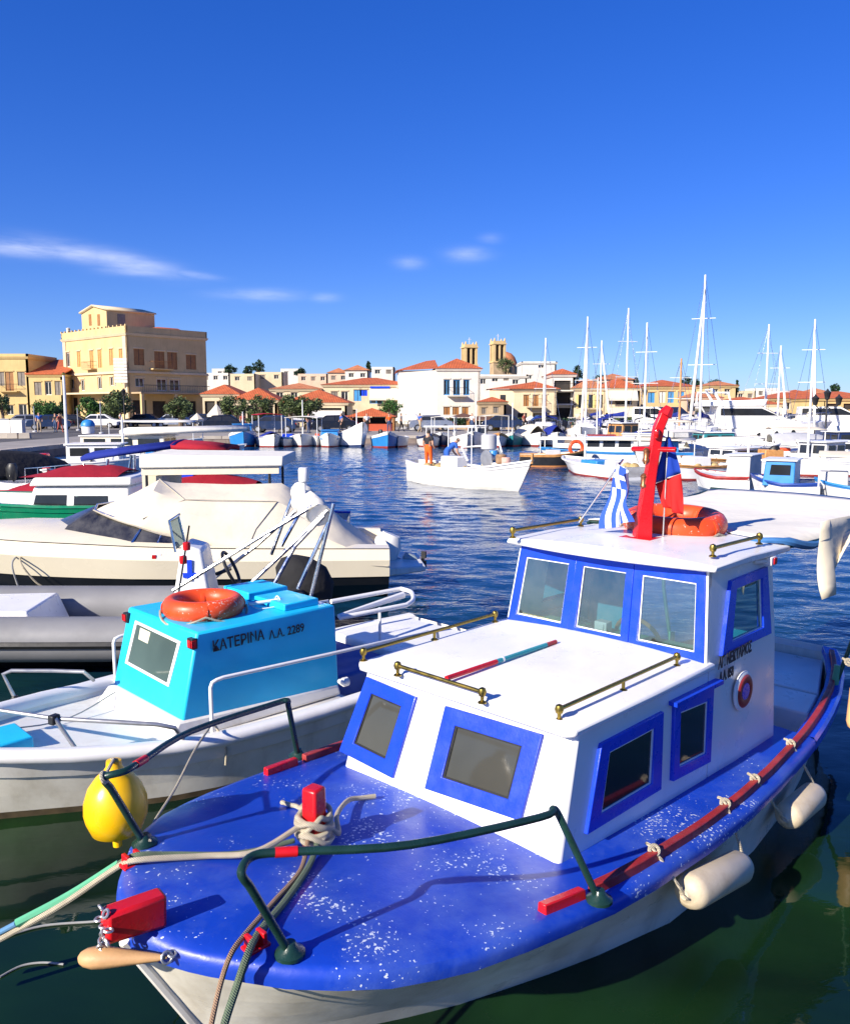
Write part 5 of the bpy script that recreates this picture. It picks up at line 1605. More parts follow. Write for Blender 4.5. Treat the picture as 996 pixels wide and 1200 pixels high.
m_ = MB(); m_.box(wb(570, 543, -.85), (.5, .06, .18)); m_.build('life_jacket_pad', paint('yellow_cream', (.75, .68, .4), .7), whb, bevel=.02)

# --- row along the right-hand side
def row(label, bow, stern_, **k):
    c, an, L = between(bow, stern_)
    return moored(label, c, an, L, **k)
r1 = row('white fishing boat with red bottom and blue panel moored by a yellow float', (660, 551), (752, 563), B=2.0, zb=.62, zm=.50, zs=.5, bot=RED_BOT, decked=.4, box=[(.5, -.1, 1.2, .9, .3, BLUE_L, 'blue_panel'), (.72, 0, .7, .8, .35, WHITE, 'engine_box')], mast=1.7, net=True)
m_ = MB(); m_.lathe([(.01, -.14), (.12, -.1), (.15, 0), (.1, .11), (.02, .15)], (0, 0, 0), 14); m_.build('float', YELLOW, None, loc=wl(703, 556) + Vector((0, -.3, .1)), label='small yellow float on the water beside the red bottomed boat', cat='buoy')
c = wl(672, 545); 
r0 = moored('long white and blue boat under a full length white awning', (9.0, 40.0), math.radians(-14), 7.2, 2.2, .75, .6, .6, WHITE, BLUE_L, cabin=(.30, .62, .8, .72, WHITE, WHITE, 3), awning=(.02, 1.0, zat(513, 40) - .05, CANVAS_W, 1.0), decked=.3, box=[(.84, 0, .9, 1.2, .7, BLUE_L, 'blue_cabin')])
lb = lifebuoy('orange red lifebuoy hung on the side of the long white awning boat', on_y(675, 525, 38.3), .38, .08, (math.pi / 2, 0, .2), rope=False)
moored('small dark hulled boat tucked beside the long white awning boat', on_z(648, 549, 0) + Vector((.2, 1.5, 0)), math.radians(175), 3.0, 1.5, .75, .55, .55, paint('black_hull', (.02, .02, .022), .4), WOOD, bot=paint('orange_boot', (.5, .2, .06), .6), decked=.3, box=[(.5, 0, .7, .5, .4, GREY_C, 'engine_box')])
row('white boat with thin red sheer line and grey cabin with porthole', (812, 572), (884, 576), B=1.8, zb=.66, zm=.48, zs=.5, band=RED_OLD, bot=paint('blue_grey_bottom', (.12, .16, .25), .6), cabin=(.62, 1.0, .78, .75, GREY_C, WHITE, 0), decked=.55)
row('white boat with blue and red stripes and a blue cabin under white roof', (878, 580), (962, 584), B=1.9, zb=.66, zm=.45, zs=.5, band=paint('blue_stripe', (.02, .06, .30), .4), bot=RED_BOT, inner=WHITE, cabin=(.22, .66, .8, .72, BLUE_L, WHITE, 1), decked=.2)
row('white boat with a blue stripe below a cream canopy', (952, 584), (1045, 588), B=1.9, zb=.62, zm=.45, zs=.48, band=BLUE_L, awning=(.05, .95, zat(530, 25.3), CANVAS_C, 1.0), decked=.3, box=[(.25, 0, .8, .8, .5, GREY_C, 'engine_box')])
m_ = MB()
for i, (lab, pa, pb, k) in enumerate((
    ('white launch with brown rubbing strake behind the red mast', (806, 556), (870, 553), dict(B=1.9, zb=.75, zm=.6, zs=.6, band=WOOD, cabin=(.55, .95, .75, .5, WHITE, WHITE, 2), decked=.5)),
    ('white dinghy with a low white cuddy and thin steel pulpit', (862, 549), (925, 546), dict(B=1.7, zb=.7, zm=.5, zs=.5, cabin=(.2, .55, .7, .45, WHITE, WHITE, 1), rail=True)),
    ('open white skiff with pale yellow interior', (815, 536), (858, 532), dict(B=1.8, zb=.7, zm=.55, zs=.55, inner=paint('pale_yellow', (.72, .55, .2), .6), decked=.2, outboard=BLACK)),
    ('white motor launch with a white canopy frame behind the flagstaff', (745, 546), (806, 543), dict(B=2.0, zb=.75, zm=.6, zs=.6, awning=(.3, .95, 1.55, CANVAS_W, .95), decked=.3)),
    ('white fishing boat with stacked net boxes and brown trim', (770, 562), (838, 560), dict(B=1.8, zb=.72, zm=.52, zs=.52, band=WOOD, net=True, decked=.3, box=[(.6, 0, .8, .8, .5, WHITE, 'net_box')])),
    ('white work boat with grey wheelhouse and tall thin pole', (925, 556), (990, 552), dict(B=1.9, zb=.75, zm=.55, zs=.55, cabin=(.35, .7, .7, .8, GREY_C, WHITE, 2), mast=3.2)),
    ('white skiff with black outboard moored beyond the lamp post boats', (900, 535), (945, 531), dict(B=1.8, zb=.75, zm=.6, zs=.6, outboard=BLACK)))):
    c, an, L = between(pa, pb); moored(lab, c, an, max(L, 3.8), **k)

# --- small boats stern-to along the far quay
fq = [(282, 58.5, 'light blue fishing boat with a tall blue bow at the far quay', dict(hull=BLUE_L, band=WHITE, inner=BLUE_L, B=1.9, zb=1.3, zm=.8, zs=.8, mast=2.4, cabin=(.5, .8, .7, .8, BLUE_L, BLUE_L, 0))),
      (313, 58, 'white boat with a red roof frame and dark blue cover at the far quay', dict(B=1.7, zb=.9, awning=(.35, .95, 2.2, CANVAS_R, 1.0), cover=(.2, .6, .4, CANVAS_B))),
      (336, 59, 'narrow white rowing boat with blue gear piled aboard at the far quay', dict(B=1.5, zb=.7, band=BLUE_L, box=[(.5, 0, .9, .8, .45, BLUE, 'blue_crate')])),
      (355, 59, 'white boat under a broad white canvas awning at the far quay', dict(B=2.0, zb=.9, awning=(.1, .95, 2.0, CANVAS_W, 1.15), mast=3.2)),
      (386, 58, 'white boat with a light blue cuddy at the far quay', dict(B=1.5, zb=1.0, cabin=(.25, .7, .8, .6, BLUE_L, BLUE_L, 0))),
      (412, 58, 'white boat with a high white bow and navy bottom at the far quay', dict(B=1.9, zb=1.7, zm=.9, bot=paint('navy_bottom', (.02, .04, .12), .6), mast=2.6)),
      (450, 57, 'small boat with light blue hull sides and white deck at the far quay', dict(hull=BLUE_L, band=WHITE, B=1.8, zb=1.1, zm=.7, outboard=BLACK)),
      (466, 58.5, 'plain white dinghy nearest the stone steps at the far quay', dict(B=1.5, zb=.8, inner=GREY_C)),
      (372, 59.5, 'white skiff with an orange float on its bow at the far quay', dict(B=1.4, zb=.75, box=[(.15, 0, .3, .3, .4, ORANGE, 'orange_float')]))]
for px, Y, lab, k in fq:
    moored(lab, (xat(px, Y), Y + .5), math.radians(90 + random.uniform(-12, 25)), 4.3, **k)

# --- left-hand cluster
g = moored('green hulled boat with white cabin and a red canvas cover on its roof', (xat(100, 17) - .5, 17.4), math.radians(3), 8.4, 2.5, .95, .72, .7, GREEN_HULL, GREEN_HULL, decked=.25)
FG = Frame((g.location.x, g.location.y), math.radians(3))
def gp(px, py, y): return FG.RY(px, py, y)
b4 = [gp(27, 607, -.8), gp(152, 607, -.8)]; t4 = [gp(40, 570, -.75), gp(152, 570, -.75)]
m_ = MB(); m_.hexa([b4[0], b4[1], (b4[1].x, .8, b4[1].z), (b4[0].x, .8, b4[0].z)], [t4[0], t4[1], (t4[1].x, .75, t4[1].z), (t4[0].x, .75, t4[0].z)]); gc = m_.build('cabin', WHITE, g, bevel=.05)
m_ = MB(); a, b_ = gp(33, 567, -.85), gp(154, 560, -.85); m_.hexa([(a.x, -.85, a.z - .05), (b_.x, -.85, a.z - .05), (b_.x, .85, a.z - .05), (a.x, .85, a.z - .05)], [(a.x + .1, -.82, a.z + .12), (b_.x, -.82, a.z + .12), (b_.x, .82, a.z + .12), (a.x + .1, .82, a.z + .12)]); m_.build('cabin_roof', WHITE, g, bevel=.04)
for q in (((37, 602), (78, 602), (79, 580), (42, 580)), ((86, 602), (128, 602), (127, 581), (87, 581))):
    cc = [gp(px, py, -.80 + .05 * (607 - py) / 37 - .006) for px, py in q]; m_ = MB(); m_.slab(cc, .02); m_.build('window', PANE_K, gc, bevel=.05)
m_ = MB(); rg = []
for k in range(11):
    px = lerp(42, 152, k / 10); zt_ = [560, 555, 550, 547, 545.5, 544.5, 544.5, 546, 545, 546, 550][k]
    zc = gp(px, zt_, 0).z; ze = a.z + .125; x = gp(px, 560, 0).x
    rg.append([(x, .80 * q, max(ze, ze + (zc - ze) * (1 - abs(q) ** 1.6)) + .015 * mnoise.noise((k * .7, q * 2, 1))) for q in (-1, -.8, -.5, -.2, 0, .2, .5, .8, 1)])
m_.loft(rg); m_.build('canvas_cover', CANVAS_R, g, angle=60)
m_ = MB(); m_.tube([gp(70, 569, -.4), gp(95, 565, -.4)], .02); m_.build('roof_pole', GALV, g)
# flat awning, half navy half red, on silver frames
Yb = 21.0
t = moored('boat under a flat awning, navy blue forward and dark red aft', (xat(185, Yb), Yb), math.radians(2), 5.4, 2.0, .9, .65, .6, WHITE, CANVAS_R, decked=.3, cover=(.55, .95, .35, CANVAS_R), box=[(.62, 0, .5, .5, .7, BLUE, 'blue_drum')])
FT = Frame((t.location.x, t.location.y), math.radians(2))
for nm, pts, mat in (('navy_awning', ((95, 536), (96, 539.5), (142, 529), (205, 521)), CANVAS_B), ('red_awning', ((200, 521.5), (215, 521), (240, 524), (265, 527)), CANVAS_R)):
    m_ = MB(); A3 = [FT.RY(px, py, -.9) for px, py in (pts[0], pts[2], pts[3])] if nm[0] == 'n' else [FT.RY(px, py, -.9) for px, py in (pts[0], pts[2], pts[3])]
    m_.loft([[(p.x, y, p.z + .10 * (1 - (y / .95) ** 2)) for y in (-.95, -.6, 0, .6, .95)] for p in A3]); o = m_.build(nm, mat, t, angle=50); o.modifiers.new('thickness', 'SOLIDIFY').thickness = .10
for a_, b_ in (((117, 603), (127, 538)), ((158, 585), (158, 533))):
    for y in (-.9, .9):
        m_ = MB(); m_.tube([FT.RY(*a_, -.9) * 1 + Vector((0, y + .9, 0)), FT.RY(*b_, -.9) + Vector((0, y + .9, 0))], .035, 8); m_.build('awning_post', STEEL, t)
m_ = MB(); m_.tube([FT.RY(122, 556, -.9), FT.RY(158, 556, -.9)], .022, 8); m_.build('cross_bar', STEEL, t)
# white slab awning boat
Yc = 15.2
t = moored('boat under a thick flat white awning above blue covers', (xat(248, Yc) + .2, Yc + .35), math.radians(2), 4.4, 1.9, .85, .6, .6, WHITE, BLUE, decked=.2, cover=(.25, .9, .45, CANVAS_B))
FT = Frame((t.location.x, t.location.y), math.radians(2))
q = [FT.RY(px, py, -.95) for px, py in ((163, 549), (332, 547), (332, 535), (163, 533))]
m_ = MB(); m_.hexa([(q[0].x, -.95, q[0].z), (q[1].x, -.95, q[1].z), (q[1].x, .95, q[1].z), (q[0].x, .95, q[0].z)], [(q[3].x, -.95, q[3].z), (q[2].x, -.95, q[2].z), (q[2].x, .95, q[2].z), (q[3].x, .95, q[3].z)]); m_.build('awning', CANVAS_W, t, bevel=.03)
q = [FT.RY(px, py, -.90) for px, py in ((166, 557), (327, 555), (327, 546), (166, 548))]
m_ = MB(); m_.slab(q, .03); m_.build('awning_valance', CANVAS_C, t)
for px in (172, 316):
    for y in (-.86, .86):
        m_ = MB(); A3 = FT.RY(px, 556, -.86); m_.tube([(A3.x, y, A3.z + .05), (A3.x, y, .5)], .025, 8); m_.build('awning_post', BLACK, t)
m_ = MB(); A3 = FT.RY(168, 558, -.8); m_.hexa([(A3.x - .05, -.7, .5), (A3.x + .25, -.7, .5), (A3.x + .25, .7, .5), (A3.x - .05, .7, .5)], [(A3.x - .05, -.7, A3.z), (A3.x + .3, -.7, A3.z), (A3.x + .3, .7, A3.z), (A3.x - .05, .7, A3.z)]); m_.build('side_screen', CANVAS_C, t)
# white cruiser with long overhanging white top
Yd = 40
t = moored('white cabin cruiser under a long white canopy with tapered end', (xat(190, Yd), Yd), math.radians(178), 8.0, 2.6, .95, .7, .7, WHITE, WHITE, decked=.3, cabin=(.45, .95, .7, .72, CREAM, WHITE, 3))
FT = Frame((xat(190, Yd), Yd), math.radians(0))
m_ = MB(); A3 = [FT.RY(px, py, -1.2) for px, py in ((140, 505), (200, 504), (285, 502))]
m_.loft([[(p.x, y * k, p.z + .14 * (1 - (y / 1.2) ** 2)) for y in (-1.2, -.7, 0, .7, 1.2)] for p, k in zip(A3, (1, 1, .35))]); o = m_.build('canopy', CANVAS_W, None, angle=50); o.modifiers.new('thickness', 'SOLIDIFY').thickness = .18
o.parent = t; o.matrix_parent_inverse = t.matrix_basis.inverted(); o.location = (xat(190, Yd), Yd, 0)
bpy.context.view_layer.update()
Ye = 31
t = moored('white cruiser with steel rails, blue fender and a red box on deck', (xat(112, Ye), Ye), math.radians(190), 4.6, 2.0, .95, .7, .7, WHITE, WHITE, rail=True, cabin=(.3, .7, .75, .7, WHITE, WHITE, 2), box=[(.9, .3, .45, .5, .5, RED, 'red_box'), (.1, -.2, .3, .3, .6, BLUE_L, 'blue_fender')], mast=2.3)
moored('grey boat under a rumpled black cover beside the quay', (xat(6, 26), 26), math.radians(60), 4.2, 1.8, .7, .55, .55, GREY_C, BLACK, cover=(.05, .95, .75, CANVAS_K))
moored('small white dinghy with red flag cloth beside the black cover', (xat(40, 27.5), 27.5), math.radians(125), 3.6, 1.5, .75, .5, .5, WHITE, WHITE, decked=.15, box=[(.1, 0, .3, .25, .3, RED, 'red_cloth')])
moored('empty white rowing dinghy with grey inside by the quay wall', (xat(66, 31), 31), math.radians(150), 3.6, 1.5, .8, .5, .5, WHITE, WHITE, inner=GREY_C, decked=.15)
moored('white boat with red folded cover lying beyond the green hulled boat', (xat(14, 20.5), 20.5), math.radians(160), 4.2, 1.7, .7, .5, .5, WHITE, RED_OLD, cover=(.1, .5, .3, CANVAS_R))
moored('white dinghy crowded with chairs and rails behind the red folded cover', (xat(50, 23.5), 23.5), math.radians(140), 4.0, 1.7, .75, .55, .5, WHITE, WHITE, rail=True, outboard=BLACK, decked=.2)
moored('white launch with a thin white canopy roof under the quay trees', (xat(183, 50), 50), math.radians(178), 5.6, 2.0, .9, .7, .7, WHITE, WHITE, awning=(.05, .95, zat(494, 50), CANVAS_W, 1.0), decked=.3)

# --- more boats packed along the far quay and between the right-hand moorings
TEAL = paint('teal_hull', (.03, .22, .24), .4); NAVY = paint('navy_hull', (.015, .03, .10), .35); GREY_H = paint('grey_hull', (.32, .33, .34), .4)
for px, Y, ang, L, lab, k in (
    (503, 58.5, 96, 4.2, 'white boat with navy stripe tied up behind the double ender stern', dict(B=1.7, zb=.95, band=NAVY, decked=.3)),
    (520, 59.5, 85, 4.4, 'navy hulled boat tied up behind the two fishermen', dict(B=1.8, zb=1.0, hull=NAVY, band=WHITE, awning=(.3, .95, 2.0, CANVAS_W, .95))),
    (541, 58, 100, 4.2, 'white boat with grey outboard tied up below the dark timber stall', dict(B=1.7, zb=.95, outboard=GREY_C)),
    (560, 59, 80, 5.0, 'white boat with grey wheelhouse tied up below the yellow banner', dict(B=1.9, zb=1.1, cabin=(.35, .65, .7, .9, GREY_C, WHITE, 2), mast=3.4)),
    (580, 58.5, 95, 4.4, 'white boat with brown trim tied up below the stone house', dict(B=1.8, zb=1.0, band=WOOD, awning=(.25, .9, 2.1, CANVAS_C, .95))),
    (600, 59.5, 88, 4.4, 'teal hulled boat tied up below the cream hip roofed house', dict(B=1.7, zb=1.0, hull=TEAL, band=WHITE, mast=3.0)),
    (622, 60, 100, 5.2, 'white boat under a sagging cream tarpaulin near the first slim yacht', dict(B=2.0, zb=1.0, cover=(.15, .95, .9, CANVAS_C))),
    (648, 60, 92, 4.8, 'white boat with navy tarpaulin before the apartment block', dict(B=1.9, zb=1.0, cover=(.1, .9, .8, CANVAS_B))),
    (716, 52, 30, 5.6, 'white fishing boat with varnished wheelhouse among the yachts', dict(B=2.0, zb=1.1, zm=.8, zs=.8, cabin=(.55, .8, .7, 1.0, WOOD, WHITE, 2), mast=4.5)),
    (742, 46, 165, 5.2, 'grey hulled launch with white cuddy among the yachts', dict(B=1.9, zb=.9, hull=GREY_H, cabin=(.25, .6, .75, .7, WHITE, WHITE, 2))),
    (770, 50, 20, 5.4, 'white launch with navy sprayhood among the yachts', dict(B=1.9, zb=.95, cover=(.2, .6, .7, CANVAS_B), rail=True)),
    (800, 47, 170, 5.2, 'white launch with tall white bow rail and cream canopy among the yachts', dict(B=2.0, zb=.95, rail=True, awning=(.4, .95, 1.9, CANVAS_C, .95))),
    (828, 44, 10, 5.0, 'white fishing boat with teal cabin before the large cruiser', dict(B=1.9, zb=.95, cabin=(.4, .75, .7, .85, TEAL, WHITE, 2))),
    (858, 42, 175, 4.8, 'white boat with sagging white tarpaulin before the large cruiser', dict(B=1.8, zb=.9, cover=(.2, .95, .6, CANVAS_W))),
    (884, 46, 8, 5.2, 'white launch with dark windscreen before the large cruiser', dict(B=1.9, zb=.95, cabin=(.3, .62, .8, .5, WHITE, WHITE, 3), outboard=GREY_C)),
    (912, 40, 170, 4.8, 'white open boat with orange crates inside', dict(B=1.8, zb=.9, box=[(.45, .2, .6, .5, .35, ORANGE, 'orange_crate'), (.65, -.2, .6, .5, .3, ORANGE, 'orange_crate')])),
    (938, 45, 12, 5.2, 'white boat with grey tarpaulin beside the pier', dict(B=1.9, zb=.95, cover=(.15, .9, .7, GREY_C), mast=3.0)),
    (964, 38, 168, 5.0, 'white cruiser with cream bimini beside the pier', dict(B=1.9, zb=.95, cabin=(.25, .55, .8, .6, WHITE, WHITE, 2), awning=(.5, .95, 1.7, CANVAS_C, .95))),
    (990, 44, 8, 5.4, 'white boat with navy wheelhouse under the double lamp', dict(B=2.0, zb=1.0, cabin=(.35, .65, .7, .9, NAVY, WHITE, 2))),
    (985, 33, 172, 4.6, 'white dinghy with black outboard behind the cream canopy', dict(B=1.7, zb=.8, outboard=BLACK)),
    (905, 33.5, 5, 4.6, 'white boat with brown engine box behind the blue cabin', dict(B=1.7, zb=.8, box=[(.5, 0, .8, .7, .6, WOOD, 'engine_box')], mast=2.2)),
    (700, 47, 170, 4.8, 'white boat with red cuddy roof behind the yellow float', dict(B=1.8, zb=.9, cabin=(.3, .6, .75, .6, WHITE, RED_OLD, 2)))):
    moored(lab, (xat(px, Y), Y + (.3 if ang > 60 and ang < 120 else 0)), math.radians(ang), L, **k)

# ================================================================== sailing yachts
def yacht(label, px, Y, py_top, ang, L=9.5, B=3.0, sail=None, furl=True, hullm=None, wood=False, boom=True):
    X0 = xat(px, Y); zt_ = zat(py_top, Y)
    # the mast stands at 42% of the length
    d = Vector((math.cos(ang), math.sin(ang), 0))
    c = Vector((X0, Y, 0)) + d * (.08 * L)
    t = thing('sailing_yacht', label, 'yacht', c, ang, 'sailing yachts moored off the far quay')
    hullm = hullm or WHITE
    X = lambda u: (u - .5) * L
    plan = lambda u: B / 2 * table([(0, .02), (.1, .35), (.25, .7), (.5, 1), (.8, .92), (1, .7)], u)
    sh = lambda u: table([(0, 1.25), (.5, .98), (1, .95)], u)
    rings = []
    for i in range(11):
        u = i / 10; b = plan(u); z1 = sh(u); half = []
        for zf, k in ((-.3, .2), (0, .82), (.1, .86), (.5, .95), (1, 1)):
            z = zf if zf < 0 else zf * z1
            half.append((X(u) + .1 * L * (1 - (z + .3) / (z1 + .3)) * (1 - u) ** 3, max(.01, b * k), z))
        rings.append([(q[0], -q[1], q[2]) for q in reversed(half)] + half)
    m_ = MB(); hull_bands(rings, [0, 0, 1, 1], m_); transom(m_, rings[-1]); m_.build('hull', [hullm, paint('navy_boot', (.02, .03, .09), .5)], t)
    m_ = MB(); m_.loft([[(X(u), -plan(u), sh(u) + .01), (X(u), 0, sh(u) + .06), (X(u), plan(u), sh(u) + .01)] for u in (0, .1, .25, .5, .8, 1)]); m_.build('deck', WHITE, t)
    m_ = MB(); m_.hexa([(X(.25), -.35 * B, 1.0), (X(.72), -.33 * B, .95), (X(.72), .33 * B, .95), (X(.25), .35 * B, 1.0)], [(X(.32), -.22 * B, 1.38), (X(.72), -.28 * B, 1.5), (X(.72), .28 * B, 1.5), (X(.32), .22 * B, 1.38)]); cb = m_.build('coachroof', WHITE, t, bevel=.04)
    for sg in (-1, 1): panes(t, cb, .315 * B, X(.4), X(.68), 1.12, 1.3, 2, sg)
    zb_ = 1.3
    m_ = MB(); m_.tube([(X(.42), 0, zb_), (X(.42), 0, zt_)], [.085, .06], 8); mm = m_.build('mast', WOOD if wood else PIPE_W, t)
    for f in (.42, .72):
        z = lerp(zb_, zt_, f); m_ = MB(); m_.tube([(X(.42), -.9 * (1.2 - f * .5), z), (X(.42), .9 * (1.2 - f * .5), z)], .025, 6); m_.build('spreader', PIPE_W, mm)
    m_ = MB()
    for q in ((X(.99), 0, 1.0), (X(.44), -B * .47, 1.0), (X(.44), B * .47, 1.0)): m_.tube([(X(.42), 0, zt_ - .05), q], .012, 4)
    if not furl: m_.tube([(X(.42), 0, zt_ * .9), (X(.015), 0, 1.25)], .012, 4)
    m_.build('rigging', STEEL, mm)
    if furl:
        m_ = MB(); a, b = Vector((X(.42), 0, zt_ * .93)), Vector((X(.02), 0, 1.35)); m_.tube([a, a.lerp(b, .2), a.lerp(b, .85), b], [.02, .07, .10, .04], 8); m_.build('furled_genoa', CANVAS_W, t)
    if boom:
        m_ = MB(); m_.tube([(X(.43), 0, 2.0), (X(.86), 0, 1.95)], .06, 8); bmn = m_.build('boom', PIPE_W, t)
        m_ = MB(); m_.tube([(X(.44), 0, 2.2), (X(.6), 0, 2.12), (X(.85), 0, 2.05)], [.20, .15, .09], 10); m_.build('sail_cover', sail or CANVAS_B, bmn)
    m_ = MB(); m_.loft([[(X(.66), y, z) for y, z in ((-1.05, 1.2), (-.95, 1.75), (0, 1.95), (.95, 1.75), (1.05, 1.2))], [(X(.76), y, z) for y, z in ((-1.05, 1.2), (-.98, 1.85), (0, 2.05), (.98, 1.85), (1.05, 1.2))]]); m_.build('sprayhood', sail or CANVAS_B, t, angle=50)
    m_ = MB()
    for sg in (-1, 1):
        m_.tube([(X(u), sg * plan(u) * .96, sh(u) + .6) for u in (.02, .1, .25, .5, .8, .98)], .012, 4)
        for u in (.05, .15, .3, .45, .6, .75, .9): m_.tube([(X(u), sg * plan(u) * .96, sh(u)), (X(u), sg * plan(u) * .96, sh(u) + .6)], .012, 4)
    m_.build('guard_rail', STEEL, t)
    return t
for a in (('slim yacht with short single mast before the hip roofed cream house', 638, 70, 396, 80, dict(L=8.5)),
          ('yacht with mast before the balconied apartment block', 686, 66, 371, 75, dict(sail=canvas('tan_canvas', (.5, .42, .3)))),
          ('small yacht with the shortest mast, beside the house with yellow shutters', 703, 74, 399, 95, dict(L=7.5)),
          ('yacht with a tall plain mast and no furled headsail', 733, 64, 361, 100, dict(furl=False)),
          ('yacht with a dark raking forestay before the striped awnings', 755, 62, 378, 70, dict(furl=False, sail=CANVAS_K)),
          ('old yacht with a brown wooden mast', 796, 60, 420, 90, dict(L=7.5, wood=True, furl=False, hullm=CREAM_HULL)),
          ('large yacht with the tallest white mast of the harbour', 820, 56, 322, 65, dict(L=12, B=3.6)),
          ('yacht with a white mast and radar beside the motor cruiser', 896, 62, 380, 95, dict(L=10, furl=False)),
          ('small yacht with a thin mast behind the motor cruiser', 911, 68, 405, 80, dict(L=8)),
          ('yacht with a mast and furled sail behind the double lamp post', 949, 60, 374, 70, dict(L=10, sail=CANVAS_C))):
    yacht(a[0], a[1], a[2], a[3], math.radians(a[4]), **a[5])

# ================================================================== motor cruisers
def cruiser(label, p, ang, L=11, B=3.6, fly=True):
    t = thing('motor_cruiser', label, 'motor yacht', (p[0], p[1], 0), ang)
    X = lambda u: (u - .5) * L
    plan = lambda u: B / 2 * table([(0, .03), (.08, .35), (.2, .68), (.4, .95), (.7, 1), (1, .95)], u)
    sh = lambda u: table([(0, 1.75), (.4, 1.5), (.75, 1.2), (1, 1.1)], u)
    rings = []
    for i in range(13):
        u = i / 12; b = plan(u); z1 = sh(u); half = []
        for zf, k in ((-.4, .3), (0, .78), (.15, .84), (.6, .95), (.62, .98), (1, 1.0)):
            z = zf if zf < 0 else zf * z1
            half.append((X(u) + .16 * L * (1 - (z + .4) / (z1 + .4)) * (1 - u) ** 3, max(.012, b * k), z))
        rings.append([(q[0], -q[1], q[2]) for q in reversed(half)] + half)
    m_ = MB(); hull_bands(rings, [0, 0, 0, 1, 1], m_); transom(m_, rings[-1]); m_.build('hull', [WHITE, paint('navy_boot', (.02, .03, .09), .5)], t)
    m_ = MB(); m_.loft([[(X(u), -plan(u), sh(u) + .01), (X(u), 0, sh(u) + .10), (X(u), plan(u), sh(u) + .01)] for u in (0, .1, .25, .5, .75, 1)]); m_.build('deck', WHITE, t)
    m_ = MB(); m_.loft([[(X(.22), -.9, 1.6), (X(.22), .9, 1.6)], [(X(.40), -1.15, 2.15), (X(.40), 1.15, 2.15)], [(X(.52), -1.3, 2.75), (X(.52), 1.3, 2.75)], [(X(.82), -1.4, 2.75), (X(.82), 1.4, 2.75)], [(X(.84), -1.4, 1.2), (X(.84), 1.4, 1.2)]])
    for sg in (-1, 1): m_.add([(X(.22), sg * .9, 1.6), (X(.40), sg * 1.15, 2.15), (X(.52), sg * 1.3, 2.75), (X(.82), sg * 1.4, 2.75), (X(.84), sg * 1.4, 1.2)], [(0, 1, 2, 3, 4)])
    sp_ = m_.build('superstructure', WHITE, t, bevel=.05)
    for sg in (-1, 1):
        m_ = MB(); m_.add([(X(.41), sg * 1.19, 2.16), (X(.52), sg * 1.33, 2.62), (X(.80), sg * 1.42, 2.62), (X(.80), sg * 1.42, 2.16)], [(0, 1, 2, 3)]); m_.build('side_window', PANE_K, sp_)
        for u in (.3, .42, .54):
            m_ = MB(); y = plan(u) * .965; m_.lathe([(.13, -.02), (.13, .02)], (X(u), sg * (y + .01), sh(u) * .68), 12, 'y'); m_.build('porthole', PANE_K, t)
    m_ = MB(); m_.add([(X(.405), -1.1, 2.2), (X(.405), 1.1, 2.2), (X(.515), 1.25, 2.72), (X(.515), -1.25, 2.72)], [(0, 1, 2, 3)]); w_ = m_.build('windscreen', PANE_K, sp_); w_.location = (-.03, 0, .02)
    if fly:
        m_ = MB(); m_.hexa([(X(.5), -1.3, 2.76), (X(.9), -1.4, 2.76), (X(.9), 1.4, 2.76), (X(.5), 1.3, 2.76)], [(X(.48), -1.35, 3.25), (X(.9), -1.45, 3.05), (X(.9), 1.45, 3.05), (X(.48), 1.35, 3.25)]); m_.build('flybridge', WHITE, t, bevel=.06)
        m_ = MB()
        m_.tube([(X(.80), -1.35, 3.0), (X(.86), -1.2, 3.9), (X(.86), 1.2, 3.9), (X(.80), 1.35, 3.0)], .09, 8); m_.build('radar_arch', WHITE, t)
    m_ = MB()
    for sg in (-1, 1):
        m_.tube([(X(u), sg * plan(u) * .95, sh(u) + .62) for u in (.01, .08, .2, .35, .5)], .018, 4)
        for u in (.03, .1, .18, .26, .34, .42, .5): m_.tube([(X(u), sg * plan(u) * .95, sh(u)), (X(u), sg * plan(u) * .95, sh(u) + .62)], .014, 4)
    m_.build('bow_rail', STEEL, t)
    return t
cruiser('large white flybridge motor cruiser lying broadside with three portholes', (xat(890, 58), 58), math.radians(172), 9.5, 3.2)
cruiser('white motor cruiser with low hardtop between the tall mast and the large cruiser', (xat(842, 66), 66), math.radians(80), 9.0, 3.2)
cruiser('white motor cruiser without flybridge near the quay end', (xat(985, 62), 62), math.radians(160), 9.0, 3.2, fly=False)
cruiser('white motor cruiser lying behind the blue and white awning boat', (xat(790, 66), 67), math.radians(120), 8.5, 3.0, fly=False)
# ================================================================== the town
OCHRE = stucco('ochre_stucco', (.60, .44, .20))
OCHRE_P = stucco('pale_ochre_stucco', (.60, .44, .22))
CREAM_S = stucco('cream_stucco', (.62, .51, .34))
WHITE_S = stucco('white_stucco', (.66, .62, .55))
PINK_S = stucco('pinkish_stucco', (.62, .46, .34))
STONE_S = stucco('stone_wall', (.42, .31, .19), .25)
BROWN_SH = paint('brown_shutter', (.30, .13, .035), .6, .2, 3)
TAN_SH = paint('tan_shutter', (.50, .27, .08), .6, .2, 3)
GREY_SH = paint('grey_shutter', (.20, .17, .14), .6, .2, 3)
BLUE_SH = paint('sky_blue_shutter', (.05, .26, .55), .6, .1, 3)
YEL_SH = paint('yellow_shutter', (.72, .60, .22), .6, .1, 3)
IRON = paint('black_iron', (.02, .02, .022), .5, .2, 6)
TILE = tile_mat()
TILE2 = tile_mat('roof_tile_pale', (.52, .19, .08))
AWN_C = canvas('shop_awning_cream', (.70, .63, .50), fold=.2)
AWN_R = canvas('shop_awning_red', (.50, .10, .05), fold=.2)
AWN_W = canvas('shop_awning_white', (.78, .75, .68), fold=.2)
SHOP = paint('shop_interior', (.035, .028, .022), .8, .4, .8)
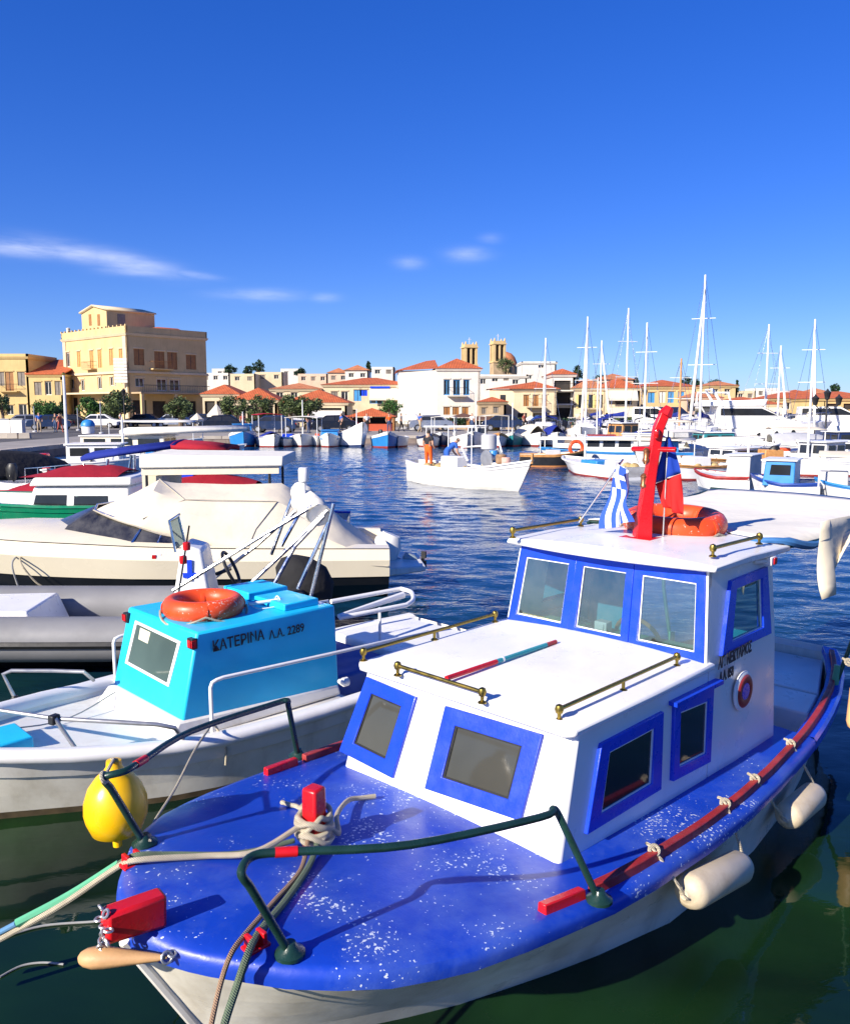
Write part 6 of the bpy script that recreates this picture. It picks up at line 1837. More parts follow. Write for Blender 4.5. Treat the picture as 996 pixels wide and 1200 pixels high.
def building(label, px, Y, w, d, yaw, py_top, wall, front=(), right=(), roof='flat', rh=1.5, over=.35, tile=TILE, ground=QZ, cornice=True, name='house', cat='house', shopfront=None, left_wall=None, parapet=.0, px_right=False, group=None, windowmat=None):
    """px,Y: foot of the facade's left corner (or right corner); facade runs along yaw; windows as (px, top row, bottom row, width m, style)"""
    ya = math.radians(yaw); p = Vector((xat(px, Y), Y, 0))
    if px_right: p = p - Vector((math.cos(ya), math.sin(ya), 0)) * w
    FBd = Frame(p, ya)
    zt_ = on_y(px, py_top, Y).z
    g = ground - .3
    t = thing(name, label, cat, (p.x, p.y, 0), ya, group)
    def specs(lst, plane):
        out = []
        for (wx, a, b, ww, stl) in lst:
            P1 = FBd.RY(wx, a, 0) if plane == 'f' else FBd.RX(wx, a, w)
            P2 = FBd.RY(wx, b, 0) if plane == 'f' else FBd.RX(wx, b, w)
            u = P1.x if plane == 'f' else P1.y
            out.append((u, max(P2.z, ground + .05), P1.z, ww, stl))
        return out
    def wallp(plane, lst):
        m_ = MB(); W_ = w if plane == 'f' else d
        O = Vector((0, 0, g)) if plane == 'f' else Vector((w, 0, g)); ux = Vector((1, 0, 0)) if plane == 'f' else Vector((0, 1, 0)); inn = Vector((0, 1, 0)) if plane == 'f' else Vector((-1, 0, 0))
        H = zt_ - g; hs = []
        for u, z0, z1, ww, stl in lst:
            h = ((u - ww / 2) / W_, (z0 - g) / H, (u + ww / 2) / W_, (z1 - g) / H)
            h = (max(.004, h[0]), max(.004, h[1]), min(.996, h[2]), min(.996, h[3]))
            if h[2] > h[0] + .003 and h[3] > h[1] + .003: hs.append((h, u, z0, z1, ww, stl))
        wall_holes(m_, O, O + ux * W_, O + ux * W_ + Vector((0, 0, H)), O + Vector((0, 0, H)), [h[0] for h in hs], .25, inn)
        wo = m_.build('wall', wall, t)
        for h, u, z0, z1, ww, stl in hs:
            a = O + ux * (u - ww / 2); b = O + ux * (u + ww / 2)
            Q = lambda q, z, dep: Vector((q.x, q.y, z)) + inn * dep
            st0 = stl[0]
            m2 = MB()
            if st0 == 'shut':
                m2.slab([Q(a, z0, .08), Q(b, z0, .08), Q(b, z1, .08), Q(a, z1, .08)], .03); wn_ = m2.build('shutter', stl[1], t)
                m2 = MB(); mid = (a + b) / 2; m2.slab([Q(mid - ux * .03, z0, .065), Q(mid + ux * .03, z0, .065), Q(mid + ux * .03, z1, .065), Q(mid - ux * .03, z1, .065)], .02); m2.build('meeting_stile', IRON, wn_)
            elif st0 == 'open':
                m2.slab([Q(a, z0, .18), Q(b, z0, .18), Q(b, z1, .18), Q(a, z1, .18)], .03); wn_ = m2.build('window', PANE_K, t)
                for sg, e in ((-1, a), (1, b)):
                    m2 = MB(); f = e + ux * sg * ww * .5; m2.slab([Q(e, z0, -.03), Q(f, z0, -.06), Q(f, z1, -.06), Q(e, z1, -.03)], .04); m2.build('shutter', stl[1], wn_)
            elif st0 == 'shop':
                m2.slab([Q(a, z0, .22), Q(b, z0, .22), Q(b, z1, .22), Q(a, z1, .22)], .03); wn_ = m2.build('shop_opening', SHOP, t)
            else:
                m2.slab([Q(a, z0, .18), Q(b, z0, .18), Q(b, z1, .18), Q(a, z1, .18)], .03); wn_ = m2.build('window', PANE_K, t)
                m2 = MB(); mid = (a + b) / 2
                frame_ring(m2, [Q(a, z0, .17), Q(b, z0, .17), Q(b, z1, .17), Q(a, z1, .17)], .09, .06, -inn, .05); m2.slab([Q(mid - ux * .04, z0, .15), Q(mid + ux * .04, z0, .15), Q(mid + ux * .04, z1, .15), Q(mid - ux * .04, z1, .15)], .04); m2.build('frame', stl[1] if len(stl) > 1 else WHITE_S, wn_)
            if st0 != 'shop':
                m2 = MB(); m2.hexa([Q(a - ux * .1, z1 + .05, -.07), Q(b + ux * .1, z1 + .05, -.07), Q(b + ux * .1, z1 + .05, .05), Q(a - ux * .1, z1 + .05, .05)], [Q(a - ux * .1, z1 + .2, -.10), Q(b + ux * .1, z1 + .2, -.10), Q(b + ux * .1, z1 + .2, .05), Q(a - ux * .1, z1 + .2, .05)]); m2.build('lintel', windowmat or wall, wn_)
            if 'bal' in stl:
                m2 = MB(); bw = .75; m2.hexa([Q(a - ux * bw, z0 - .18, -.85), Q(b + ux * bw, z0 - .18, -.85), Q(b + ux * bw, z0 - .18, .02), Q(a - ux * bw, z0 - .18, .02)], [Q(a - ux * bw, z0 - .02, -.9), Q(b + ux * bw, z0 - .02, -.9), Q(b + ux * bw, z0 - .02, .02), Q(a - ux * bw, z0 - .02, .02)]); bl = m2.build('balcony', wall, t)
                m2 = MB(); A1, B1 = a - ux * bw, b + ux * bw; zz = z0 + .9
                m2.tube([Q(A1, zz, 0), Q(A1, zz, -.85), Q(B1, zz, -.85), Q(B1, zz, 0)], .03, 4)
                n = int(((B1 - A1).length) / .18)
                for k in range(n + 1): q = A1.lerp(B1, k / n); m2.tube([Q(q, z0, -.85), Q(q, zz, -.85)], .014, 4)
                m2.build('balcony_rail', IRON if stl[-1] != 'rust' else BROWN_SH, bl)
        return wo
    wallp('f', specs(front, 'f'))
    wallp('r', specs(right, 'r'))
    m_ = MB(); m_.add([(0, 0, g), (0, d, g), (0, d, zt_), (0, 0, zt_)], [(0, 1, 2, 3)]); m_.add([(0, d, g), (w, d, g), (w, d, zt_), (0, d, zt_)], [(0, 1, 2, 3)]); m_.build('rear_wall', wall, t)
    if cornice:
        m_ = MB(); m_.hexa([(-.12, -.12, zt_ - .30), (w + .12, -.12, zt_ - .30), (w + .12, d + .12, zt_ - .30), (-.12, d + .12, zt_ - .30)], [(-.28, -.28, zt_ + .02), (w + .28, -.28, zt_ + .02), (w + .28, d + .28, zt_ + .02), (-.28, d + .28, zt_ + .02)]); m_.build('cornice', windowmat or wall, t)
    o = over
    if roof == 'hip':
        m_ = MB(); k = min(w, d) / 2 + o; a, b = (k - o if w >= d else w / 2), (w - k + o if w >= d else w / 2); c1, c2 = (d / 2 if w >= d else k - o), (d / 2 if w >= d else d - k + o)
        E4 = [(-o, -o, zt_ + .03), (w + o, -o, zt_ + .03), (w + o, d + o, zt_ + .03), (-o, d + o, zt_ + .03)]
        R = [(a, c1, zt_ + rh), (b, c2, zt_ + rh)]
        if w >= d: fs = [(0, 1, 5, 4), (1, 2, 5), (2, 3, 4, 5), (3, 0, 4), (3, 2, 1, 0)]
        else: fs = [(0, 1, 4), (1, 2, 5, 4), (2, 3, 5), (3, 0, 4, 5), (3, 2, 1, 0)]
        m_.add(E4 + R, fs); m_.build('roof', tile, t, angle=10)
    elif roof == 'gable':
        m_ = MB(); m_.add([(-o, -o, zt_), (w + o, -o, zt_), (w + o, d / 2, zt_ + rh), (-o, d / 2, zt_ + rh), (w + o, d + o, zt_), (-o, d + o, zt_)], [(0, 1, 2, 3), (3, 2, 4, 5), (0, 3, 5), (1, 4, 2)]); m_.build('roof', tile, t, angle=10)
    elif roof == 'shed':
        m_ = MB(); m_.hexa([(-o, -o, zt_), (w + o, -o, zt_), (w + o, d, zt_ + rh), (-o, d, zt_ + rh)], [(-o, -o, zt_ + .15), (w + o, -o, zt_ + .15), (w + o, d, zt_ + rh + .15), (-o, d, zt_ + rh + .15)]); m_.build('roof', tile, t, angle=10)
    else:
        m_ = MB(); m_.add([(0, 0, zt_ - .05), (w, 0, zt_ - .05), (w, d, zt_ - .05), (0, d, zt_ - .05)], [(0, 1, 2, 3)]); m_.build('roof', QUAY, t)
        if parapet:
            m_ = MB()
            for q in (((0, 0), (w, 0)), ((w, 0), (w, d)), ((0, d), (w, d)), ((0, 0), (0, d))):
                (x0, y0), (x1, y1) = q; m_.box(((x0 + x1) / 2, (y0 + y1) / 2, zt_ + parapet / 2), (abs(x1 - x0) + .25, abs(y1 - y0) + .25, parapet))
            m_.build('parapet', wall, t)
    t['zt'] = zt_
    return t, FBd, zt_
def shop_awning(t, FB_, pa, pb, z_drop=.6, out=1.6, mat=AWN_C):
    a, b = FB_.RY(*pa, -.02), FB_.RY(*pb, -.02)
    m_ = MB(); m_.hexa([(a.x, -.02, a.z - .04), (b.x, -.02, a.z - .04), (b.x, -out, a.z - z_drop - .04), (a.x, -out, a.z - z_drop - .04)], [(a.x, -.02, a.z), (b.x, -.02, a.z), (b.x, -out, a.z - z_drop), (a.x, -out, a.z - z_drop)])
    m_.box(((a.x + b.x) / 2, -out, a.z - z_drop - .15), (b.x - a.x, .03, .25)); m_.build('shop_awning', mat, t)
SH = lambda m: ('shut', m)
# ---- the ochre mansion, seen on its corner
L_ = [(80, 413, 430, 1.0, ('pane', WHITE_S)), (92.5, 412, 430, 1.0, SH(TAN_SH)), (107.5, 411, 432, 1.05, SH(TAN_SH) + ('bal', 'rust')), (117, 410, 431, 1.05, SH(TAN_SH)), (130.5, 409, 428, 1.05, SH(TAN_SH)), (142, 409, 427, 1.05, SH(TAN_SH)),
      (85, 444, 456, 1.1, ('pane', WHITE_S)), (97, 445, 458, 1.1, ('pane', WHITE_S)), (117, 442, 456, 1.1, ('pane', WHITE_S)), (131, 442, 452, 1.0, ('pane', WHITE_S)), (145, 441, 450, 1.0, ('pane', WHITE_S)),
      (88, 466, 494, 1.6, ('shop',)), (108, 466, 494, 1.6, ('shop',)), (130, 466, 494, 1.8, ('shop',))]
R_ = [(163, 409, 428, 1.5, SH(BROWN_SH)), (187, 412, 432, 1.5, SH(BROWN_SH) + ('bal', 'rust')), (202, 413, 433, 1.5, SH(BROWN_SH)), (224, 416, 433, 1.6, SH(BROWN_SH)), (164, 443, 453, 1.3, ('pane', WHITE_S)), (190, 444, 458, 1.6, ('pane', WHITE_S)), (205, 445, 458, 1.6, ('pane', WHITE_S)),
      (164, 469, 490, 2.0, ('shop',)), (187, 470, 490, 2.0, ('shop',)), (222, 470, 490, 2.2, ('shop',))]
mw = 17.2
ang_l = math.degrees(math.atan2(-8.0, 9.2))
man, FM, mz = building('ochre neoclassical mansion with pedimented attic and brown shutters', 152, 110, mw, 12.0, ang_l, 390, OCHRE_P, L_, R_, roof='flat', parapet=.9, name='mansion', px_right=True, windowmat=CREAM_S)
# attic storey with pediment, on the front-left facade
p0 = FM.RY(97, 390, .4); p1 = FM.RY(126, 386, .4)
m_ = MB(); za, zp = FM.RY(97, 366, .4).z, FM.RY(111, 358, .4).z
x0, x1 = p0.x, p1.x; xm = (x0 + x1) / 2
m_.add([(x0, .4, mz), (x1, .4, mz), (x1, .4, za), (xm, .4, zp), (x0, .4, za)], [(0, 1, 2, 3, 4)])
m_.add([(x1, .4, mz), (x1, 7.5, mz), (x1, 7.5, za), (x1, .4, za)], [(0, 1, 2, 3)]); m_.add([(x0, .4, mz), (x0, 7.5, mz), (x0, 7.5, za), (x0, .4, za)], [(0, 1, 2, 3)]); m_.add([(x0, 7.5, mz), (x1, 7.5, mz), (x1, 7.5, za), (xm, 7.5, zp), (x0, 7.5, za)], [(0, 1, 2, 3, 4)])
at_ = m_.build('attic', OCHRE_P, man)
m_ = MB(); m_.add([(x0 - .2, .1, za), (xm, .1, zp + .12), (xm, 7.7, zp + .12), (x0 - .2, 7.7, za)], [(0, 1, 2, 3)]); m_.add([(x1 + .2, .1, za), (xm, .1, zp + .12), (xm, 7.7, zp + .12), (x1 + .2, 7.7, za)], [(0, 1, 2, 3)]); o = m_.build('attic_roof', CREAM_S, man); o.modifiers.new('thickness', 'SOLIDIFY').thickness = .2
for px in (106, 116):
    q = FM.RY(px, 374, .38); m_ = MB(); m_.box((q.x, .38, q.z - .1), (.65, .06, 1.5)); m_.build('attic_window', BROWN_SH, at_)
q = FM.RX(136, 374, x1); m_ = MB(); m_.box((x1 + .02, 2.5, za - 1.2), (.06, 1.1, 1.3)); m_.build('attic_window', GREY_SH, at_)
m_ = MB(); m_.box((mw - 3.6, 7.5, mz + .7), (6.0, 7, 1.2), 0, .45); m_.build('tiled_roof', TILE, man)
q = FM.RY(82, 388, .5); m_ = MB(); m_.lathe([(.3, 0), (.3, .9), (.22, .95), (.3, 1.3), (.1, 1.4)], (.6, .6, mz + .3), 10); m_.build('chimney', WHITE_S, man)
for k in range(18):
    u = k / 17; m_ = MB(); m_.box((lerp(-.15, mw, u), -.02, mz + 1.0), (.22, .22, .25)); m_.build('parapet_post', OCHRE_P, man)
for a_, b_ in ((0.1, .9), (mw - .9, mw - .1)):
    m_ = MB(); m_.hexa([(a_, -.10, 0), (b_, -.10, 0), (b_, .05, 0), (a_, .05, 0)], [(a_, -.10, mz - .35), (b_, -.10, mz - .35), (b_, .05, mz - .35), (a_, .05, mz - .35)]); m_.build('pilaster', CREAM_S, man)
zb1 = FM.RY(110, 438, 0).z
m_ = MB(); m_.box((mw / 2, -.12, zb1), (mw + .3, .3, .3)); m_.box((mw + .12, 6.0, zb1 - .0), (.3, 12.2, .28)); m_.build('string_course', CREAM_S, man)
zg = FM.RX(190, 461, mw).z
m_ = MB(); m_.box((mw + 1.2, 5.6, zg), (2.4, 10.5, .22)); tr = m_.build('terrace', STONE_S, man)
m_ = MB(); m_.tube([(mw + 2.3, .4, zg + 1.0), (mw + 2.3, 10.8, zg + 1.0)], .04, 4)
for k in range(40): m_.tube([(mw + 2.3, .4 + k * .266, zg + .1), (mw + 2.3, .4 + k * .266, zg + 1.0)], .018, 4)
m_.build('terrace_rail', IRON, tr)
for y in (.6, 5.5, 10.5):
    m_ = MB(); m_.box((mw + 2.2, y, zg / 2), (.4, .4, zg)); m_.build('terrace_pillar', OCHRE_P, tr)
m_ = MB(); m_.box((mw / 2, -.9, FM.RY(120, 461, 0).z), (mw - .5, 1.8, .22)); m_.build('front_terrace', CREAM_S, man)
# scaffold-like white louvred box on the corner
q = FM.RX(152, 432, mw); t = thing('signboard', 'white slatted signboard on the corner of the ochre mansion', 'sign', FM.Wd(mw - .2, -.9, 0))
ww0 = FM.RY(145, 418, -.9); 
for k in range(8):
    z0 = on_y(152, 420 + k * 3.7, 109).z; m_ = MB(); m_.box((0, 0, z0 - .1), (1.7, .12, .34)); m_.build('slat', WHITE_S, t)
m_ = MB(); m_.box((-.75, .1, on_y(152, 434, 109).z / 1.0 - .2), (.1, .1, 3.6)); m_.build('frame_post', GALV, t)
# ---- two-storey ochre houses left of it
building('ochre two storey house with dark shutters left of the red roofed wing', 0 - 22, 117, 6.8, 9, 0, 418, OCHRE, [(-10, 436, 452, 1.0, SH(GREY_SH)), (1, 436, 452, 1.0, SH(GREY_SH)), (11, 436, 458, 1.15, SH(BROWN_SH) + ('bal',)), (25, 436, 452, 1.05, SH(GREY_SH)), (12, 475, 486, 1.0, ('pane', WHITE_S)), (27, 474, 487, 1.1, ('pane', WHITE_S))], (), roof='flat', parapet=.4)
building('lower ochre wing with sloping red tile roof beside the mansion', 36, 117, 4.6, 9, 0, 439, OCHRE, [(44.5, 448, 463, 1.0, SH(GREY_SH)), (56.5, 447, 463, .9, ('pane', WHITE_S)), (68.5, 447, 463, 1.0, SH(GREY_SH)), (45, 476, 492, 1.2, ('shop',)), (62, 476, 492, 1.4, ('shop',))], (), roof='shed', rh=2.4)
building('narrow ochre link house in the shade behind the fruit tree', 70, 121, 2.6, 6, 0, 446, OCHRE_P, [(76, 455, 465, .8, SH(GREY_SH))], (), roof='flat')
# ---- low roofs behind the quay trees
building('low tavern with red hip roof right beside the mansion', 238, 100, 4.2, 7, 0, 462, CREAM_S, [(246, 470, 490, 1.2, ('shop',)), (262, 470, 490, 1.6, ('shop',))], (), roof='hip', rh=1.2)
tv, FTv, _ = building('low tavern with double red roof behind the pollarded trees', 272, 98, 5.2, 7, 0, 469, CREAM_S, [(281, 475, 494, 1.4, ('shop',)), (298, 475, 494, 1.6, ('shop',)), (313, 475, 494, 1.4, ('shop',))], (), roof='hip', rh=1.5)
tv, FTv, _ = building('tavern with wide red hip roof and shaded white terrace', 333, 97, 7.2, 8, 0, 472, CREAM_S, [(345, 478, 495, 2, ('shop',)), (365, 478, 495, 2.0, ('shop',)), (388, 478, 495, 2.4, ('shop',))], (), roof='hip', rh=1.6)
shop_awning(tv, FTv, (366, 481), (402, 481), .5, 2.4, AWN_W)
building('cream upper house with tiled roof tucked behind the taverns', 318, 112, 6.5, 7, 0, 456, CREAM_S, [(328, 460, 466, .9, ('pane', WHITE_S)), (345, 460, 466, .9, ('pane', WHITE_S))], (), roof='hip', rh=.9, tile=TILE2)
bl, FBl, _ = building('pale house with sky blue shutters and long red roof', 379, 112, 11.8, 10, 0, 451, CREAM_S, [(392, 459, 468, .9, SH(GREY_SH)), (404, 459, 469, .9, ('pane', WHITE_S)), (419, 457, 470, 1.0, SH(BLUE_SH)), (426, 457, 464, 1.0, SH(BLUE)), (441, 463, 473, 1.8, ('pane', BLUE_SH)), (471, 461, 474, .9, SH(BLUE_SH)), (478, 461, 474, .5, ('pane', WHITE_S)), (388, 480, 495, 1.6, ('shop',)), (410, 480, 495, 1.8, ('shop',)), (445, 480, 495, 2, ('shop',)), (470, 480, 495, 2, ('shop',))], (), roof='hip', rh=1.1)
shop_awning(bl, FBl, (433, 455), (467, 455), 1.3, 1.0, AWN_C)
m_ = MB(); a = FBl.RY(434, 452, 0); b_ = FBl.RY(457, 454.5, 0); m_.box(((a.x + b_.x) / 2, -.12, (a.z + b_.z) / 2), (b_.x - a.x, .1, .42)); m_.build('shop_sign', BLUE, bl)
wh2, FW2, _ = building('white terrace house with blue windows beside the neoclassical house', 466, 110, 4.3, 9, 0, 452, WHITE_S, [(472, 460, 474, .9, ('pane', BLUE_SH)), (482, 460, 474, .9, ('pane', BLUE_SH)), (491, 460, 474, .9, ('pane', BLUE_SH) + ('bal',)), (475, 482, 496, 1.4, ('shop',)), (490, 482, 496, 1.4, ('shop',))], (), roof='flat')
# ---- white neoclassical house
nc, FN, nz = building('large white neoclassical house with red hip roof and long iron balcony', 512, 104, 5.3, 13, 3, 432, WHITE_S, [(523.5, 445, 463, .75, ('pane', BLUE_SH)), (535, 445, 463, .85, ('pane', BLUE_SH) + ('bal',)), (546.5, 445, 463, .75, ('pane', BLUE_SH)), (523.5, 477, 486, .8, SH(BROWN_SH)), (534, 477, 486, .8, SH(BROWN_SH)), (545, 477, 486, .8, SH(BROWN_SH))], (), roof='hip', rh=1.4)
m_ = MB(); m_.add([(-4.6, 1.6, QZ - .3), (0, 0, QZ - .3), (0, 0, nz - .2), (-4.6, 1.6, nz - .2)], [(0, 1, 2, 3)]); m_.add([(-4.6, 1.6, QZ - .3), (-4.6, 12, QZ - .3), (-4.6, 12, nz - .2), (-4.6, 1.6, nz - .2)], [(0, 1, 2, 3)]); m_.build('side_wing', WHITE_S, nc)
m_ = MB(); m_.add([(-5.0, 1.3, nz - .18), (.2, -.35, nz + .0), (.2, 7, nz + 1.45), (-1.0, 7, nz + 1.3), (-5.0, 12, nz - .18)], [(0, 1, 2, 3), (0, 3, 4)]); m_.build('wing_roof', TILE, nc, angle=10)
# ---- the church: twin bell towers and dome
def bell_tower(label, px, Y, wpx, py_top):
    X0, z1 = xat(px, Y), zat(py_top, Y); w = wpx / FPX * Y
    t = thing('bell_tower', label, 'bell tower', (X0, Y, 0), math.radians(14))
    m_ = MB(); zs_ = z1 - 5.2; m_.box((0, 0, zs_ / 2), (w, w, zs_)); m_.build('shaft', STONE_S, t)
    m_ = MB(); m_.box((0, 0, zs_ + .1), (w * 1.12, w * 1.12, .35)); m_.box((0, 0, z1 - .7), (w * 1.12, w * 1.12, .3)); m_.build('cornice', OCHRE_P, t)
    for sx in (-1, 1):
        for sy in (-1, 1):
            m_ = MB(); m_.box((sx * w * .42, sy * w * .42, zs_ + 2.4), (w * .17, w * .17, 4.5)); m_.build('belfry_pier', OCHRE_P, t)
    for s4 in range(4):
        M = Matrix.Rotation(s4 * math.pi / 2, 4, 'Z')
        m_ = MB(); m_.box((0, -w * .44, zs_ + 2.2), (w * .14, w * .1, 4.1)); m_.xf(M); m_.build('mullion', OCHRE_P, t)
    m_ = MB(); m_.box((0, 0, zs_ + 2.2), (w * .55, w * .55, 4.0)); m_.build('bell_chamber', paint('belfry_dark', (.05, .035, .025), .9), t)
    m_ = MB(); m_.box((0, 0, z1 - .3), (w * 1.0, w * 1.0, .6)); m_.build('parapet', OCHRE_P, t)
    for sx in (-1, 1):
        for sy in (-1, 1):
            m_ = MB(); m_.lathe([(.3, 0), (.25, .35), (.02, .8)], (sx * w * .42, sy * w * .42, z1), 8); m_.build('pinnacle', OCHRE_P, t)
    m_ = MB(); m_.tube([(0, 0, z1), (0, 0, z1 + 1.8)], .06, 5); m_.tube([(-.45, 0, z1 + 1.3), (.45, 0, z1 + 1.3)], .05, 5); m_.build('cross', WHITE_S, t)
    return t
bell_tower('square stone bell tower rising behind the white neoclassical house', 549.5, 215, 15, 404)
bell_tower('square stone bell tower beside the church dome', 582.5, 212, 14.5, 400)
Yd_ = 222; X0 = xat(592, Yd_); t = thing('church_dome', 'red tiled church dome on a round drum beside the bell tower', 'church', (X0, Yd_, 0))
za = zat(428, Yd_); R0 = 2.9
m_ = MB(); m_.lathe([(R0, 0), (R0, za)], (0, 0, 0), 20); dr_ = m_.build('drum', STONE_S, t)
for k in range(10):
    a = k * math.pi / 5; m_ = MB(); m_.box((R0 * math.cos(a), R0 * math.sin(a), za - 1.2), (.25, .7, 1.6), a); m_.build('drum_window', PANE_K, dr_)
m_ = MB(); m_.lathe([(R0 + .2, za), (R0 * .96, za + 1.0), (R0 * .8, za + 2.1), (R0 * .5, za + 3.0), (.1, za + 3.5)], (0, 0, 0), 20); m_.build('dome', TILE2, t)
# ---- houses to the right of it
building('tall white flat roofed block behind the hip roofed cream house', 611, 150, 6.0, 8, 0, 425, WHITE_S, [(634, 428, 431, 1.0, ('pane', WHITE_S)), (620, 440, 444, .9, ('pane', WHITE_S))], (), roof='flat', parapet=.2)
building('white flat roofed house under the bell towers', 560, 140, 8.0, 8, 0, 441, WHITE_S, [(566, 444, 450, .9, ('pane', WHITE_S)), (580, 443, 447, 1, ('pane', WHITE_S)), (593, 441, 446, .9, SH(GREY_SH)), (604, 445, 450, 1, ('pane', WHITE_S))], (), roof='flat', parapet=.3)
c8, F8, _ = building('cream two storey house with red hip roof and wooden balcony', 602, 101, 5.0, 9, -4, 456, CREAM_S, [(616.5, 463, 476, .65, SH(BROWN_SH)), (627.5, 463, 476, .65, SH(BROWN_SH) + ('bal', 'rust')), (638, 463, 476, .6, SH(BROWN_SH)), (612, 484, 497, 1.1, ('shop',)), (634, 484, 497, 2.0, ('shop',))], (), roof='hip', rh=1.0, over=.5)
m_ = MB(); m_.add([(0, 0, QZ - .3), (-2.9, 1.4, QZ - .3), (-2.9, 1.4, c8['zt']), (0, 0, c8['zt'])], [(0, 1, 2, 3)]); sw = m_.build('left_wall', CREAM_S, c8)
q = F8.RY(598, 470, .5); m_ = MB(); m_.box((-1.3, .6, q.z), (.7, .1, 1.5), -.45); m_.build('window', PANE_K, sw)
m_ = MB(); m_.add([(.0, -.5, c8['zt'] + .03), (-3.3, 1.3, c8['zt'] + .03), (2.5, 5, c8['zt'] + 1.0)], [(0, 1, 2)]); m_.add([(-3.3, 1.3, c8['zt'] + .03), (-3.3, 8, c8['zt'] + .03), (2.5, 5, c8['zt'] + 1.0)], [(0, 1, 2)]); m_.build('side_roof', TILE, c8, angle=10)
building('small stone house with low red roof between the white and cream houses', 563, 97, 2.9, 5, 0, 471, STONE_S, [(581, 477, 484, .6, SH(GREY_SH)), (567, 478, 485, .5, SH(GREY_SH)), (575, 488, 498, 1.2, ('shop',))], (), roof='hip', rh=.6)
ap, FA, _ = building('apartment block with stacked shaded balconies', 647, 104, 2.7, 8, 0, 439, WHITE_S, [(659, 446, 457, 2.0, ('shop',)), (659, 460, 473, 2.0, ('shop',)), (659, 478, 494, 2.0, ('shop',))], (), roof='hip', rh=.8)
for py in (458, 474):
    z0 = FA.RY(659, py, 0).z; m_ = MB(); m_.box((1.35, -.5, z0), (2.7, 1.0, .15)); bb = m_.build('balcony', WHITE_S, ap); m_ = MB(); m_.tube([(0, -.95, z0 + .9), (2.7, -.95, z0 + .9)], .03, 4)
    for k in range(16): m_.tube([(k * .18, -.95, z0), (k * .18, -.95, z0 + .9)], .014, 4)
    m_.build('balcony_rail', IRON, bb)
yh, FY_, _ = building('cream house with open yellow shutters under a red roof', 672, 103, 4.0, 8, 0, 455, CREAM_S, [(680, 463, 478, .5, ('open', YEL_SH)), (692, 463, 478, .55, ('open', YEL_SH) + ('bal',)), (704, 463, 478, .5, ('open', YEL_SH)), (690, 486, 498, 3.0, ('shop',))], (), roof='hip', rh=1.2, tile=TILE2)
shop_awning(yh, FY_, (673, 485), (707, 485), .7, 1.8)
ah, FAh, _ = building('cream house with two tiers of striped awnings', 708, 102, 4.2, 8, 0, 455, CREAM_S, [(726, 466, 474, 3.0, ('shop',)), (726, 484, 497, 3.4, ('shop',))], (), roof='hip', rh=1.2)
shop_awning(ah, FAh, (712, 456), (746, 456), 1.1, .9, AWN_C); shop_awning(ah, FAh, (710, 478), (747, 478), .8, 2.0, AWN_C)
pk, FP_, _ = building('pale yellow house with light blue shutters behind the tall masts', 752, 112, 7.0, 8, 0, 453, OCHRE_P, [(763, 460, 472, .9, SH(BLUE_SH)), (776, 459, 472, .8, SH(WHITE_S)), (786, 459, 472, .8, SH(BLUE_SH)), (798, 459, 472, .8, SH(BLUE_SH)), (770, 482, 496, 2, ('shop',)), (795, 482, 496, 2, ('shop',))], (), roof='hip', rh=1.0)
building('dark pergola house with pinkish roof behind the tall white mast', 806, 108, 4.2, 7, 0, 466, PINK_S, [(816, 470, 482, 2.2, ('shop',)), (834, 470, 482, 1.6, ('shop',)), (818, 486, 497, 3, ('shop',))], (), roof='hip', rh=.8, tile=TILE2)
building('ochre house with tiled roof and a square chimney above the pergola house', 830, 135, 4.4, 7, 0, 452, OCHRE_P, [(838, 456, 463, .9, ('pane', WHITE_S)), (852, 456, 463, .9, ('pane', WHITE_S))], (), roof='hip', rh=.8, tile=TILE2)
lr, FL_, _ = building('long low shop row with orange red roof behind the motor cruisers', 845, 104, 7.6, 8, 0, 474, CREAM_S, [(853, 480, 496, 1.6, ('shop',)), (872, 480, 496, 1.6, ('shop',)), (890, 480, 496, 1.6, ('shop',)), (906, 480, 496, 1.2, ('shop',))], (), roof='hip', rh=1.0)
shop_awning(lr, FL_, (862, 477), (915, 477), .8, 2.0)
building('cream houses with wide red roof behind the smaller yacht', 908, 116, 9.0, 9, 0, 467, OCHRE_P, [(922, 472, 480, .9, ('pane', WHITE_S)), (940, 472, 480, .9, ('pane', WHITE_S)), (958, 472, 480, .9, ('pane', WHITE_S)), (930, 484, 496, 2.2, ('shop',)), (960, 484, 496, 2.2, ('shop',))], (), roof='hip', rh=1.3)
re_, FRe, _ = building('ochre house with orange red awnings beyond the double lamp post', 966, 100, 6.5, 9, 0, 467, OCHRE, [(976, 473, 480, 1.4, ('shop',)), (995, 473, 480, 1.4, ('shop',)), (985, 486, 497, 4, ('shop',))], (), roof='hip', rh=.9)
shop_awning(re_, FRe, (968, 484), (1020, 484), .7, 2.2, AWN_R)
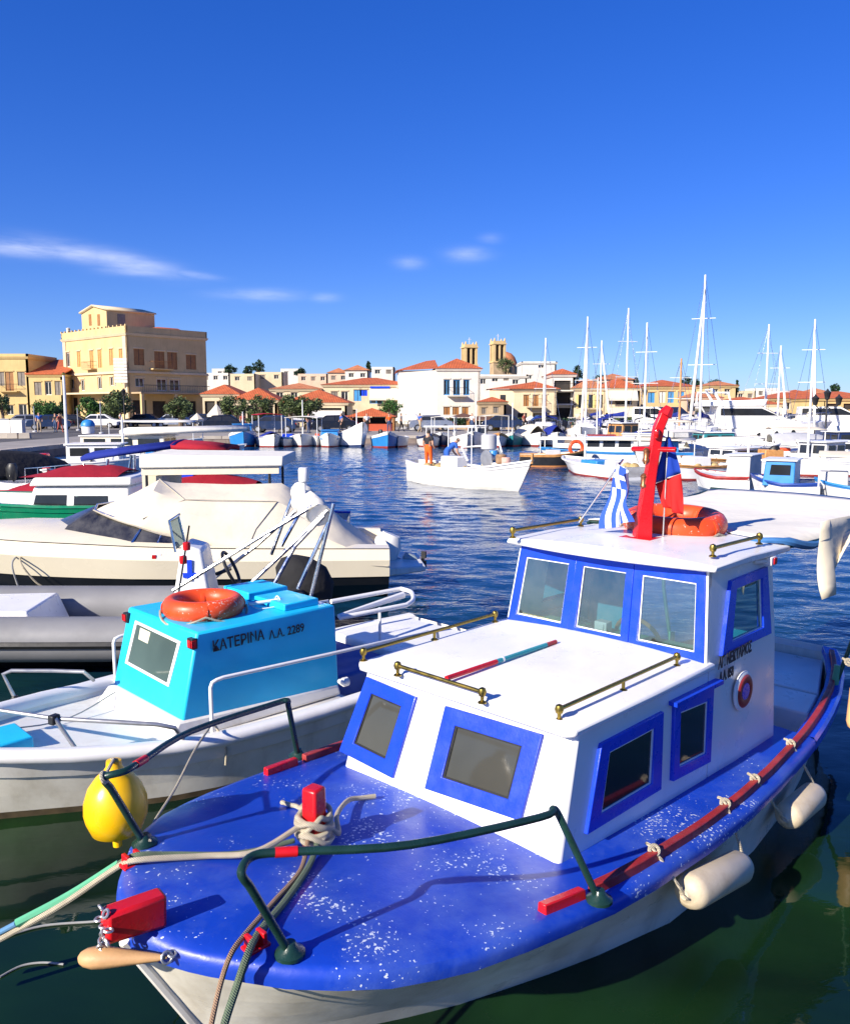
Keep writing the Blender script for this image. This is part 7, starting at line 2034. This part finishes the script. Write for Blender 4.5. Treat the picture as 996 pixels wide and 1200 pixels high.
# ---- distant houses on the slope
far = [(236, 270, 437, 190, WHITE_S, 'flat', 'small cream house with a terrace wall above the low tavern'), (250, 266, 432, 210, WHITE_S, 'flat', 'white cube house under the dark pine'), (271, 300, 438, 180, CREAM_S, 'flat', 'cream flat roofed house with a row of small windows'), (300, 332, 436, 185, CREAM_S, 'flat', 'wide cream house below the paired pines'),
       (330, 352, 432, 230, WHITE_S, 'flat', 'white house standing highest on the slope'), (350, 384, 438, 200, PINK_S, 'flat', 'pinkish house behind the upper tiled roof'), (385, 408, 437, 190, PINK_S, 'hip', 'salmon house with small red roof on the slope'), (405, 432, 434, 170, WHITE_S, 'hip', 'white house with red roof on the slope by the cypress'),
       (436, 462, 430, 160, WHITE_S, 'flat', 'white upper house next to the cypress'), (644, 662, 436, 175, WHITE_S, 'flat', 'far white cube above the apartment block'), (700, 742, 445, 150, PINK_S, 'hip', 'far pinkish house with red roof above the striped awnings'), (862, 884, 458, 190, CREAM_S, 'flat', 'far cream house beside the slim dark cypress'),
       (884, 912, 455, 210, WHITE_S, 'flat', 'far white house with roof terrace behind the motor cruiser'), (914, 944, 458, 200, WHITE_S, 'flat', 'far white house just above the wide red roof'), (946, 975, 461, 190, CREAM_S, 'hip', 'far cream house with red roof behind the yacht rigging'), (980, 1010, 462, 200, WHITE_S, 'flat', 'far white house at the end of the town'), (742, 770, 456, 190, WHITE_S, 'flat', 'far white house left of the pale yellow house'), (800, 832, 455, 185, CREAM_S, 'flat', 'far cream house below the dark pine grove')]
for i, (a, b, top, Y, wm, rf, lab) in enumerate(far):
    w = (b - a) / FPX * Y; n = max(1, int((b - a) / 11)); ws_ = [(lerp(a, b, (k + .5) / n), top + 3.5, top + 8, 1.0, ('pane', WHITE_S) if (k + i) % 3 else SH(GREY_SH)) for k in range(n)]
    building(lab, a, Y, w, 7, 0, top, wm, ws_, (), roof=rf, rh=1.2, cornice=False, ground=1.0, tile=TILE2)

# ================================================================== trees
LEAF_A = leaf_mat('leaf_dusty_green', (.085, .115, .035)); LEAF_B = leaf_mat('leaf_deep_green', (.022, .055, .018)); LEAF_C = leaf_mat('leaf_bright_green', (.06, .14, .025))
BARK = paint('tree_bark', (.14, .10, .07), .9, .3, 5)
def leaf_cloud(n, rx, rz, cz, size, clumps, seed, shape='ball'):
    rnd = random.Random(seed); m_ = MB(); cl = []
    for k in range(clumps):
        while True:
            v = Vector((rnd.uniform(-1, 1), rnd.uniform(-1, 1), rnd.uniform(-1, 1)))
            if .35 < v.length < 1: break
        if shape == 'cone': f = (1 - (v.z + 1) / 2 * .9); v.x *= f; v.y *= f
        cl.append((Vector((v.x * rx * .8, v.y * rx * .8, cz + v.z * rz * .82)), rnd.uniform(.22, .42)))
    for i in range(n):
        c, s = cl[rnd.randrange(clumps)]
        d = Vector((rnd.gauss(0, 1), rnd.gauss(0, 1), rnd.gauss(0, .8))); d = d.normalized() * (rnd.random() ** .5) * s * rx
        p = c + d; a = Vector((rnd.gauss(0, 1), rnd.gauss(0, 1), rnd.gauss(0, 1))).normalized(); b = a.orthogonal().normalized(); q = size * rnd.uniform(.6, 1.3)
        m_.add([p - a * q, p + b * q * .45, p + a * q, p - b * q * .45], [(0, 1, 2, 3)])
    return m_
def tree(label, px, Y, py_top, py_bot, rpx, leaf, shape='ball', n=2600, seed=1, base=QZ, clumps=26, group=None, name='tree', size=None):
    X0 = xat(px, Y); z1 = zat(py_top, Y); z0 = zat(py_bot, Y); r = rpx / FPX * Y * 1.22
    t = thing(name, label, 'tree', (X0, Y, base), 0, group)
    m_ = leaf_cloud(n, r, (z1 - z0) / 2, (z0 + z1) / 2 - base, size or r * .085, clumps, seed, shape); m_.build('crown', leaf, t)
    m_ = MB(); h = (z0 + z1) / 2 - base
    m_.tube(spline([(0, 0, -.3), (.04 * r, .02, h * .4), (-.05 * r, .03 * r, h * .8), (0, 0, h)], 3), [.14 * r + .05 - .008 * k for k in range(10)], 8)
    rnd = random.Random(seed + 5)
    for k in range(5):
        a = k * 1.26 + rnd.random(); m_.tube([(0, 0, h * .65), (r * .35 * math.cos(a), r * .35 * math.sin(a), h * .9), (r * .6 * math.cos(a), r * .6 * math.sin(a), h + rnd.uniform(0, .3) * r)], [.05 * r + .02, .035 * r + .012, .012], 5)
    m_.build('trunk', BARK, t)
    return t
for i, (px, Y, a, b, r, lf, lab) in enumerate(((52, 88, 468, 489, 13, LEAF_C, 'round fruit tree with bright leaves on the quay by the ochre wing'), (105, 92, 464, 491, 13, LEAF_C, 'round green tree in front of the mansion beside the blue bin'), (136, 90, 456, 491, 17, LEAF_A, 'large dusty green tree in front of the mansion corner'), (211, 92, 462, 491, 15, LEAF_A, 'dusty tree before the shaded side of the mansion'), (3, 90, 460, 487, 9, LEAF_B, 'dark tree half hidden at the end of the ochre houses'),
     (68, 90, 470, 489, 10, LEAF_B, 'dark small tree between the ochre wing and the white pole'))):
    tree(lab, px, Y, a, b, r, lf, seed=20 + i)
for i, px in enumerate((275, 306, 340, 361)):
    tree(('dusty pollarded tree with square trimmed crown next to the white parasol', 'dusty pollarded tree with a pale trunk behind the red roof frame boat', 'dusty pollarded tree behind the narrow rowing boat with blue gear', 'dusty pollarded tree nearest the shaded white terrace')[i], px, 82, 463, 491, 15, LEAF_A, seed=40 + i, clumps=20, group='pollarded trees along the far quay')
tree('round bush behind the red roofed kiosk', 459, 92, 468, 486, 12, LEAF_C, seed=60, n=1400)
tree('ivy clad tree at the foot of the church tower', 592, 200, 417, 438, 9, LEAF_A, seed=61, n=1500)
for i, (px, Y, a, b, r, shp, lab) in enumerate(((271, 205, 428, 441, 7, 'ball', 'low dark pine on the skyline above the white cube house'), (292, 210, 428, 440, 5, 'ball', 'small dark tree on the skyline left of the paired pine'), (304, 205, 421, 440, 7, 'ball', 'dark paired pine on the skyline'), (432, 175, 422, 442, 4.5, 'cone', 'pointed cypress on the skyline by the white upper house'), (675, 165, 423, 450, 8, 'cone', 'tiered araucaria rising behind the apartment block'), (803, 200, 440, 455, 5, 'ball', 'dark pine at the left of the skyline grove'), (816, 205, 444, 456, 8, 'ball', 'broad pine in the middle of the skyline grove'), (836, 200, 445, 457, 9, 'ball', 'spreading pine at the right of the skyline grove'), (862, 190, 444, 462, 2.6, 'cone', 'slim dark cypress beside the far cream house'), (744, 190, 442, 454, 5, 'cone', 'far dark conifer above the striped awning house'), (976, 190, 449, 463, 5, 'ball', 'far dark tree at the end of the town'), (352, 215, 431, 441, 6, 'ball', 'far low tree behind the highest white house'), (705, 170, 441, 448, 9, 'ball', 'dark shrubby tree on the ridge above the yellow shutters'))):
    tree(lab, px, Y, a, b, r, LEAF_B, shape=shp, seed=80 + i, base=6.0, n=900, size=.22)

# ================================================================== quayside furniture
def parasol(label, px, Y, py_top, py_edge, rpx, mat, group=None):
    X0 = xat(px, Y); zt_, ze = zat(py_top, Y), zat(py_edge, Y); r = rpx / FPX * Y
    t = thing('parasol', label, 'parasol', (X0, Y, QZ), 0, group)
    m_ = MB(); ring = [(r * math.cos(k * math.pi / 4 + .39), r * math.sin(k * math.pi / 4 + .39), ze - QZ) for k in range(8)]
    m_.add(ring + [(0, 0, zt_ - QZ)] + [(p[0], p[1], p[2] - .2) for p in ring], [(k, (k + 1) % 8, 8) for k in range(8)] + [(k, (k + 1) % 8, 9 + (k + 1) % 8, 9 + k) for k in range(8)]); m_.build('canopy', mat, t, angle=10)
    m_ = MB(); m_.tube([(0, 0, 0), (0, 0, zt_ - QZ)], .04, 6); m_.build('pole', PIPE_W, t)
    m_ = MB(); m_.lathe([(.35, 0), (.35, .08), (.1, .12)], (0, 0, 0), 10); m_.build('base', GREY_C, t)
parasol('tall cream parasol beside the mansion, pointed like a tent', 254, 84, 473, 486, 11, AWN_C); parasol('wide flat cream parasol beside the stone steps', 484, 84, 483, 490, 15, AWN_W); parasol('peaked white parasol before the neoclassical house', 514, 80, 485, 492, 11, AWN_W); parasol('cream parasol beside the red roofed kiosk', 474, 88, 484, 491, 12, AWN_C); parasol('small cream parasol standing under the ochre awnings', 231, 88, 484, 491, 8, AWN_C); parasol('white square parasol under the cream hip roofed house', 622, 84, 487, 492, 10, AWN_W)
def kiosk(label, px, Y, wpx, py_eave, py_top, rm, wm):
    X0 = xat(px, Y); w = wpx / FPX * Y; ze, zt_ = zat(py_eave, Y) - QZ, zat(py_top, Y) - QZ
    t = thing('kiosk', label, 'kiosk', (X0, Y, QZ), 0)
    m_ = MB(); m_.add([(-w / 2, -w * .35, ze), (w / 2, -w * .35, ze), (w / 2, w * .35, ze), (-w / 2, w * .35, ze), (0, 0, zt_)], [(0, 1, 4), (1, 2, 4), (2, 3, 4), (3, 0, 4), (3, 2, 1, 0)]); m_.build('roof', rm, t, angle=10)
    for sx in (-1, 1):
        for sy in (-1, 1):
            m_ = MB(); m_.box((sx * w * .44, sy * w * .3, ze / 2), (.16, .16, ze)); m_.build('post', BROWN_SH, t)
    m_ = MB(); m_.box((0, 0, ze * .24), (w * .8, w * .5, ze * .48)); m_.build('counter', wm, t)
    m_ = MB(); m_.box((0, w * .22, ze * .7), (w * .8, .1, ze * .45)); m_.build('back_panel', SHOP, t)
kiosk('open kiosk with red tiled pyramid roof on the quay', 436, 80, 58, 488, 478, TILE, AWN_R); kiosk('brown timber kiosk with a yellow banner', 566, 80, 40, 492, 486, paint('brown_roof', (.12, .06, .04), .8), paint('yellow_banner', (.75, .5, .08), .7)); kiosk('dark timber stall beside the peaked white parasol', 543, 86, 34, 489, 484, MATS['brown_roof'], AWN_R)
# white and red flat shelter roofs
def shelter(label, px, Y, wpx, py, dep, mat):
    X0 = xat(px, Y); w = wpx / FPX * Y; z = zat(py, Y) - QZ
    t = thing('shelter', label, 'shelter', (X0, Y, QZ), 0)
    m_ = MB(); m_.hexa([(-w / 2, -dep / 2, z - .35), (w / 2, -dep / 2, z - .35), (w / 2, dep / 2, z - .1), (-w / 2, dep / 2, z - .1)], [(-w / 2, -dep / 2, z - .25), (w / 2, -dep / 2, z - .25), (w / 2, dep / 2, z), (-w / 2, dep / 2, z)]); m_.build('canopy', mat, t)
    for sx in (-1, 1):
        for y in (-dep * .45, dep * .45): m_ = MB(); m_.tube([(sx * w * .47, y, 0), (sx * w * .47, y, z - .15)], .05, 6); m_.build('post', PIPE_W, t)
shelter('white canvas cafe shelter under the pollarded trees', 352, 86, 34, 490, 3, AWN_W); shelter('cream canvas cafe shelter below the white terrace house', 492, 90, 26, 488, 3, AWN_C); shelter('cream cafe shelter before the awning house', 690, 88, 44, 489, 3, AWN_C); shelter('white cafe shelter before the pale yellow house', 772, 88, 50, 489, 3, AWN_W); shelter('cream cafe shelter before the wide red roof', 938, 86, 56, 488, 3, AWN_C); shelter('red cafe shelter between the taverns', 400, 90, 30, 487, 3, AWN_R); shelter('white cafe shelter in front of the stone house', 600, 88, 30, 490, 3, AWN_W)
def lamp_post(label, px, Y, py_top, arms=2, base=QZ):
    X0 = xat(px, Y); z = zat(py_top, Y) - base
    t = thing('street_lamp', label, 'street lamp', (X0, Y, base), 0)
    m_ = MB(); m_.lathe([(.18, 0), (.18, .3), (.1, .5), (.06, .7), (.05, z)], (0, 0, 0), 10); m_.build('post', IRON, t)
    for k in range(arms):
        s = (k * 2 - 1) * .75 if arms > 1 else 0
        if s:
            m_ = MB(); m_.tube(spline([(0, 0, z - .55), (s * .5, 0, z - .75), (s * .95, 0, z - .5)]), .03, 6); m_.build('arm', IRON, t)
        m_ = MB(); m_.lathe([(.05, -.05), (.14, 0), (.22, .38), (.26, .42), (.1, .55), (.02, .68)], (s, 0, z - .45 if s else z - .1), 8); m_.build('lantern', IRON, t)
    if arms > 1:
        m_ = MB(); m_.lathe([(.05, -.05), (.14, 0), (.22, .38), (.26, .42), (.1, .55), (.02, .68)], (0, 0, z - .1), 8); m_.build('lantern', IRON, t)
# short stone pier on the right that carries the double lamp
m_ = MB(); m_.hexa([(21, 53.2, -1.2), (60, 51, -1.2), (60, 56, -1.2), (21, 56.5, -1.2)], [(21, 53.2, .62), (60, 51, .62), (60, 56, .62), (21, 56.5, .62)]); m_.build('pier', QFACE, kind='structure')
lamp_post('black street lamp with three lanterns on the stone pier', 968, 54.5, 466, 2, .62); lamp_post('single black street lamp on the quay beside the awning house', 755, 78, 462, 1); lamp_post('single black street lamp among the left quay trees', 146, 80, 462, 1)
def pole(label, px, Y, py_top, r=.06, mat=None):
    X0 = xat(px, Y); z = zat(py_top, Y); t = thing('flagpole', label, 'pole', (X0, Y, QZ), 0)
    m_ = MB(); m_.tube([(0, 0, 0), (0, 0, z - QZ)], [r, r * .7], 8); m_.build('shaft', mat or PIPE_W, t); m_ = MB(); m_.lathe([(.02, 0), (.1, .06), (.1, .12), (.02, .18)], (0, 0, z - QZ), 8); m_.build('finial', BRASS, t)
    m_ = MB(); m_.lathe([(.2, 0), (.2, .1), (r, .14)], (0, 0, 0), 10); m_.build('foot', GREY_C, t)
pole('white pole standing on the left quay before the mansion', 77, 47, 440, .10); pole('thin grey pole before the round green tree', 118, 70, 470, .06, GALV); pole('short grey pole beside the fruit tree', 40, 75, 476, .06, GALV); pole('thin pale pole beside the large dusty tree', 91, 80, 478, .06, GALV)
# blue-domed recycling bin
q = on_z(104, 508, QZ); t = thing('recycling_bin', 'white recycling bin with a blue dome top on the left quay', 'bin', q)
m_ = MB(); m_.lathe([(.5, 0), (.52, .6), (.5, .62)], (0, 0, 0), 16); m_.build('body', WHITE, t); m_ = MB(); m_.lathe([(.56, .6), (.55, .8), (.42, 1.02), (.2, 1.14), (.02, 1.17)], (0, 0, 0), 16); m_.build('dome', BLUE_L, t)
for i, px in enumerate((8, 22)):
    q = on_z(px, 509, QZ); t = thing('utility_box', ('pale grey utility cabinet at the end of the left quay', 'second pale grey utility cabinet beside the white moped seat')[i], 'cabinet', q)
    m_ = MB(); m_.box((0, 0, .6), (1.0, .5, 1.2)); m_.build('body', GREY_C, t, bevel=.03); m_ = MB(); m_.box((0, -.26, .6), (.9, .03, 1.05)); m_.build('door', WHITE_OLD, t); m_ = MB(); m_.box((0, 0, 1.23), (1.1, .6, .06)); m_.build('lid', GALV, t)
for i, px in enumerate((5, 16, 30)):
    q = on_z(px, 514, QZ); t = thing('concrete_block', ('pale concrete block farthest from the road on the left quay', 'pale concrete block below the utility cabinets', 'pale concrete block nearest the man in blue')[i], 'block', q); m_ = MB(); m_.box((0, 0, .2), (.75, .45, .4), .1 * i, .92); m_.build('block', coping if False else MATS['coping_stone'], t, bevel=.03)
# ---- parked cars
def car(label, px, py, yaw, mat):
    q = on_z(px, py, QZ); t = thing('parked_car', label, 'car', q, math.radians(yaw), 'cars parked on the left quay')
    prof = [(-2.0, .35), (-2.02, .7), (-1.85, .92), (-1.35, .98), (-.75, 1.42), (.75, 1.45), (1.45, .98), (1.95, .85), (2.05, .6), (2.0, .35)]
    m_ = MB(); rg = []
    for y, k in ((-.82, .0), (-.78, .03), (-.6, .05), (.6, .05), (.78, .03), (.82, .0)): rg.append([(x, y * (.84 if z > 1.2 else 1), z + (k if z > .5 else 0)) for x, z in prof])
    m_.loft(rg, True, True, True); b = m_.build('body', mat, t, angle=45)
    for sg in (-1, 1):
        m_ = MB(); m_.add([(-1.25, sg * .815, 1.0), (-.02, sg * .815, 1.0), (-.02, sg * .71, 1.36), (-.72, sg * .71, 1.36)], [(0, 1, 2, 3)]); m_.build('side_window', PANE_K, b)
        m_ = MB(); m_.add([(.06, sg * .815, 1.0), (1.3, sg * .815, 1.0), (.72, sg * .71, 1.38), (.06, sg * .71, 1.38)], [(0, 1, 2, 3)]); m_.build('side_window', PANE_K, b)
        for x in (-1.25, 1.3):
            m_ = MB(); m_.lathe([(.15, -.1), (.3, -.1), (.32, -.06), (.32, .06), (.3, .1), (.15, .1)], (x, sg * .74, .32), 16, 'y'); w_ = m_.build('wheel', BLACK, t); m_ = MB(); m_.lathe([(.04, -.105), (.18, -.105), (.18, .105), (.04, .105)], (x, sg * .74, .32), 12, 'y'); m_.build('rim', GALV, w_)
        m_ = MB(); m_.box((-1.98, sg * .6, .74), (.12, .28, .14)); m_.build('headlight', WHITE, t); m_ = MB(); m_.box((2.0, sg * .62, .76), (.12, .25, .16)); m_.build('tail_light', RED_LENS, t)
    m_ = MB(); m_.add([(-1.34, -.7, 1.02), (-1.34, .7, 1.02), (-.80, .62, 1.42), (-.80, -.62, 1.42)], [(0, 1, 2, 3)]); o = m_.build('windscreen', PANE_K, b); o.location = (-.02, 0, .03)
CARS = [paint('car_dark_blue', (.015, .025, .06), .2, .05, 1), paint('car_white', (.7, .7, .7), .2, .05, 1), paint('car_silver', (.35, .36, .37), .25, .05, 1, metallic=.6), paint('car_black', (.01, .01, .012), .2, .05, 1)]
for (px, py, yw, k, lab) in ((60, 504, 10, 0, 'dark blue hatchback parked behind the people on the left quay'), (83, 503, 5, 3, 'black car parked beside the white pole'), (118, 502, 0, 1, 'white car parked under the large dusty tree'), (32, 503, 15, 2, 'silver car parked by the fruit tree'), (170, 501, 0, 3, 'black car parked before the mansion terrace'), (205, 501, 0, 2, 'silver car parked beneath the dusty mansion tree'), (236, 500, 0, 0, 'dark blue car parked beside the small cream parasol')):
    car(lab, px, py, yw, CARS[k])
for (px, py, yw, k, lab) in ((262, 506, 5, 3, 'black car parked behind the tall pointed parasol'), (322, 507, -4, 0, 'dark blue car parked between two pollarded trees'), (393, 506, 3, 3, 'black car parked before the red cafe shelter'), (505, 505, 2, 2, 'silver car parked beside the peaked white parasol'), (590, 505, -3, 0, 'dark blue car parked below the stone house'), (640, 506, 4, 3, 'black car parked below the apartment block'), (700, 505, 0, 1, 'white car parked under the yellow shutters'), (868, 503, 2, 0, 'dark blue car parked before the long shop row'), (930, 503, -3, 2, 'silver car parked before the wide red roof')):
    car(lab, px, py, yw, CARS[k])
# ---- clipped hedges and planters that edge the cafes
for i, (px, py, wpx, lab) in enumerate(((290, 503, 40, 'long low hedge behind the boat with red roof frame'), (372, 503, 30, 'low hedge before the wide hip roofed tavern'), (420, 504, 18, 'short hedge beside the red roofed kiosk'), (530, 503, 34, 'low hedge before the neoclassical house'), (606, 503, 26, 'low hedge before the cream hip roofed house'), (665, 503, 30, 'low hedge before the apartment block'), (738, 502, 36, 'low hedge before the striped awnings'), (885, 501, 40, 'low hedge before the long shop row'))):
    q = on_z(px, py, QZ); w = wpx / FPX * q.y
    t = thing('hedge', lab, 'hedge', q, 0); m_ = MB(); rnd = random.Random(300 + i)
    for k in range(700):
        p = Vector((rnd.uniform(-w / 2, w / 2), rnd.uniform(-.35, .35), .35 + rnd.random() ** .7 * .75)); a = Vector((rnd.gauss(0, 1), rnd.gauss(0, 1), rnd.gauss(0, 1))).normalized(); b = a.orthogonal().normalized(); e = rnd.uniform(.08, .16)
        m_.add([p - a * e, p + b * e * .5, p + a * e, p - b * e * .5], [(0, 1, 2, 3)])
    m_.build('foliage', LEAF_B if i % 2 else LEAF_A, t); m_ = MB(); m_.box((0, 0, .2), (w, .6, .4)); m_.build('planter', STONE_S, t)
# ---- people
SKIN = paint('skin', (.50, .27, .17), .6, .05, 4); HAIR = paint('dark_hair', (.02, .015, .01), .7, .1, 5)
def person(label, p, rz, shirt, legs, h=1.72, pose='stand', group=None):
    t = thing('person', label, 'person', p, rz, group)
    me = bpy.data.meshes.new('sk'); s = h / 1.72
    lean = .0
    J = {'pel': (0, 0, .93), 'chest': (0, 0, 1.28), 'neck': (0, 0, 1.47), 'head': (0, -.015, 1.60), 'top': (0, 0, 1.68),
         'shl': (.19, 0, 1.40), 'ell': (.25, .02, 1.13), 'hal': (.24, -.08, .90), 'shr': (-.19, 0, 1.40), 'elr': (-.26, .03, 1.13), 'har': (-.22, -.14, .93),
         'hil': (.10, 0, .88), 'knl': (.11, -.02, .48), 'anl': (.11, .02, .08), 'tol': (.12, -.14, .03), 'hir': (-.10, 0, .88), 'knr': (-.11, -.04, .48), 'anr': (-.12, 0, .08), 'tor': (-.13, -.16, .03)}
    if pose == 'bend':
        for k in ('chest', 'neck', 'head', 'top', 'shl', 'shr', 'ell', 'elr', 'hal', 'har'):
            x, y, z = J[k]; dz = z - .93; J[k] = (x, y - dz * .75, .93 + dz * .66)
        J['hal'] = (.18, -.55, .72); J['har'] = (-.18, -.58, .70); J['ell'] = (.24, -.38, .92); J['elr'] = (-.24, -.38, .90)
    if pose == 'walk':
        J['knl'] = (.11, -.18, .50); J['anl'] = (.11, -.20, .09); J['tol'] = (.12, -.36, .05); J['knr'] = (-.11, .06, .48); J['anr'] = (-.11, .28, .12); J['tor'] = (-.11, .16, .03)
    R = {'pel': .15, 'chest': .155, 'neck': .055, 'head': .098, 'top': .07, 'shl': .075, 'shr': .075, 'ell': .046, 'elr': .046, 'hal': .036, 'har': .036, 'hil': .10, 'hir': .10, 'knl': .062, 'knr': .062, 'anl': .042, 'anr': .042, 'tol': .034, 'tor': .034}
    ks_ = list(J); ix = {k: i for i, k in enumerate(ks_)}
    E_ = [('pel', 'chest'), ('chest', 'neck'), ('neck', 'head'), ('head', 'top'), ('chest', 'shl'), ('shl', 'ell'), ('ell', 'hal'), ('chest', 'shr'), ('shr', 'elr'), ('elr', 'har'), ('pel', 'hil'), ('hil', 'knl'), ('knl', 'anl'), ('anl', 'tol'), ('pel', 'hir'), ('hir', 'knr'), ('knr', 'anr'), ('anr', 'tor')]
    me.from_pydata([tuple(v * s for v in J[k]) for k in ks_], [(ix[a], ix[b]) for a, b in E_], [])
    tmp = bpy.data.objects.new('tmp', me); COL.objects.link(tmp)
    tmp.modifiers.new('skin', 'SKIN')
    for k in ks_: d_ = me.skin_vertices[0].data[ix[k]]; d_.radius = (R[k] * s, R[k] * s * (.8 if k in ('chest', 'pel') else 1)); d_.use_root = (k == 'pel')
    sb = tmp.modifiers.new('sub', 'SUBSURF'); sb.levels = 1; sb.render_levels = 1
    dg = bpy.context.evaluated_depsgraph_get(); bm_ = bpy.data.meshes.new_from_object(tmp.evaluated_get(dg)); bpy.data.objects.remove(tmp)
    bm_.materials.clear()
    for m0 in (SKIN, shirt, legs, HAIR, BLACK): bm_.materials.append(m0)
    zN, yN = J['neck'][2] * s, J['neck'][1] * s
    V = {k: Vector(J[k]) * s for k in J}
    for pl in bm_.polygons:
        c = pl.center; near = min(V, key=lambda k: (V[k] - c).length)
        pl.material_index = {'head': 0 if c.y < V['head'].y + .02 else 3, 'top': 3, 'neck': 0, 'hal': 0, 'har': 0, 'ell': 0, 'elr': 0, 'chest': 1, 'shl': 1, 'shr': 1, 'pel': 2, 'hil': 2, 'hir': 2, 'knl': 2, 'knr': 2, 'anl': 2, 'anr': 2, 'tol': 4, 'tor': 4}[near]
        pl.use_smooth = True
    o = bpy.data.objects.new('body', bm_); COL.objects.link(o); o.parent = t
    return t
CL = {k: canvas('cloth_' + k, v, fold=.2, scale=6) for k, v in dict(blue=(.03, .11, .42), tan=(.45, .34, .22), red=(.42, .10, .07), orange=(.85, .13, .02), dark=(.03, .03, .035), white=(.7, .7, .68), jean=(.05, .08, .16), grey=(.25, .25, .26)).items()}
person('person in a blue shirt and tan shorts standing on the left quay', on_z(47, 507, QZ), .4, CL['blue'], CL['tan'], 1.78)
person('person in a red top walking on the left quay beside the pole', on_z(71, 507, QZ), 1.2, CL['red'], CL['red'], 1.7, 'walk')
person('person in a dark top and blue jeans beside the one in red', on_z(66, 507, QZ), -.5, CL['dark'], CL['jean'], 1.7)
person('person in a white shirt walking past the mansion trees', on_z(142, 502, QZ), 1.6, CL['white'], CL['jean'], 1.72, 'walk')
person('person in grey walking before the mansion terrace', on_z(160, 501, QZ), -1.4, CL['grey'], CL['dark'], 1.72, 'walk')
person('person in a white shirt on the quay by the red roofed kiosk', on_z(430, 508, QZ), .3, CL['white'], CL['dark'], 1.72)
person('person in blue on the quay by the wide flat parasol', on_z(492, 507, QZ), 2.2, CL['blue'], CL['tan'], 1.72, 'walk')
for px, py, rz_, a_, b_, ps, lab in ((285, 507, .5, 'red', 'jean', 'stand', 'person in a red top standing by the blue fishing boat'), (330, 507, 2, 'white', 'tan', 'walk', 'person in white walking along the far quay past the rowing boat'), (362, 508, 1, 'dark', 'jean', 'stand', 'person in dark clothes standing by the white canvas awning boat'), (400, 507, -1, 'blue', 'dark', 'walk', 'person in blue walking before the red cafe shelter'), (456, 508, .2, 'orange', 'jean', 'stand', 'person in an orange top standing by the plain white dinghy'), (470, 506, 1.5, 'grey', 'dark', 'walk', 'person in grey walking past the stone steps'), (553, 507, -.6, 'white', 'jean', 'stand', 'person in a white shirt at the yellow banner kiosk'), (614, 506, .9, 'red', 'dark', 'walk', 'person in red walking past the sagging tarpaulin boat'), (680, 505, 2.4, 'tan', 'dark', 'walk', 'person in tan walking below the yellow shutters')):
    person(lab, on_z(px, py, QZ), rz_, CL[a_], CL[b_], 1.7, ps)
qa = FWB.RY(502, 547, 0); person('fisherman in orange oilskins standing in the stern of the white boat', FWB.Wd(qa.x, 0.0, .34), 2.4, CL['dark'], CL['orange'], 1.55)
qa = FWB.RY(524, 545, 0); person('fisherman in blue bending over the nets of the white boat', FWB.Wd(qa.x, .05, .32), 1.9, CL['blue'], CL['blue'], 1.5, 'bend')
# ---- cafe tables and chairs as small clutter along the far quay
def cafe_set(label, px, py, group):
    q = on_z(px, py, QZ); t = thing('cafe_table', label, 'table', q, random.uniform(0, 3), group)
    m_ = MB(); m_.box((0, 0, .73), (.75, .75, .04)); m_.build('top', paint('table_top', (.5, .42, .3), .6), t); m_ = MB(); m_.tube([(0, 0, 0), (0, 0, .72)], .04, 6); m_.lathe([(.25, 0), (.25, .03)], (0, 0, 0), 8); m_.build('leg', IRON, t)
    c = []
for px in (398, 424, 440, 452, 478, 496, 506, 530, 548, 575, 590):
    cafe_set('small square cafe table on the quay between kiosks and parasols', px, 505 - random.uniform(0, 4), 'cafe tables along the far quay')
